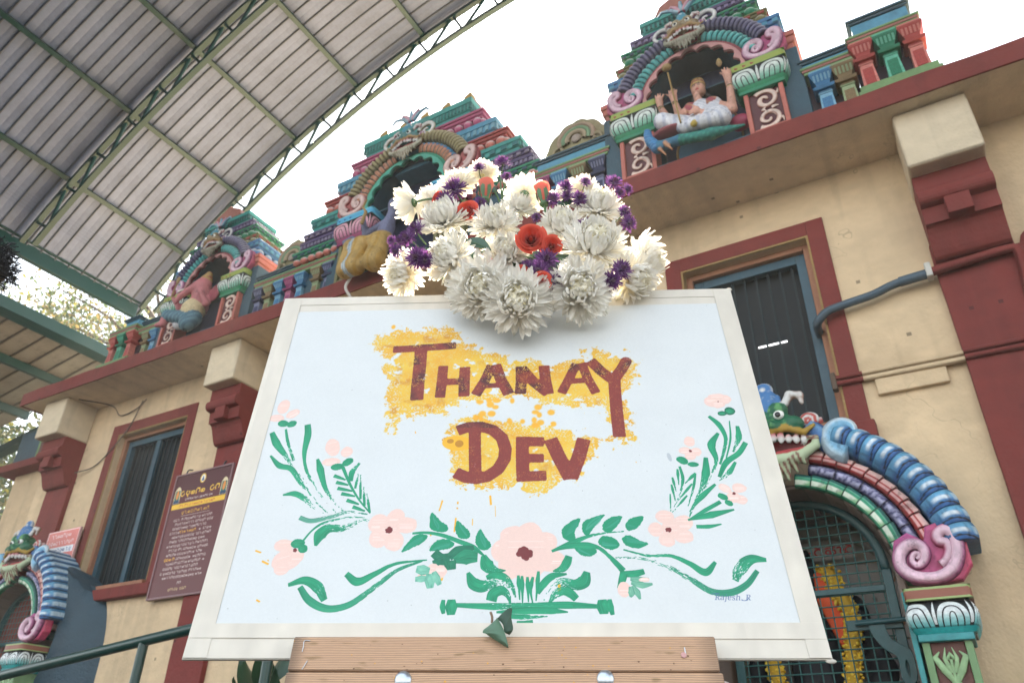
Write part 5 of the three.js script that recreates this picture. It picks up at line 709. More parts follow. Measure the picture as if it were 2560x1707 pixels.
// four-cornered sheet with thickness; corners TL TR BR BL in board metres
function sheet(c, n0, n1, k = 1) {
  const s = shapeOf([c[3], c[2], c[1], c[0]]); return ext(s, n0, n1, .0006);
}
const paintingTex = canvasTex(2048, 1534, (x, W, Hh) => {
  x.fillStyle = '#cbcecc'; x.fillRect(0, 0, W, Hh);
  const layer = () => { const c = document.createElement('canvas'); c.width = W; c.height = Hh; return c; };
  const mask = (draw, blur) => { const c = layer(), q = c.getContext('2d'); if (blur) q.filter = `blur(${blur}px)`; q.fillStyle = q.strokeStyle = '#fff'; draw(q); return q.getImageData(0, 0, W, Hh).data; };
  const stamp = (m, fn) => { const im = x.getImageData(0, 0, W, Hh), d = im.data; for (let j = 0; j < Hh; j++) for (let i = 0; i < W; i++) { const o = (j * W + i) * 4, a = m[o + 3] / 255; if (a > 0.004) { const r = fn(a, i, j); if (r) for (let k = 0; k < 3; k++) d[o + k] = lerp(d[o + k], r[k], r[3]); } } x.putImageData(im, 0, 0); };
  // yellow, dabbed on with a sponge round the letters
  const Y = [[394,184,496,138,633,134,777,138,822,188,843,244,918,230,927,308,1019,310,992,355,1162,336,1224,375,1292,347,1381,273,1475,314,1568,286,1582,383,1561,484,1515,525,1526,647,1545,787,1481,811,1443,780,1449,578,1402,598,1295,589,1177,600,1161,545,1014,556,861,560,789,620,682,638,571,622,574,715,526,714,513,461,466,365,467,289,385,248], [803,667,892,635,1001,670,1081,697,1186,699,1290,727,1369,722,1401,798,1361,882,1333,940,1233,956,1197,1018,1124,1029,1079,966,975,999,860,986,801,922,821,844,768,769,775,725]];
  const spots = [911,568,955,582,924,629,962,630,1155,600,1144,626,1160,640,1091,672,1139,666,1144,692,1165,679,898,648,942,676,977,596,488,122,1038,671,1047,564,1209,628,981,562,1218,687,920,655,949,562];
  const m = mask((q) => { for (const p of Y) { q.beginPath(); for (let i = 0; i < p.length; i += 2) q.lineTo(p[i], p[i + 1]); q.closePath(); q.fill(); } }, 30);
  const sp = mask((q) => { for (let i = 0; i < spots.length; i += 2) { q.beginPath(); q.ellipse(spots[i], spots[i + 1], 9 + 8 * hash(i, 1), 10 + 8 * hash(i, 2), 0, 0, 7); q.fill(); } }, 2);
  stamp(m, (a, i, j) => {
    const n = fbm(i / 22, j / 22, 4), f = fbm(i / 5, j / 5, 4), streak = fbm(i / 70, j / 3.5, 3) * sst(760, 300, i) * sst(560, 200, j), vs = fbm(i / 3, j / 60, 3) * sst(560, 420, i) * sst(300, 480, j);
    const hole = sst(.50, .28, fbm(i / 60 + 7, j / 46, 4)), spk = sst(.44, .30, f);
    const k = sst(.40, .56, a * 1.02 + (n - .5) * .95 + (f - .5) * .5 - streak * .55 - vs * .45 + .04 - .55 * hole * (.35 + f)) * (1 - .75 * spk * (1 - .6 * sst(.9, 1, a)));
    const tone = fbm(i / 90, j / 70, 4), dk = sst(.55, .75, fbm(i / 50 + 30, j / 50, 3)); return [lerp(222, 204, dk) - 10 * tone, lerp(172, 138, dk) - 34 * tone + 10, lerp(30, 14, dk) + 8 * f, k * (.82 + .18 * tone)];
  });
  stamp(sp, (a, i, j) => [226, 160, 28, a * .9]);
  { x.fillStyle = 'rgba(225,168,30,.95)'; const c = [829,776,804,763]; x.beginPath(); x.ellipse(c[0], c[1], 62, 36, .1, 0, 7); x.fill(); x.fillStyle = 'rgba(160,105,20,.75)'; x.beginPath(); x.ellipse(c[0] + 8, c[1] + 2, 17, 17, 0, 0, 7); x.ellipse(c[2] - 4, c[3] + 2, 14, 11, 0, 0, 7); x.fill(); }
  // drips
  x.strokeStyle = '#e2a825'; x.lineCap = 'round';
  const drip = (p, w) => { x.lineWidth = w; x.beginPath(); for (let i = 0; i < p.length; i += 2) x.lineTo(p[i], p[i + 1]); x.stroke(); };
  drip([971,1021,975,1055], 8); drip([790,1039,781,1080], 5); drip([652,716,654,723], 4); drip([849,1045,849,1051], 6); drip([848,1070,849,1072], 6); drip([846,1114,844,1167], 6); drip([788,1038,782,1077], 4); drip([836,1216,832,1232], 6); drip([817,1310,812,1354], 8); drip([1181,1266,1186,1305], 4); drip([1207,1264,1207,1274], 9); drip([1225,1377,1226,1402], 11); drip([1132,1310,1135,1350], 6); drip([1094,1350,1094,1369], 5); drip([991,1062,994,1107], 2); drip([909,1117,909,1142], 3); drip([848,1256,837,1271], 4); drip([756,1174,758,1182], 6); drip([118,1239,137,1246], 6); drip([153,1281,175,1291], 7); drip([171,1276,174,1279], 4); drip([168,1426,178,1431], 6); drip([1535,874,1537,877], 3);
  // letters in maroon: brushed strokes with broken edges
  const lay = layer(), q = lay.getContext('2d'); q.strokeStyle = '#fff'; q.lineJoin = 'round';
  const L = (w, p, cap = 'butt') => { q.lineWidth = w; q.lineCap = cap; q.beginPath(); for (let i = 0; i < p.length; i += 2) q.lineTo(p[i], p[i + 1]); q.stroke(); };
  const k = .617;
  L(66 * k, [504,262,569,260,645,254,727,250,788,244]); L(92 * k, [631,262,635,361,637,464,641,553]);
  L(72 * k, [740,364,740,452,739,542]); L(78 * k, [836,373,838,454,841,537]); L(58 * k, [754,456,849,453]);
  L(72 * k, [954,367,927,449,890,531]); L(80 * k, [969,362,994,443,1032,529]); L(44 * k, [915,481,1001,479]);
  L(78 * k, [1082,375,1084,452,1081,528]); L(80 * k, [1083,386,1134,460,1199,527]); L(78 * k, [1182,373,1187,447,1199,532]);
  L(66 * k, [1323,366,1295,435,1254,528]); L(66 * k, [1345,362,1367,444,1400,531]); L(46 * k, [1289,464,1377,458]);
  L(80 * k, [1384,349,1427,409,1471,457]); L(80 * k, [1540,357,1516,404,1482,454], 'round'); L(84 * k, [1483,432,1480,510,1479,633,1481,756]);
  L(80 * k, [896,701,902,815,910,929]); L(82 * k, [825,714,869,696,922,695,970,712,1008,751,1024,804,1021,853,997,901,958,932,913,942,872,935,830,913]);
  L(84 * k, [1091,748,1092,854,1096,956]); L(74 * k, [1079,770,1178,774]); L(66 * k, [1093,851,1177,852]); L(74 * k, [1071,936,1186,932]);
  L(92 * k, [1204,760,1235,844,1278,945]); L(90 * k, [1338,762,1317,839,1280,945]); L(70 * k, [1258,929,1303,929]);
  const lm = q.getImageData(0, 0, W, Hh).data, lb = mask((g) => { g.drawImage(lay, 0, 0); }, 3);
  stamp(lb, (a, i, j) => { const n = fbm(i / 5, j / 5, 3), b = fbm(i / 3, j / 9, 3), w = sst(.36, .64, fbm(i / 55, j / 55, 3)), low = j > 500 ? .35 : 1; const kk = sst(.38, .6, a + (n - .5) * .3) * (1 - .9 * low * (.35 + .65 * w) * sst(.47, .60, fbm(i / 3.4, j / 5, 3) * .75 + .28 * fbm(i / 24, j / 30, 2))); const s = j > 700 || (i > 1350 && j > 430) ? 0 : 1; return [lerp(126, 78, w * s) + 14 * (n - .5), lerp(44, 28, w * s), lerp(34, 28, w * s), kk]; });
  // brush strokes: bristles side by side, running dry towards one end
  const smooth = (p) => { const c = new THREE.CatmullRomCurve3(pairs(p).map(([a, b]) => V3(a, b, 0))); return c.getPoints(p.length * 8); };
  function brush(p, ws, dry = 0, col = [5, 134, 94]) {
    const pts = smooth(p), N = pts.length, ww = (t) => { const f = t * (ws.length - 1), i = min(ws.length - 2, floor(f)); return lerp(ws[i], ws[i + 1], f - i) * .55; };
    const mx = max(...ws) * .55, nb = max(5, floor(mx / 1.3));
    for (let b = 0; b < nb; b++) { const s = (b + .5) / nb - .5, sd = rnd() * 99, edge = abs(s) * 2; x.lineWidth = 2.1; x.lineCap = 'round';
      for (let i = 1; i < N; i++) { const t = i / (N - 1), w = ww(t), a = pts[i - 1], c = pts[i], d = hypot(c.x - a.x, c.y - a.y) || 1, nx = -(c.y - a.y) / d, ny = (c.x - a.x) / d;
        const dr = dry ? sst(.08, .85, dry > 0 ? t : 1 - t) * abs(dry) : 0; if (dr && fbm(t * N / 3 + sd, b * .9, 2) < dr * .66 + .1 * dr * edge) continue;
        const o = s * w, v = vnoise(b * .5 + sd * .01, t * 3), f = .84 + .3 * v; x.strokeStyle = `rgba(${floor(col[0] * f + 26 * v * v)},${floor(min(255, col[1] * f))},${floor(min(255, col[2] * f))},.96)`;
        x.beginPath(); x.moveTo(a.x + nx * o, a.y + ny * o); x.lineTo(c.x + nx * o, c.y + ny * o); x.stroke(); } }
  }
  function blob(p, col, jit = 2) { const pts = new THREE.CatmullRomCurve3(pairs(p).map(([a, b]) => V3(a, b, 0)), true).getPoints(60); x.fillStyle = col; x.beginPath(); for (const c of pts) x.lineTo(c.x + rr(-jit, jit) * .5, c.y + rr(-jit, jit) * .5); x.closePath(); x.fill(); }
  const PK = '#dfbfb2', GR = '#07875f', DG = '#056246';
  function oval(c, rx, ry, rot, col) { rx *= .58; ry *= .58; const p = []; for (let i = 0; i < 10; i++) { const a = i / 10 * 2 * PI, X = cos(a) * rx * rr(.93, 1.06), Yy = sin(a) * ry * rr(.93, 1.06); p.push(c[0] + X * cos(rot) - Yy * sin(rot), c[1] + X * sin(rot) + Yy * cos(rot)); } blob(p, col, 1.5);
    if (col === PK) { x.save(); x.globalAlpha = .35; for (let i = 0; i < 7; i++) { x.strokeStyle = rnd() > .5 ? '#f8e0d6' : '#e5bcae'; x.lineWidth = 3; x.beginPath(); const o = rr(-.6, .6); x.moveTo(c[0] + cos(rot + PI / 2) * ry * o - cos(rot) * rx * .6, c[1] + sin(rot + PI / 2) * ry * o - sin(rot) * rx * .6); x.lineTo(c[0] + cos(rot + PI / 2) * ry * o + cos(rot) * rx * .6, c[1] + sin(rot + PI / 2) * ry * o + sin(rot) * rx * .6); x.stroke(); } x.restore(); } else { brush([c[0] - cos(rot) * rx * .7, c[1] - sin(rot) * rx * .7, c[0], c[1], c[0] + cos(rot) * rx * .7, c[1] + sin(rot) * rx * .7], [ry, ry * 2.2, ry], 0, [12, 132, 92]); } }
  const dot = (c, r) => { x.fillStyle = '#6e2424'; for (let i = 0; i < 26; i++) { x.beginPath(); const a = rnd() * 7, d = rnd() * r * .34; x.arc(c[0] + cos(a) * d, c[1] + sin(a) * d, r * .16, 0, 7); x.fill(); } };
  // left spray
  oval([74,577], 45, 66, 0, PK); oval([56,637], 60, 32, .05, PK); oval([122,615], 52, 35, -.6, PK); oval([91,665], 40, 28, .2, GR); oval([128,668], 36, 28, -.4, GR);
  brush([109,695,131,758,175,849], [14, 22, 18], .5); brush([54,711,85,764,134,823,186,886,233,936], [34, 58, 34, 24, 14], .9); brush([196,673,207,720,212,818,235,893,288,972,348,1043,386,1083], [44, 52, 20, 20, 14, 9], .9); brush([75,825,124,873,170,886,212,936,254,984,307,1043,357,1089], [10, 44, 40, 36, 24, 14, 8], .8);
  brush([271,844,292,894,325,973,367,1032,416,1081], [16, 52, 30, 18, 8], .8); brush([167,1006,210,1001,257,1025,301,1066,358,1094], [8, 42, 40, 26, 8], .9);
  brush([380,883,422,962,470,1033,519,1088], [24, 16, 10, 6]); for (const p of [[352,922,400,941], [366,952,415,965], [376,979,435,992], [395,1003,449,1015], [421,1032,470,1050], [449,1061,497,1079]]) brush(p, [26, 22, 10], .3);
  brush([444,865,421,908,422,947], [14, 42, 28], -.6); for (const p of [[447,914,445,980], [457,920,473,1027], [477,975,493,1056], [494,1004,517,1085]]) brush(p, [5, 18, 14], -.7);
  oval([323,788], 50, 76, -.3, PK); oval([384,811], 42, 44, 0, PK); oval([329,857], 62, 32, -.05, PK); oval([358,881], 46, 27, -.1, GR); oval([396,859], 42, 28, -.6, GR);
  brush([253,1105,296,1119,360,1106,437,1083,509,1093], [32, 34, 26, 8], .7, [60, 140, 116]); brush([287,1198,310,1160,344,1131,441,1106,501,1107], [12, 10, 18, 12, 4], .7); brush([336,1220,345,1177,368,1153,428,1150,488,1121,533,1116], [14, 88, 70, 44, 34, 14], .85);
  oval([220,1219], 68, 42, 0, PK); oval([242,1276], 98, 72, -.3, PK); oval([230,1307], 48, 50, 0, PK); oval([276,1261], 46, 50, 0, PK); dot([263,1238], 18); oval([268,1211], 46, 32, 0, GR); oval([291,1232], 32, 28, .5, GR);
  for (const [c, a, b] of [[[558,1132], 68, 66], [[620,1114], 62, 72], [[661,1140], 76, 58], [[624,1206], 60, 66], [[566,1192], 62, 66], [[601,1160], 70, 70]]) oval(c, a, b, 0, PK); dot([600,1160], 32);
  // long curling leaves
  brush([268,1371,323,1354,375,1380,407,1427], [22, 52, 70, 40], .4); brush([311,1379,353,1427,420,1457,494,1445,577,1380,654,1316,736,1283], [34, 50, 44, 38, 26, 10], .55, [18, 132, 96]); brush([469,1331,512,1360,570,1332,635,1295,752,1279], [34, 56, 36, 20, 6], .5);
  // centre
  brush([690,1174,735,1171,796,1181,866,1208,919,1232,958,1264], [12, 16, 24, 30, 34, 10], .3);
  for (const p of [[754,1088,749,1115,756,1157,788,1169,817,1164,818,1145,792,1126], [852,1123,848,1162,865,1193,898,1195,903,1175,875,1142], [939,1159,923,1204,938,1236,964,1243,982,1225,958,1188], [745,1182,705,1180,675,1210,657,1248,703,1227,738,1205], [848,1216,820,1199,783,1203,758,1243,801,1241,837,1232], [1309,1118,1269,1133,1240,1162,1245,1198,1285,1207,1286,1170,1298,1150], [1400,1104,1352,1115,1317,1137,1316,1174,1332,1189,1358,1154,1378,1129], [1463,1111,1420,1115,1392,1138,1390,1167,1408,1177,1444,1147], [1369,1215,1385,1191,1429,1200,1445,1228,1418,1244,1386,1235], [1284,1235,1317,1227,1363,1247,1344,1267,1305,1263], [1472,1150,1491,1121,1541,1113,1516,1156,1481,1169], [1455,1200,1479,1187,1517,1207,1547,1221,1514,1239,1470,1228]]) {
    blob(p, GR, 3); const a = [p[0], p[1]], e = [p[6], p[7]]; for (let i = 0; i < 9; i++) { const o = rr(-22, 22), g = rr(0, 1); x.strokeStyle = `rgba(${20 + 50 * g},${128 + 30 * g},${94 + 36 * g},.5)`; x.lineWidth = rr(2, 6); x.beginPath(); x.moveTo(lerp(a[0], e[0], .2), lerp(a[1], e[1], .2) + o * .4); x.quadraticCurveTo((a[0] + e[0]) / 2 + o, (a[1] + e[1]) / 2 + o * .5, lerp(a[0], e[0], .85), lerp(a[1], e[1], .85)); x.stroke(); }
  }
  brush([776,1251,803,1272,833,1267], [60, 66, 50], 0, [4, 104, 76]); brush([833,1269,864,1246,919,1232], [50, 76, 30], 0, [4, 104, 76]); brush([852,1281,892,1268,934,1268], [40, 110, 70], 0, [14, 126, 90]); brush([836,1283,840,1316], [80, 70], .2, [6, 110, 78]); brush([776,1293,812,1283], [40, 60], 0, [4, 104, 76]);
  oval([778,1316], 40, 40, 0, PK); oval([804,1324], 42, 44, 0, PK); oval([762,1341], 70, 26, 0, PK); for (const [p, w] of [[[719,1314,765,1321], 70], [[719,1352,761,1349], 46], [[767,1333,774,1384], 66], [[782,1325,806,1372], 46]]) brush(p, [w * .6, w, w * .6], .2, [96, 170, 146]);
  for (const [c, a, b] of [[[1060,1194], 85, 82], [[1120,1181], 84, 84], [[1176,1215], 80, 76], [[1197,1287], 98, 72], [[1119,1310], 86, 98], [[1051,1304], 76, 92], [[1025,1246], 74, 78], [[1108,1253], 180, 170]]) oval(c, a, b, 0, PK); dot([1103,1258], 66);
  brush([956,1264,970,1300,996,1321,1036,1321], [30, 90, 60, 6], .6); brush([1205,1324,1238,1314,1253,1293,1262,1268], [8, 50, 58, 44], -.5); brush([904,1329,926,1368,955,1379,991,1366,1030,1365,1053,1385], [18, 80, 80, 60, 46, 14], .8); brush([971,1347,1000,1337,1033,1346,1059,1376,1073,1418], [26, 50, 46, 30, 8], .6);
  brush([990,1431,997,1405,1023,1394,1045,1409,1056,1442], [66, 68, 62, 36, 8], .6);
  for (const p of [[1082,1340,1088,1427], [1095,1342,1098,1438], [1114,1346,1118,1435], [1133,1346,1125,1391,1132,1438], [1153,1325,1144,1431]]) brush(p, [12, 28, 12, 4], .3);
  brush([1153,1406,1169,1373,1201,1343,1251,1335], [12, 48, 46, 10], .2); brush([1168,1431,1197,1384,1233,1365,1282,1375,1311,1362,1323,1328], [10, 44, 56, 70, 84, 40], -.9); brush([1189,1439,1214,1406,1239,1396,1263,1406,1282,1425], [8, 56, 56, 56, 44], -.6);
  brush([867,1446,1001,1451,1060,1450], [24, 44, 36], .5); brush([1060,1450,1147,1448,1252,1447,1359,1452], [40, 36, 46, 24], -.4);
  for (const [p, w] of [[[852,1427,853,1454,854,1479], 76], [[824,1428,823,1452,828,1475], 34], [[1370,1429,1372,1453,1373,1477], 84], [[1395,1428,1397,1453,1402,1480], 38]]) brush(p, [w * .6, w, w * .6]);
  brush([1010,1471,1112,1466,1199,1467,1251,1471], [10, 44, 40, 6], .2); brush([1043,1484,1106,1488,1182,1486], [26, 32, 5], .6); brush([1080,1505,1113,1512,1133,1510], [10, 44, 44]);
  // right side
  brush([1202,1248,1277,1215,1334,1191,1390,1179,1464,1172], [14, 40, 20, 12, 6], .7); brush([1221,1239,1269,1228,1332,1227,1375,1239,1412,1279,1445,1321], [20, 38, 46, 20, 22, 32], .4);
  brush([1951,1286,1902,1283,1858,1315,1831,1361], [22, 60, 84, 40], .6); brush([1427,1274,1510,1279,1591,1302,1678,1355,1746,1401,1810,1404,1868,1376,1913,1327], [8, 22, 30, 36, 40, 44, 38, 28], -.75, [20, 126, 94]); brush([1458,1244,1539,1267,1623,1269,1685,1299,1735,1331,1774,1294], [6, 16, 20, 32, 50, 20], -.6);
  brush([1363,1231,1411,1274,1451,1323], [16, 22, 36]); brush([1454,1325,1444,1357,1431,1388], [50, 46, 24]); brush([1458,1336,1489,1335,1522,1327], [40, 46, 34]); oval([1448,1391], 40, 48, 0, PK); for (const p of [[1473,1354,1503,1357,1535,1354], [1475,1368,1512,1377,1546,1373], [1477,1380,1491,1403,1499,1426], [1471,1383,1472,1405,1468,1419]]) brush(p, [22, 42, 12], .2, [84, 156, 130]); oval([1520,1357], 34, 14, 0, PK);
  for (const [c, a, b] of [[[1620,1114], 58, 48], [[1682,1139], 62, 52], [[1678,1194], 60, 46], [[1617,1205], 50, 52], [[1580,1165], 46, 50], [[1636,1164], 60, 60]]) oval(c, a, b, 0, PK); dot([1627,1167], 26);
  brush([1703,1129,1772,1088,1831,1054], [8, 28, 26]); brush([1703,1127,1792,1107,1875,1087], [8, 50, 10]); brush([1729,1155,1773,1155,1819,1146], [24, 28, 6]);
  oval([1857,996], 44, 28, .6, PK); oval([1911,996], 46, 36, 0, PK); oval([1910,1046], 38, 34, 0, PK); oval([1883,1035], 46, 40, 0, PK); dot([1887,1019], 14); oval([1844,1032], 36, 22, .5, GR); oval([1861,1059], 28, 20, .6, GR);
  oval([1754,782], 38, 42, 0, PK); oval([1732,825], 44, 30, 0, PK); oval([1772,831], 40, 34, 0, PK); oval([1749,850], 38, 32, 0, PK); dot([1752,827], 14); oval([1715,870], 40, 28, .5, GR); oval([1754,889], 36, 19, 0, GR);
  oval([1874,586], 58, 46, 0, PK); oval([1923,573], 55, 42, 0, PK); oval([1898,558], 64, 24, 0, PK); oval([1898,598], 50, 36, 0, PK); dot([1899,585], 7); oval([1938,635], 38, 34, 0, DG); oval([1905,646], 32, 20, 0, DG);
  brush([1850,660,1882,701,1899,764,1889,809,1857,889], [22, 40, 26, 22, 14], .5); brush([1873,744,1838,800,1845,867,1820,931,1772,1014], [18, 58, 30, 14, 8], .8); brush([1928,685,1917,771,1885,864], [5, 14, 7]); brush([1955,711,1951,764,1917,833], [22, 46, 12], .6); brush([1973,791,1938,839,1882,882,1845,946], [34, 38, 42, 22], .2); brush([1917,881,1887,925,1844,963], [16, 36, 14], .7);
  brush([1807,859,1796,931,1768,1000,1714,1094], [26, 58, 26, 8], .75); brush([1824,979,1770,1027,1728,1074,1709,1116], [14, 40, 16, 6], .7); brush([1701,898,1706,951,1689,1013,1646,1099], [14, 22, 12, 5], .8);
  for (const [p, w] of [[[1691,910,1688,979], 20], [[1667,947,1674,1007], 18], [[1660,978,1666,1048], 18], [[1650,1019,1643,1094], 10], [[1757,929,1712,973], 24], [[1757,932,1738,1000,1710,1070], 18], [[1737,976,1676,1047], 18], [[1712,1026,1653,1092], 16]]) brush(p, [w * .5, w, w * .5, 4], .6);
  // painter's signature and small stains
  x.strokeStyle = '#4a5f8e'; x.lineWidth = 2; x.font = 'italic 28px serif'; x.fillStyle = '#52658f'; const sg = [1749,1430]; x.save(); x.translate(sg[0], sg[1]); x.rotate(.02); x.fillText('Rajesh. R', 0, 0); x.beginPath(); x.moveTo(-6, -21); x.lineTo(20, -24); x.moveTo(92, 0); x.quadraticCurveTo(108, 4, 114, -6); x.stroke(); x.restore();
  x.fillStyle = 'rgba(120,130,140,.35)'; { const c = [1667,854]; x.beginPath(); x.ellipse(c[0], c[1], 8, 20, -.2, 0, 7); x.fill(); }
  for (let i = 0; i < 60; i++) { x.fillStyle = `rgba(70,70,60,${rr(.2, .6)})`; x.beginPath(); x.arc(rnd() * W, rnd() * Hh, rr(.8, 2.2), 0, 7); x.fill(); }
  const im = x.getImageData(0, 0, W, Hh), d = im.data; for (let j = 0; j < Hh; j++) for (let i = 0; i < W; i++) { const o = (j * W + i) * 4, g = 1 + .035 * (fbm(i / 5, j / 5, 2) - .5) + .03 * (fbm(i / 160, j / 130, 3) - .5); d[o] *= g; d[o + 1] *= g; d[o + 2] *= g; } x.putImageData(im, 0, 0);
});
{
  const t = onBoard('name_board', 'white hand-painted name board with yellow-backed maroon letters and green floral sprays', 'sign board', .57, 0, 0);
  const board = new THREE.MeshStandardMaterial({ color: lin([.64, .60, .51]), roughness: .75, map: plasterT });
  part('board', sheet([[-.016, .9155], [1.123, .9155], [1.139, 0], [0, 0]], -.006, 0), board, t);
  // paper, trapezoid as it was stuck on
  const c = [[.0257, .8642], [1.0833, .8629], [1.1063, .0587], [.0385, .0579]], g = ext(shapeOf([c[3], c[2], c[1], c[0]]), .0012, .0022, 0);
  { const p = g.attributes.position, uv = new Float32Array(p.count * 2); for (let i = 0; i < p.count; i++) { uv[2 * i] = (p.getX(i) - .02) * 1870.3 / 2048; uv[2 * i + 1] = 1 - (.87 - p.getY(i)) * 1870.3 / 1534; } g.setAttribute('uv', new THREE.BufferAttribute(uv, 2)); }
  part('painted_paper', g, new THREE.MeshStandardMaterial({ map: paintingTex, roughness: .6, bumpMap: bumpT, bumpScale: .0004 }), t, true);
  // strips of masking tape, overlapping at the corners
  const tapeT = canvasTex(1024, 64, (x, w, h) => { for (let j = 0; j < h; j++) for (let i = 0; i < w; i++) { const v = .93 + .1 * (fbm(i / 30, j / 3, 3) - .5) + .1 * (fbm(i / 110, j / 24, 3) - .5); x.fillStyle = `rgb(${floor(222 * v)},${floor(214 * v)},${floor(198 * v)})`; x.fillRect(i, j, 1, 1); } }, 1);
  const tm = new THREE.MeshPhysicalMaterial({ map: tapeT, roughness: .55, bumpMap: bumpT, bumpScale: .0006 });
  const strips = [[[-.0155, .914], [1.1225, .914], [1.1205, .887], [-.0152, .888], .0028], [[-.015, .893], [1.122, .8915], [1.121, .8585], [-.0148, .8615], .0016], [[-.0152, .911], [.030, .911], [.045, .002], [.0015, .002], .0034], [[1.079, .910], [1.1225, .910], [1.1375, .002], [1.1, .002], .0037], [[.002, .063], [1.136, .0625], [1.1368, .034], [.002, .037], .0043], [[.002, .042], [1.1365, .038], [1.1375, .0015], [.001, .001], .0024]];
  for (const [a, b, d, e, n] of strips) part('masking_tape', ext(shapeOf([e, d, b, a]), n - .0008, n, .0002), tm, t);
  const tabs = new THREE.SphereGeometry(.006, 8, 6); put('torn_tape', tabs, board, t, 1.1215, .914, -.001, 0, 0, 0, [1.2, .8, .6]); put('torn_tape', tabs, board, t, 1.136, -.002, -.002, 0, 0, 0, [1.6, .7, .5]);
}
// ---------- easel: planks with grain, bolts and staples, legs behind
{
  const woodT = (s) => canvasTex(1024, 160, (x, w, h) => { for (let j = 0; j < h; j++) for (let i = 0; i < w; i += 1) { const yy = j + 5 * sin(i / 220 + s) + 9 * fbm(i / 240, j / 60 + s, 3), ring = .5 + .5 * sin(yy * .78 + 2.2 * fbm(i / 300, j / 30 + s, 2)), fine = fbm(i / 22, j * 1.3 + s * 9, 2), st = sst(.62, .8, fbm(i / 60 + s * 5, j / 26, 3)), v = .92 - .22 * pow(ring, 3) + .14 * (fine - .5) - .16 * st - .25 * sst(40, 0, i) - .15 * sst(w - 60, w, i); x.fillStyle = `rgb(${floor(216 * v)},${floor(174 * v)},${floor(138 * v - 8 * st)})`; x.fillRect(i, j, 1, 1); } for (let i = 0; i < 40; i++) { x.fillStyle = rnd() > .5 ? 'rgba(60,35,20,.6)' : 'rgba(225,160,40,.7)'; x.beginPath(); x.ellipse(rnd() * w, rnd() * h, rr(1, 2.5), rr(1, 4), 0, 0, 7); x.fill(); } });
  const t = onBoard('easel', 'wooden easel of two stacked bolted planks holding the painted board', 'easel', .57, -.05, .03);
  const plank = (n, u0, u1, v0, v1, z0, z1, s) => { const g = new RoundedBoxGeometry(u1 - u0, v1 - v0, z1 - z0, 2, .0035); const p = g.attributes.position, nn = g.attributes.normal, uv = g.attributes.uv; for (let i = 0; i < p.count; i++) uv.setXY(i, p.getX(i) / (u1 - u0) + .5, abs(nn.getY(i)) > .7 ? p.getZ(i) / .09 + .5 : p.getY(i) / (v1 - v0) + .5); g.translate((u0 + u1) / 2, (v0 + v1) / 2, (z0 + z1) / 2); const tx = woodT(s); part(n, g, new THREE.MeshStandardMaterial({ map: tx, roughness: .7, bumpMap: tx, bumpScale: .0015 }), t, true); };
  plank('upper_plank', .2065, .9385, -.0315, .0272, .008, .035, 1); plank('lower_plank', .205, .943, -.105, -.0325, .002, .0335, 4.3);
  plank('back_plank', .205, .943, -.105, .002, -.034, -.008, 7.7);
  const steel = plain([.46, .5, .53], .3, { metalness: .85 });
  for (const [u, v] of [[.4077, -.0455], [.7476, -.0430]]) { const b = put('bolt', lathe([[.0001, .0075], [.006, .0068], [.0115, .0042], [.0145, .0008], [.0145, 0], [.0001, 0]], 20).rotateX(PI / 2), steel, t, u, v, .0335); }
  const staple = plain([.5, .5, .5], .35, { metalness: .8 });
  const wire = (pts) => part('staple', tube(pts.map(([u, v]) => [u, v, .0362]), .0008, 6, 20), staple, t);
  wire([.2267,.0001,.2271,.008,.2273,.0189,.2371,.0189].reduce((a, v, i) => (i % 2 ? a[a.length - 1].push(v) : a.push([v]), a), [])); wire([.2324,-.0295,.2355,-.0233,.2389,-.0152].reduce((a, v, i) => (i % 2 ? a[a.length - 1].push(v) : a.push([v]), a), [])); wire([.884,.0074,.8843,-.0011,.8854,-.0072].reduce((a, v, i) => (i % 2 ? a[a.length - 1].push(v) : a.push([v]), a), [])); wire([.8844,.0076,.8849,.0003,.8856,-.0052].reduce((a, v, i) => (i % 2 ? a[a.length - 1].push(v) : a.push([v]), a), []));
  const c = [.8814,-.0055]; part('paper_scrap', new THREE.IcosahedronGeometry(.005, 1).scale(1, 1, .15).translate(c[0], c[1], .0368), plain([.55, .3, .28], .7), t);
  const leg = plain([.45, .28, .17], .75);
  for (const u of [.30, .84]) part('leg', box(u - .02, u + .02, -1.25, .25, -.07, -.036, .004), leg, t);
  part('rear_leg', cyl([.57, .2, -.09], [.57, -1.05, -.75], .018, 8), leg, t);
}

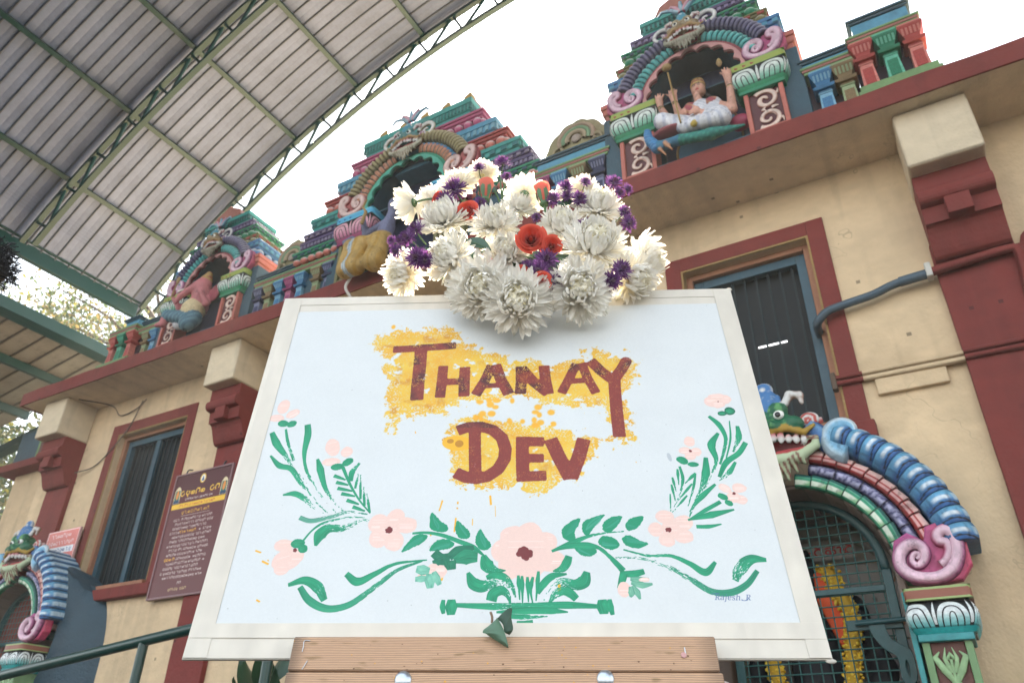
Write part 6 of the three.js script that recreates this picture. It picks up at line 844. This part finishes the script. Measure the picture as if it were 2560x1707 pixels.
// ---------- flower arrangement on the board's top edge
{
  const t = onBoard('flower_bouquet', 'bouquet of white chrysanthemums, purple asters and red roses on the board', 'flowers', .58, .93, .02);
  // one petal: unit length along y, cupped, curling towards +z at the tip
  function petalG(w, cup, curl, nx = 2, ny = 6, tip = 1) { const g = new THREE.PlaneGeometry(1, 1, nx, ny), p = g.attributes.position; for (let i = 0; i < p.count; i++) { const x = p.getX(i) * 2, q = p.getY(i) + .5, ww = w * (.5 + .5 * sst(0, .55, q)) * (q > .78 ? sqrt(max(.03, 1 - ((q - .78) / .225) ** 2 * tip)) : 1), a = curl * q * q; p.setXYZ(i, x * ww * .5, q * cos(a * .6), q * sin(a * .6) + cup * w * x * x * (.4 + .6 * q) + .01 * sin(q * 9 + x)); } g.computeVertexNormals(); return g; }
  const one = (g, az, el, len, off, col, roll = 0) => { g = strip(g.clone()); g.rotateY(roll); g.scale(len, len, len); g.rotateX(PI / 2 * 0 + el); g.translate(0, off * cos(el), off * sin(el)); g.rotateZ(az); return paint(g, col); };
  const C0 = [.96, .935, .86], C1 = [.95, .86, .50];
  const mums = [0, 1, 2, 3].map((v) => { const gs = [], L = 13, pg = [petalG(.155, .34, .25), petalG(.14, .42, 1.0), petalG(.125, .5, 1.45)];
    for (let k = 1; k < L; k++) { const q = k / (L - 1), n = Math.round(42 - 24 * q), el0 = lerp(-.32, 1.45, pow(q, .9)); for (let i = 0; i < n; i++) { const s = rr(.84, 1.1), cc = mixc(mixc(C0, [.86, .82, .74], rr(0, 1) * rr(0, 1)), C1, sst(.5, 1.0, q) * rr(.6, 1.1)); gs.push(one(pg[q < .3 ? 0 : q < .65 ? 1 : 2], (i + .5 * (k % 2) + rr(-.3, .3)) / n * 2 * PI, el0 + rr(-.14, .14), lerp(1.0, .50, pow(q, 1.15)) * s, .05, cc, rr(-.5, .5))); } }
    return merge(gs); });
  const daisies = [0, 1].map(() => { const gs = [], pg = [petalG(.27, .24, .25), petalG(.24, .3, .8)]; for (let k = 1; k < 7; k++) { const q = k / 6, n = Math.round(24 - 8 * q); for (let i = 0; i < n; i++) gs.push(one(pg[q < .5 ? 0 : 1], (i + rr(-.35, .35)) / n * 2 * PI, lerp(.18, 1.2, q) + rr(-.1, .1), lerp(1, .45, q) * rr(.85, 1.08), .08, mixc(C0, C1, .3 * q), rr(-.4, .4))); } return merge(gs); });
  const petalsOut = [petalG(.22, .28, .35), petalG(.2, .3, -.4), petalG(.22, .34, .7), petalG(.23, .22, .1)].map((g) => paint(strip(g), C0));
  const pmFront = new THREE.MeshPhysicalMaterial({ vertexColors: true, roughness: .95, transmission: .4, thickness: 0, side: THREE.DoubleSide, sheen: 1, sheenRoughness: .5, sheenColor: new THREE.Color(1, .98, .94) }), pm = new THREE.MeshPhysicalMaterial({ vertexColors: true, roughness: .95, transmission: .6, thickness: 0, side: THREE.DoubleSide });
  const leafM = new THREE.MeshPhysicalMaterial({ color: lin([.035, .085, .045]), roughness: .5, transmission: .15, thickness: 0, side: THREE.DoubleSide }), stemM = plain([.08, .15, .06], .6);
  const calyx = lathe([[.02, -.16], [.06, -.12], [.17, -.03], [.2, .02], [.05, .05]], 14);
  const face = (o, d, lean = .5) => { const z = V3(d[0], d[1] - lean, d[2]).normalize(), q = new THREE.Quaternion().setFromUnitVectors(V3(0, 0, 1), z).multiply(new THREE.Quaternion().setFromAxisAngle(V3(0, 0, 1), rnd() * 6.28)); o.quaternion.copy(q); };
  let k0 = 0;
  function mum(p, n, R, dir, daisy) {
    const mt = !daisy && n >= 45 ? pmFront : pm;
    const o = put(daisy ? 'daisy_chrysanthemum' : 'white_chrysanthemum', daisy ? daisies[k0 % 2] : mums[k0 % 4], mt, t, p[0], p[1], n / 1000, 0, 0, 0, R * (daisy ? 1 : 1.18)); face(o, dir, daisy ? 0 : n >= 45 ? .08 : .05); k0++;
    tag(part('petal_mass', new THREE.SphereGeometry(.16, 10, 8).scale(1, 1, .7), plain([.6, .55, .3], .8), o), null, null, null, null).name = 'flower_centre';
    const m = 14; for (let i = 0; i < m; i++) { const el = daisy ? rr(-.05, .3) : rr(-.35, .05), az = (i + rr(-.3, .3)) / m * 2 * PI, pe = mesh('petal', petalsOut[floor(rnd() * 4)], mt, o), L = rr(.9, 1.1); pe.scale.setScalar(L); pe.quaternion.setFromEuler(new THREE.Euler(el, rr(-.3, .3), az, 'ZXY')); pe.position.set(-sin(az) * .05, cos(az) * .05, 0); }
    if (daisy) { part('calyx', calyx.clone().rotateX(PI / 2), stemM, o); part('stem', tube([[0, 0, -.1], [.03, .02, -.5], [0, .1, -1.1]], .045, 7, 16), stemM, o); }
    return o;
  }
  const A = 2.98e-4, B = 2.85e-4;
  mum([.291,1.2543], 40, 225 * A, [-.86, .16, -.30], 1);
  mum([.3318,1.3216], -5, 150 * A, [-.5, .6, .3]); mum([.399,1.4017], -15, 175 * A, [-.25, .85, .3]); mum([.4708,1.4548], -15, 150 * A, [0, 1, .25]); mum([.3911,1.1359], 60, 225 * A, [-.25, .35, .9]);
  mum([.2926,.9774], 20, 190 * A, [-.55, -.45, .6]); mum([.4178,.9872], 60, 205 * A, [-.5, -.3, .8]); mum([.5042,.8649], 70, 245 * A, [-.1, -.5, .85]); mum([.5917,.8072], 80, 245 * A, [.05, -.45, .9]); mum([.5263,1.1079], 70, 195 * A, [0, .1, 1]); mum([.5587,1.0116], 50, 185 * A, [0, -.2, 1]); mum([.5866,1.2026], 45, 150 * A, [.2, .4, .8]);
  mum([.6022,1.3219], 5, 240 * A, [-.05, .80, -.55], 1);
  mum([.7729,1.3532], -10, 160 * B, [.2, .9, .25]); mum([.8072,1.1844], 50, 220 * B, [.15, .35, .9]); mum([.7041,1.102], 60, 200 * B, [0, .1, 1]); mum([.7841,.9997], 75, 275 * B, [.15, 0, 1]);
  mum([.9032,1.0549], 10, 255 * B, [.80, .2, -.45], 1); mum([.8773,.9278], 30, 220 * B, [.5, -.6, .5]); mum([.7408,.8486], 75, 245 * B, [.1, -.5, .85]); mum([.7155,1.2981], 10, 130 * B, [.1, .7, .5]); mum([.9196,1.0052], 12, 190 * B, [.7, -.1, .45]);
  // purple asters
  const asterV = [0, 1, 2].map(() => { const gs = [], pg = petalG(.15, .2, .5, 1, 3); for (let k = 0; k < 7; k++) { const n = 26 - k * 2; for (let i = 0; i < n; i++) { const c = mixc([.17, .05, .21], [.30, .13, .36], rnd() * rnd()); gs.push(one(pg, (i + rr(-.4, .4)) / n * 2 * PI, lerp(-.45, 1.3, k / 6) + rr(-.2, .2), lerp(1, .62, k / 6) * rr(.8, 1.08), .05, k > 4 ? mixc(c, [.3, .2, .12], .4) : c, rr(-.6, .6))); } } return merge(gs); });
  const am = new THREE.MeshPhysicalMaterial({ vertexColors: true, roughness: .9, transmission: .4, thickness: 0, side: THREE.DoubleSide });
  let k1 = 0; const aster = (p, n, R, dir) => { const o = put('purple_aster', asterV[k1++ % 3], am, t, p[0], p[1], n / 1000, 0, 0, 0, R * 1.22); face(o, [dir[0] + rr(-.15, .15), dir[1] + rr(-.15, .15), dir[2]]); part('stem', tube([[0, 0, -.1], [.1, -.05, -.9], [0, -.1, -2]], .07, 6, 10), stemM, o); part('calyx', new THREE.SphereGeometry(.22, 8, 6).translate(0, 0, -.1), stemM, o); };
  for (const [p, r, d] of [[[.4095,1.2616], 110, [-.1, .6, .7]], [[.3867,1.2145], 80, [-.4, .2, .8]], [[.4729,1.3605], 58, [0, .7, .6]], [[.5405,1.3802], 85, [.1, .8, .5]], [[.4836,1.1918], 62, [.2, .2, .9]], [[.5541,1.311], 50, [.3, .3, .8]], [[.3175,1.0897], 80, [-.3, .5, .7]], [[.2978,1.0544], 75, [-.4, .2, .8]], [[.26,1.0441], 50, [-.6, .2, .6]], [[.2765,1.0025], 60, [-.5, -.2, .8]], [[.3329,.9757], 95, [-.2, -.1, .9]], [[.3561,.9648], 70, [.1, -.4, .8]], [[.5758,.8601], 80, [0, -.2, .9]], [[.5735,.9064], 42, [0, .1, .9]], [[.2819,1.0432], 50, [-.4, .3, .8]]]) aster(p, 78, r * A, d);
  for (const [p, r, d] of [[[.7185,1.2408], 85, [0, .75, .5]], [[.685,1.1905], 66, [-.4, -.1, .7]], [[.722,1.2027], 55, [0, .3, .8]], [[.7543,1.1874], 75, [.2, .2, .9]], [[.7739,1.261], 55, [.1, .5, .7]], [[.8519,1.2553], 78, [.3, .5, .7]], [[.886,1.2232], 58, [.6, .2, .7]], [[.8639,1.2091], 52, [.4, .1, .8]], [[.6378,1.112], 45, [0, .2, .9]], [[.7641,1.0672], 82, [.1, .2, .95]], [[.8704,1.1255], 64, [.5, .2, .8]], [[.8767,1.0763], 72, [.5, 0, .8]], [[.6625,.9414], 102, [.1, .2, .95]], [[.6442,.9028], 88, [-.1, 0, 1]], [[.6167,.914], 75, [-.4, .1, .9]], [[.6845,.8653], 85, [.2, -.1, .95]], [[.8459,.9008], 86, [.4, .1, .8]], [[.82,.8636], 80, [.1, -.3, .9]]]) aster(p, 88, r * B, d);
  // roses
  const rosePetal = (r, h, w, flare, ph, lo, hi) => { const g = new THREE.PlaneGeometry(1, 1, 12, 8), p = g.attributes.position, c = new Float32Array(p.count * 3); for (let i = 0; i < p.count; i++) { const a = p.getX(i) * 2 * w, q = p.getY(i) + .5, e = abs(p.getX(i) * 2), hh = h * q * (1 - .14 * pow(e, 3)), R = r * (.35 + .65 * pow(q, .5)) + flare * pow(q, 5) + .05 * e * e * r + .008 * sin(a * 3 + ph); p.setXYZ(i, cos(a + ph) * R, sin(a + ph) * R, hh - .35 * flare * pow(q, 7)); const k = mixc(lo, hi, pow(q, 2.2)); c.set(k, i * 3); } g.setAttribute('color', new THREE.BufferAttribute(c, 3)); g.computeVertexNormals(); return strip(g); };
  const RL = [.50, .035, .022], RH = [.88, .155, .085];  // deeper petal base, lighter rim; also paints in the shade between petals
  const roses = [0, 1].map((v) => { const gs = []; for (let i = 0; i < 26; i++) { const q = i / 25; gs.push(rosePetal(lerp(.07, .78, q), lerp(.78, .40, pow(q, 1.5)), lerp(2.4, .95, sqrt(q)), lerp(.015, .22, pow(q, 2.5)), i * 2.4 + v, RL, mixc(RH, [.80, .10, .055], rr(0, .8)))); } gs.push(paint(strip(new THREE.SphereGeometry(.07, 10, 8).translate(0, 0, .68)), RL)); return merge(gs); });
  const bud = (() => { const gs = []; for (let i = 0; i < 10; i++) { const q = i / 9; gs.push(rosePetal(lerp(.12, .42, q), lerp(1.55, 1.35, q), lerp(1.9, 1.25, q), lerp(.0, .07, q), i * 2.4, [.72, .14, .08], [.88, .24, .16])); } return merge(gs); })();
  const sep = (() => { const gs = []; for (let i = 0; i < 5; i++) { const g = strip(petalG(.3, .3, .2, 2, 6, 1.1)); g.rotateX(1.28); g.scale(1, 1, 1); g.translate(0, .26, 0); g.rotateZ(i / 5 * 2 * PI); gs.push(g); } gs.push(strip(new THREE.SphereGeometry(.28, 10, 8).scale(1, 1, .8).translate(0, 0, -.05))); for (const g of gs) planar(g); return mergeGeometries(gs); })();
  const rm = new THREE.MeshPhysicalMaterial({ vertexColors: true, roughness: .9, transmission: .35, thickness: 0, side: THREE.DoubleSide, sheen: .3 });
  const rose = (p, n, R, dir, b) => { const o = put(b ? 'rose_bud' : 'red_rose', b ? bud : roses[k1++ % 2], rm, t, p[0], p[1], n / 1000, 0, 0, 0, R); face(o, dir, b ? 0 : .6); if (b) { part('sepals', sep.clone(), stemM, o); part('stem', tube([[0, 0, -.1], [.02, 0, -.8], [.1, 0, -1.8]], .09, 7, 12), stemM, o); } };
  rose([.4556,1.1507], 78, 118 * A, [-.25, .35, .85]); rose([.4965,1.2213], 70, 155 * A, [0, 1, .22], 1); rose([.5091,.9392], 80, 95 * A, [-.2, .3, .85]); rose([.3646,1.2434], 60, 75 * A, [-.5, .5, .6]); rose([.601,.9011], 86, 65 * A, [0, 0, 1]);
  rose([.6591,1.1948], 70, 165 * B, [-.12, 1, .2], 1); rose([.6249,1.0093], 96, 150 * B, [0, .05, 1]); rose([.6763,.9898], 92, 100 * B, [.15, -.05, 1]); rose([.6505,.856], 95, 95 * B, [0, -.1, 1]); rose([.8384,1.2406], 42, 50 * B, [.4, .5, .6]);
  // foliage and the foam block behind
  const lg = (() => { const g = new THREE.PlaneGeometry(1, 1, 4, 8), p = g.attributes.position; for (let i = 0; i < p.count; i++) { const x = p.getX(i) * 2, q = p.getY(i) + .5, w = .27 * sin(PI * pow(q, .8)) * (1 + .05 * sin(q * 50)); p.setXYZ(i, x * w, q, abs(x) * .07 - .2 * q * q); } g.computeVertexNormals(); return planar(g); })();
  const leaf = (p, n, L, az, tilt) => { const o = put('green_leaf', lg, leafM, t, p[0], p[1], n / 1000, 0, 0, 0, L); o.quaternion.setFromEuler(new THREE.Euler(tilt, rr(-.4, .4), az, 'ZXY')); part('midrib', tube([[0, 0, .01], [0, .5, -.02], [0, .95, -.17]], .012, 5, 10), stemM, o); };
  for (const [p, n, L, az, ti] of [[[.4564,1.0316], 80, 280, -2.2, .3], [[.427,1.0756], 50, 160, 1.9, .2], [[.4658,.9787], 45, 200, -.3, .2], [[.4734,1.0833], 45, 170, -2.8, .2], [[.5202,1.2712], 50, 130, .4, .3], [[.3334,1.0412], 50, 120, -1.9, .2], [[.5138,1.0272], 50, 190, 2.8, .2], [[.4484,.9974], 46, 210, -1.2, .1]]) leaf(p, n, L * A, az, ti);
  for (const [p, n, L, az, ti] of [[[.737,1.1971], 72, 190, 2.1, .2], [[.7258,1.1342], 66, 130, .8, .2], [[.6892,.9645], 78, 190, -1.9, .2], [[.7023,.9263], 76, 150, 1.2, .2], [[.8037,.9393], 62, 150, -1.3, .2], [[.7804,.9235], 62, 140, -2.2, .3], [[.8004,.8862], 60, 110, .3, .2], [[.8753,.9918], 40, 100, 1.3, .2], [[.8257,.9343], 58, 120, 1.0, .3], [[.7487,1.1096], 68, 110, -2.6, .2]]) leaf(p, n, L * B, az, ti);
  const yl = plain([.75, .52, .04], .6, { side: THREE.DoubleSide }); for (const [p, s] of [[[.818,1.2579], 60], [[.7118,1.1693], 34]]) put('yellow_petal', petalsOut[3], new THREE.MeshStandardMaterial({ color: lin([.8, .52, .03]), roughness: .6, side: THREE.DoubleSide }), t, p[0], p[1] - .012, .066, .2, .5, -.3, s * B);
  for (const [a, b] of [[[.5356,1.3373], [.5431,1.2374]], [[.5509,1.3028], [.5413,1.2428]], [[.5202,1.2712], [.5365,1.2377]]]) part('stem', tube([[a[0], a[1], .06], [(a[0] + b[0]) / 2 - .002, (a[1] + b[1]) / 2, .058], [b[0], b[1], .04]], .0028, 6, 12), stemM, t);
  part('floral_foam', new THREE.SphereGeometry(1, 24, 16).scale(.215, .085, .05).translate(.60, .985, -.002), plain([.05, .10, .05], .9), t);
}
// ---------- a fallen leaf caught behind the top plank
{
  const t = onBoard('loose_leaf', 'folded dark green leaf stuck between painted board and top plank', 'leaf', .57, .03, .03);
  const lm = (c) => new THREE.MeshPhysicalMaterial({ color: lin(c), roughness: .6, transmission: .12, thickness: 0, side: THREE.DoubleSide });
  // each half is lofted between its two edges and arched
  const mk = (nm, e0, e1, n, arch, m) => { const c0 = new THREE.CatmullRomCurve3(pairs(e0).map(([x, y]) => V3(x, y, 0))), c1 = new THREE.CatmullRomCurve3(pairs(e1).map(([x, y]) => V3(x, y, 0))), A = 28, B = 8, g = new THREE.PlaneGeometry(1, 1, B, A), q = g.attributes.position; for (let j = 0; j <= A; j++) for (let i = 0; i <= B; i++) { const p0 = c0.getPoint(j / A), p1 = c1.getPoint(j / A), f = i / B; q.setXYZ(j * (B + 1) + i, lerp(p0.x, p1.x, f), lerp(p0.y, p1.y, f), n + arch * sin(PI * (.15 + .8 * f)) + .0012 * sin(j * .9) * f + .006 * sin(j / A * 3.1)); } g.computeVertexNormals(); part(nm, g, m, t); };
  mk('leaf_half', [.5645,.0544,.5767,.032,.5824,.0161,.5854,.0043], [.5641,.0541,.5489,.0409,.5401,.0297,.5477,.0253,.5675,.013,.5851,.004], .040, .009, lm([.085, .17, .105])); mk('leaf_half', [.5642,.0561,.5744,.0443,.5785,.03,.5849,.0282], [.5645,.0564,.5747,.068,.5894,.0738,.5893,.0569,.5922,.0353,.5852,.0279], .036, .006, lm([.026, .065, .038]));
  const s = [.5551,.0488,.5551,.0588,.5521,.0671]; part('leaf_stalk', tube([[s[0], s[1], .040], [s[2], s[3], .041], [s[4], s[5], .042]], .0022, 6, 12), plain([.2, .12, .07]), t); const v = [.5646,.0552,.5755,.0336,.5841,.0072]; part('leaf_vein', tube([[v[0], v[1], .0425], [v[2], v[3], .0445], [v[4], v[5], .0435]], .0012, 5, 12), plain([.12, .2, .12]), t);
}

// ---------- railing, pole, plant, tray, and the passer-by whose hair shows at the left edge
{
  const gm = plain([.003, .04, .032], .3), t = thing('handrail', 'dark green tubular handrail sloping up behind the board, lower left', 'railing', [-4.2, -H, -2.6]);
  part('top_rail', cyl([-6.6, .334, -2.6], [-2.55, .708, -2.6], .027, 14), gm, t);
  for (const x of [-3.64, -5.3, -2.75]) part('post', cyl([x, -H, -2.6], [x, .334 + (x + 6.6) * .0923, -2.6], .024, 12), gm, t);
  const p = thing('green_pole', 'pale green bamboo pole leaning below the board, left of the easel', 'pole', [-2.7, -H, -2.9]);
  part('culm', cyl([-2.80, -H, -2.7], [-2.42, .95, -3.1], .022, 12, .019), plain([.24, .28, .1], .45), p); for (const q of [.2, .5, .8]) part('node', new THREE.TorusGeometry(.021, .004, 6, 14).rotateX(PI / 2).translate(lerp(-2.80, -2.42, q), lerp(-H, .95, q), lerp(-2.7, -3.1, q)), plain([.3, .3, .16], .6), p);
  const s = thing('steel_post', 'slim dark teal post directly left of the planks', 'post', [-1.5, -H, -1.9]);
  part('tube', cyl([-1.53, -H, -1.9], [-1.56, .42, -1.9], .022, 12), plain([.005, .05, .055], .35), s); part('base', lathe([[.001, 0], [.06, 0], [.06, .01], [.03, .02], [.001, .02]], 16).translate(-1.53, -H, -1.9), plain([.02, .05, .05]), s); part('cap', new THREE.SphereGeometry(.024, 12, 8).translate(-1.56, .42, -1.9), plain([.005, .05, .055], .35), s);
  const pl = thing('potted_plant', 'dark broad-leaved plant under the lower left corner of the board', 'plant', [-3.05, -H, -2.9]);
  part('pot', lathe([[.001, 0], [.12, 0], [.17, .28], [.185, .28], [.185, .32], [.15, .32], [.15, .27], [.001, .27]], 20).translate(-3.05, -H, -2.9), plain([.3, .1, .05], .8), pl); part('stem', tube([[-3.05, -H + .27, -2.9], [-3.06, -.2, -2.9], [-3.04, .4, -2.9]], .014, 7), plain([.1, .13, .05]), pl);
  const lf = (() => { const g = new THREE.PlaneGeometry(1, 1, 4, 8), q = g.attributes.position; for (let i = 0; i < q.count; i++) { const x = q.getX(i) * 2, v = q.getY(i) + .5; q.setXYZ(i, x * .26 * sin(PI * pow(v, .75)), v, abs(x) * .08 - .4 * v * v); } g.computeVertexNormals(); return planar(g); })();
  const lm = new THREE.MeshPhysicalMaterial({ color: lin([.02, .06, .025]), roughness: .4, transmission: .15, thickness: 0, side: THREE.DoubleSide });
  for (let i = 0; i < 18; i++) { const o = put('leaf', lf, lm, pl, -3.05, -.25 + i * .04, -2.9, 0, 0, 0, rr(.2, .32)); o.quaternion.setFromEuler(new THREE.Euler(rr(.6, 1.2), i * 2.4, rr(-.2, .2), 'YXZ')); }
  const d = thing('round_tray', 'pale round steel tray with a dark smudge, propped behind the easel', 'tray', [-.95, -H, -2.5]);
  const dg = lathe([[.0001, .0], [.40, .004], [.44, .012], [.47, .03], [.485, .03], [.485, .022], [.44, -.0], [.0001, -.012]], 56).rotateX(PI / 2 - .5).rotateY(.35); part('dish', dg.translate(-.85, -.10, -2.35), plain([.50, .42, .40], .35, { metalness: .25 }), d);
  const tex = canvasTex(128, 128, (x) => { x.clearRect(0, 0, 128, 128); for (let i = 0; i < 240; i++) { const a = rnd() * 6.3, r = rnd() * 44; x.fillStyle = `rgba(50,40,34,${rr(.2, .6)})`; x.beginPath(); x.arc(64 + cos(a) * r, 64 + sin(a) * r * .8, rr(2, 8), 0, 7); x.fill(); } });
  part('smudge', new THREE.CircleGeometry(.07, 24).translate(.03, .33, .012 ).rotateX(-.5).rotateY(.35).translate(-.85, -.10, -2.35), new THREE.MeshStandardMaterial({ map: tex, transparent: true, roughness: .8 }), d, true);
  part('stand', [cyl([-.85, -H, -2.3], [-.85, -.45, -2.42], .02, 8), cyl([-1.0, -H, -2.6], [-.9, -.3, -2.45], .02, 8), cyl([-.7, -H, -2.6], [-.8, -.3, -2.45], .02, 8)], plain([.2, .12, .07]), d);
}
{
  const b = [-2.931,1.66], sc = 1.15, hx = b[0] * sc, hy = b[1] * sc, hz = -sc, t = thing('person', 'dark curly-haired person standing at the left edge, only hair in view', 'person', [hx, -H, hz]);
  const sk = [.30, .16, .1], sh = [.25, .24, .22], tr = [.03, .035, .05], sy = hy - .24;
  const g = figure([['e', [hx, hy, hz], [.078, .11, .095], sk, .02], ['e', [hx + .03, hy - .02, hz + .09], [.014, .022, .02], sk, .012], ['c', [hx, hy - .1, hz], [hx, sy + .02, hz], .05, .058, sk, .02], ['c', [hx - .17, sy - .03, hz], [hx + .17, sy - .03, hz], .06, .06, sh, .05], ['c', [hx, sy - .1, hz], [hx, sy - .5, hz], .145, .125, sh, .06], ['c', [hx - .19, sy - .05, hz], [hx - .25, sy - .34, hz], .05, .042, sh, .03], ['c', [hx - .25, sy - .34, hz], [hx - .24, sy - .58, hz + .08], .038, .028, sk, .02], ['c', [hx + .19, sy - .05, hz], [hx + .22, sy - .34, hz - .02], .05, .042, sh, .03], ['c', [hx + .22, sy - .34, hz - .02], [hx + .2, sy - .58, hz + .08], .038, .028, sk, .02], ['c', [hx - .08, sy - .5, hz], [hx - .09, lerp(-H, sy, .26), hz], .09, .06, tr, .03], ['c', [hx - .09, lerp(-H, sy, .26), hz], [hx - .09, -H + .06, hz], .055, .04, tr, .03], ['c', [hx + .08, sy - .5, hz], [hx + .09, lerp(-H, sy, .26), hz + .03], .09, .06, tr, .03], ['c', [hx + .09, lerp(-H, sy, .26), hz + .03], [hx + .09, -H + .06, hz], .055, .04, tr, .03], ['c', [hx - .09, -H + .045, hz], [hx - .1, -H + .04, hz + .16], .045, .04, [.02, .02, .02], .02], ['c', [hx + .09, -H + .045, hz], [hx + .1, -H + .04, hz + .16], .045, .04, [.02, .02, .02], .02]], [hx - .36, -H, hz - .22], [hx + .36, hy + .14, hz + .26], .018);
  part('body', g, new THREE.MeshStandardMaterial({ vertexColors: true, roughness: .8 }), t);
  for (const s of [-1, 1]) { const gs = []; for (let i = 0; i < 5; i++) gs.push(cyl([hx + s * (.24 - (s > 0 ? .04 : 0)), sy - .58, hz + .08 + (i - 2) * .016], [hx + s * .21, sy - .68 + abs(i - 1.5) * .008, hz + .10 + (i - 2) * .018], .009, 6, .007)); part('fingers', gs, plain(sk, .8), t); }
  const hair = [], hm = plain([.008, .007, .007], .45); for (let i = 0; i < 420; i++) { const a = rnd() * 2 * PI, e = Math.acos(rr(-.35, 1)), n = V3(sin(e) * cos(a), cos(e), sin(e) * sin(a)), p0 = V3(hx + n.x * .08, hy + .02 + n.y * .105, hz - .01 + n.z * .095); if (n.z > .55 && n.y < .5) continue; const pts = [p0.toArray()]; let q = p0.clone(); for (let k = 1; k < 6; k++) { q = q.clone().addScaledVector(n, .012).add(V3(.014 * sin(k * 1.9 + i), .012 * cos(k * 2.3 + i * 2) - .003, .014 * sin(k * 2.1 + i * 3))); pts.push(q.toArray()); } hair.push(tube(pts, .0022, 4, 12)); }
  hair.push(new THREE.SphereGeometry(1, 20, 14).scale(.09, .115, .105).translate(hx, hy + .022, hz - .016)); part('curly_hair', hair, hm, t).userData.kind = 'stuff';
}

camera.far = 400; camera.updateProjectionMatrix();
renderer.render(scene, camera);
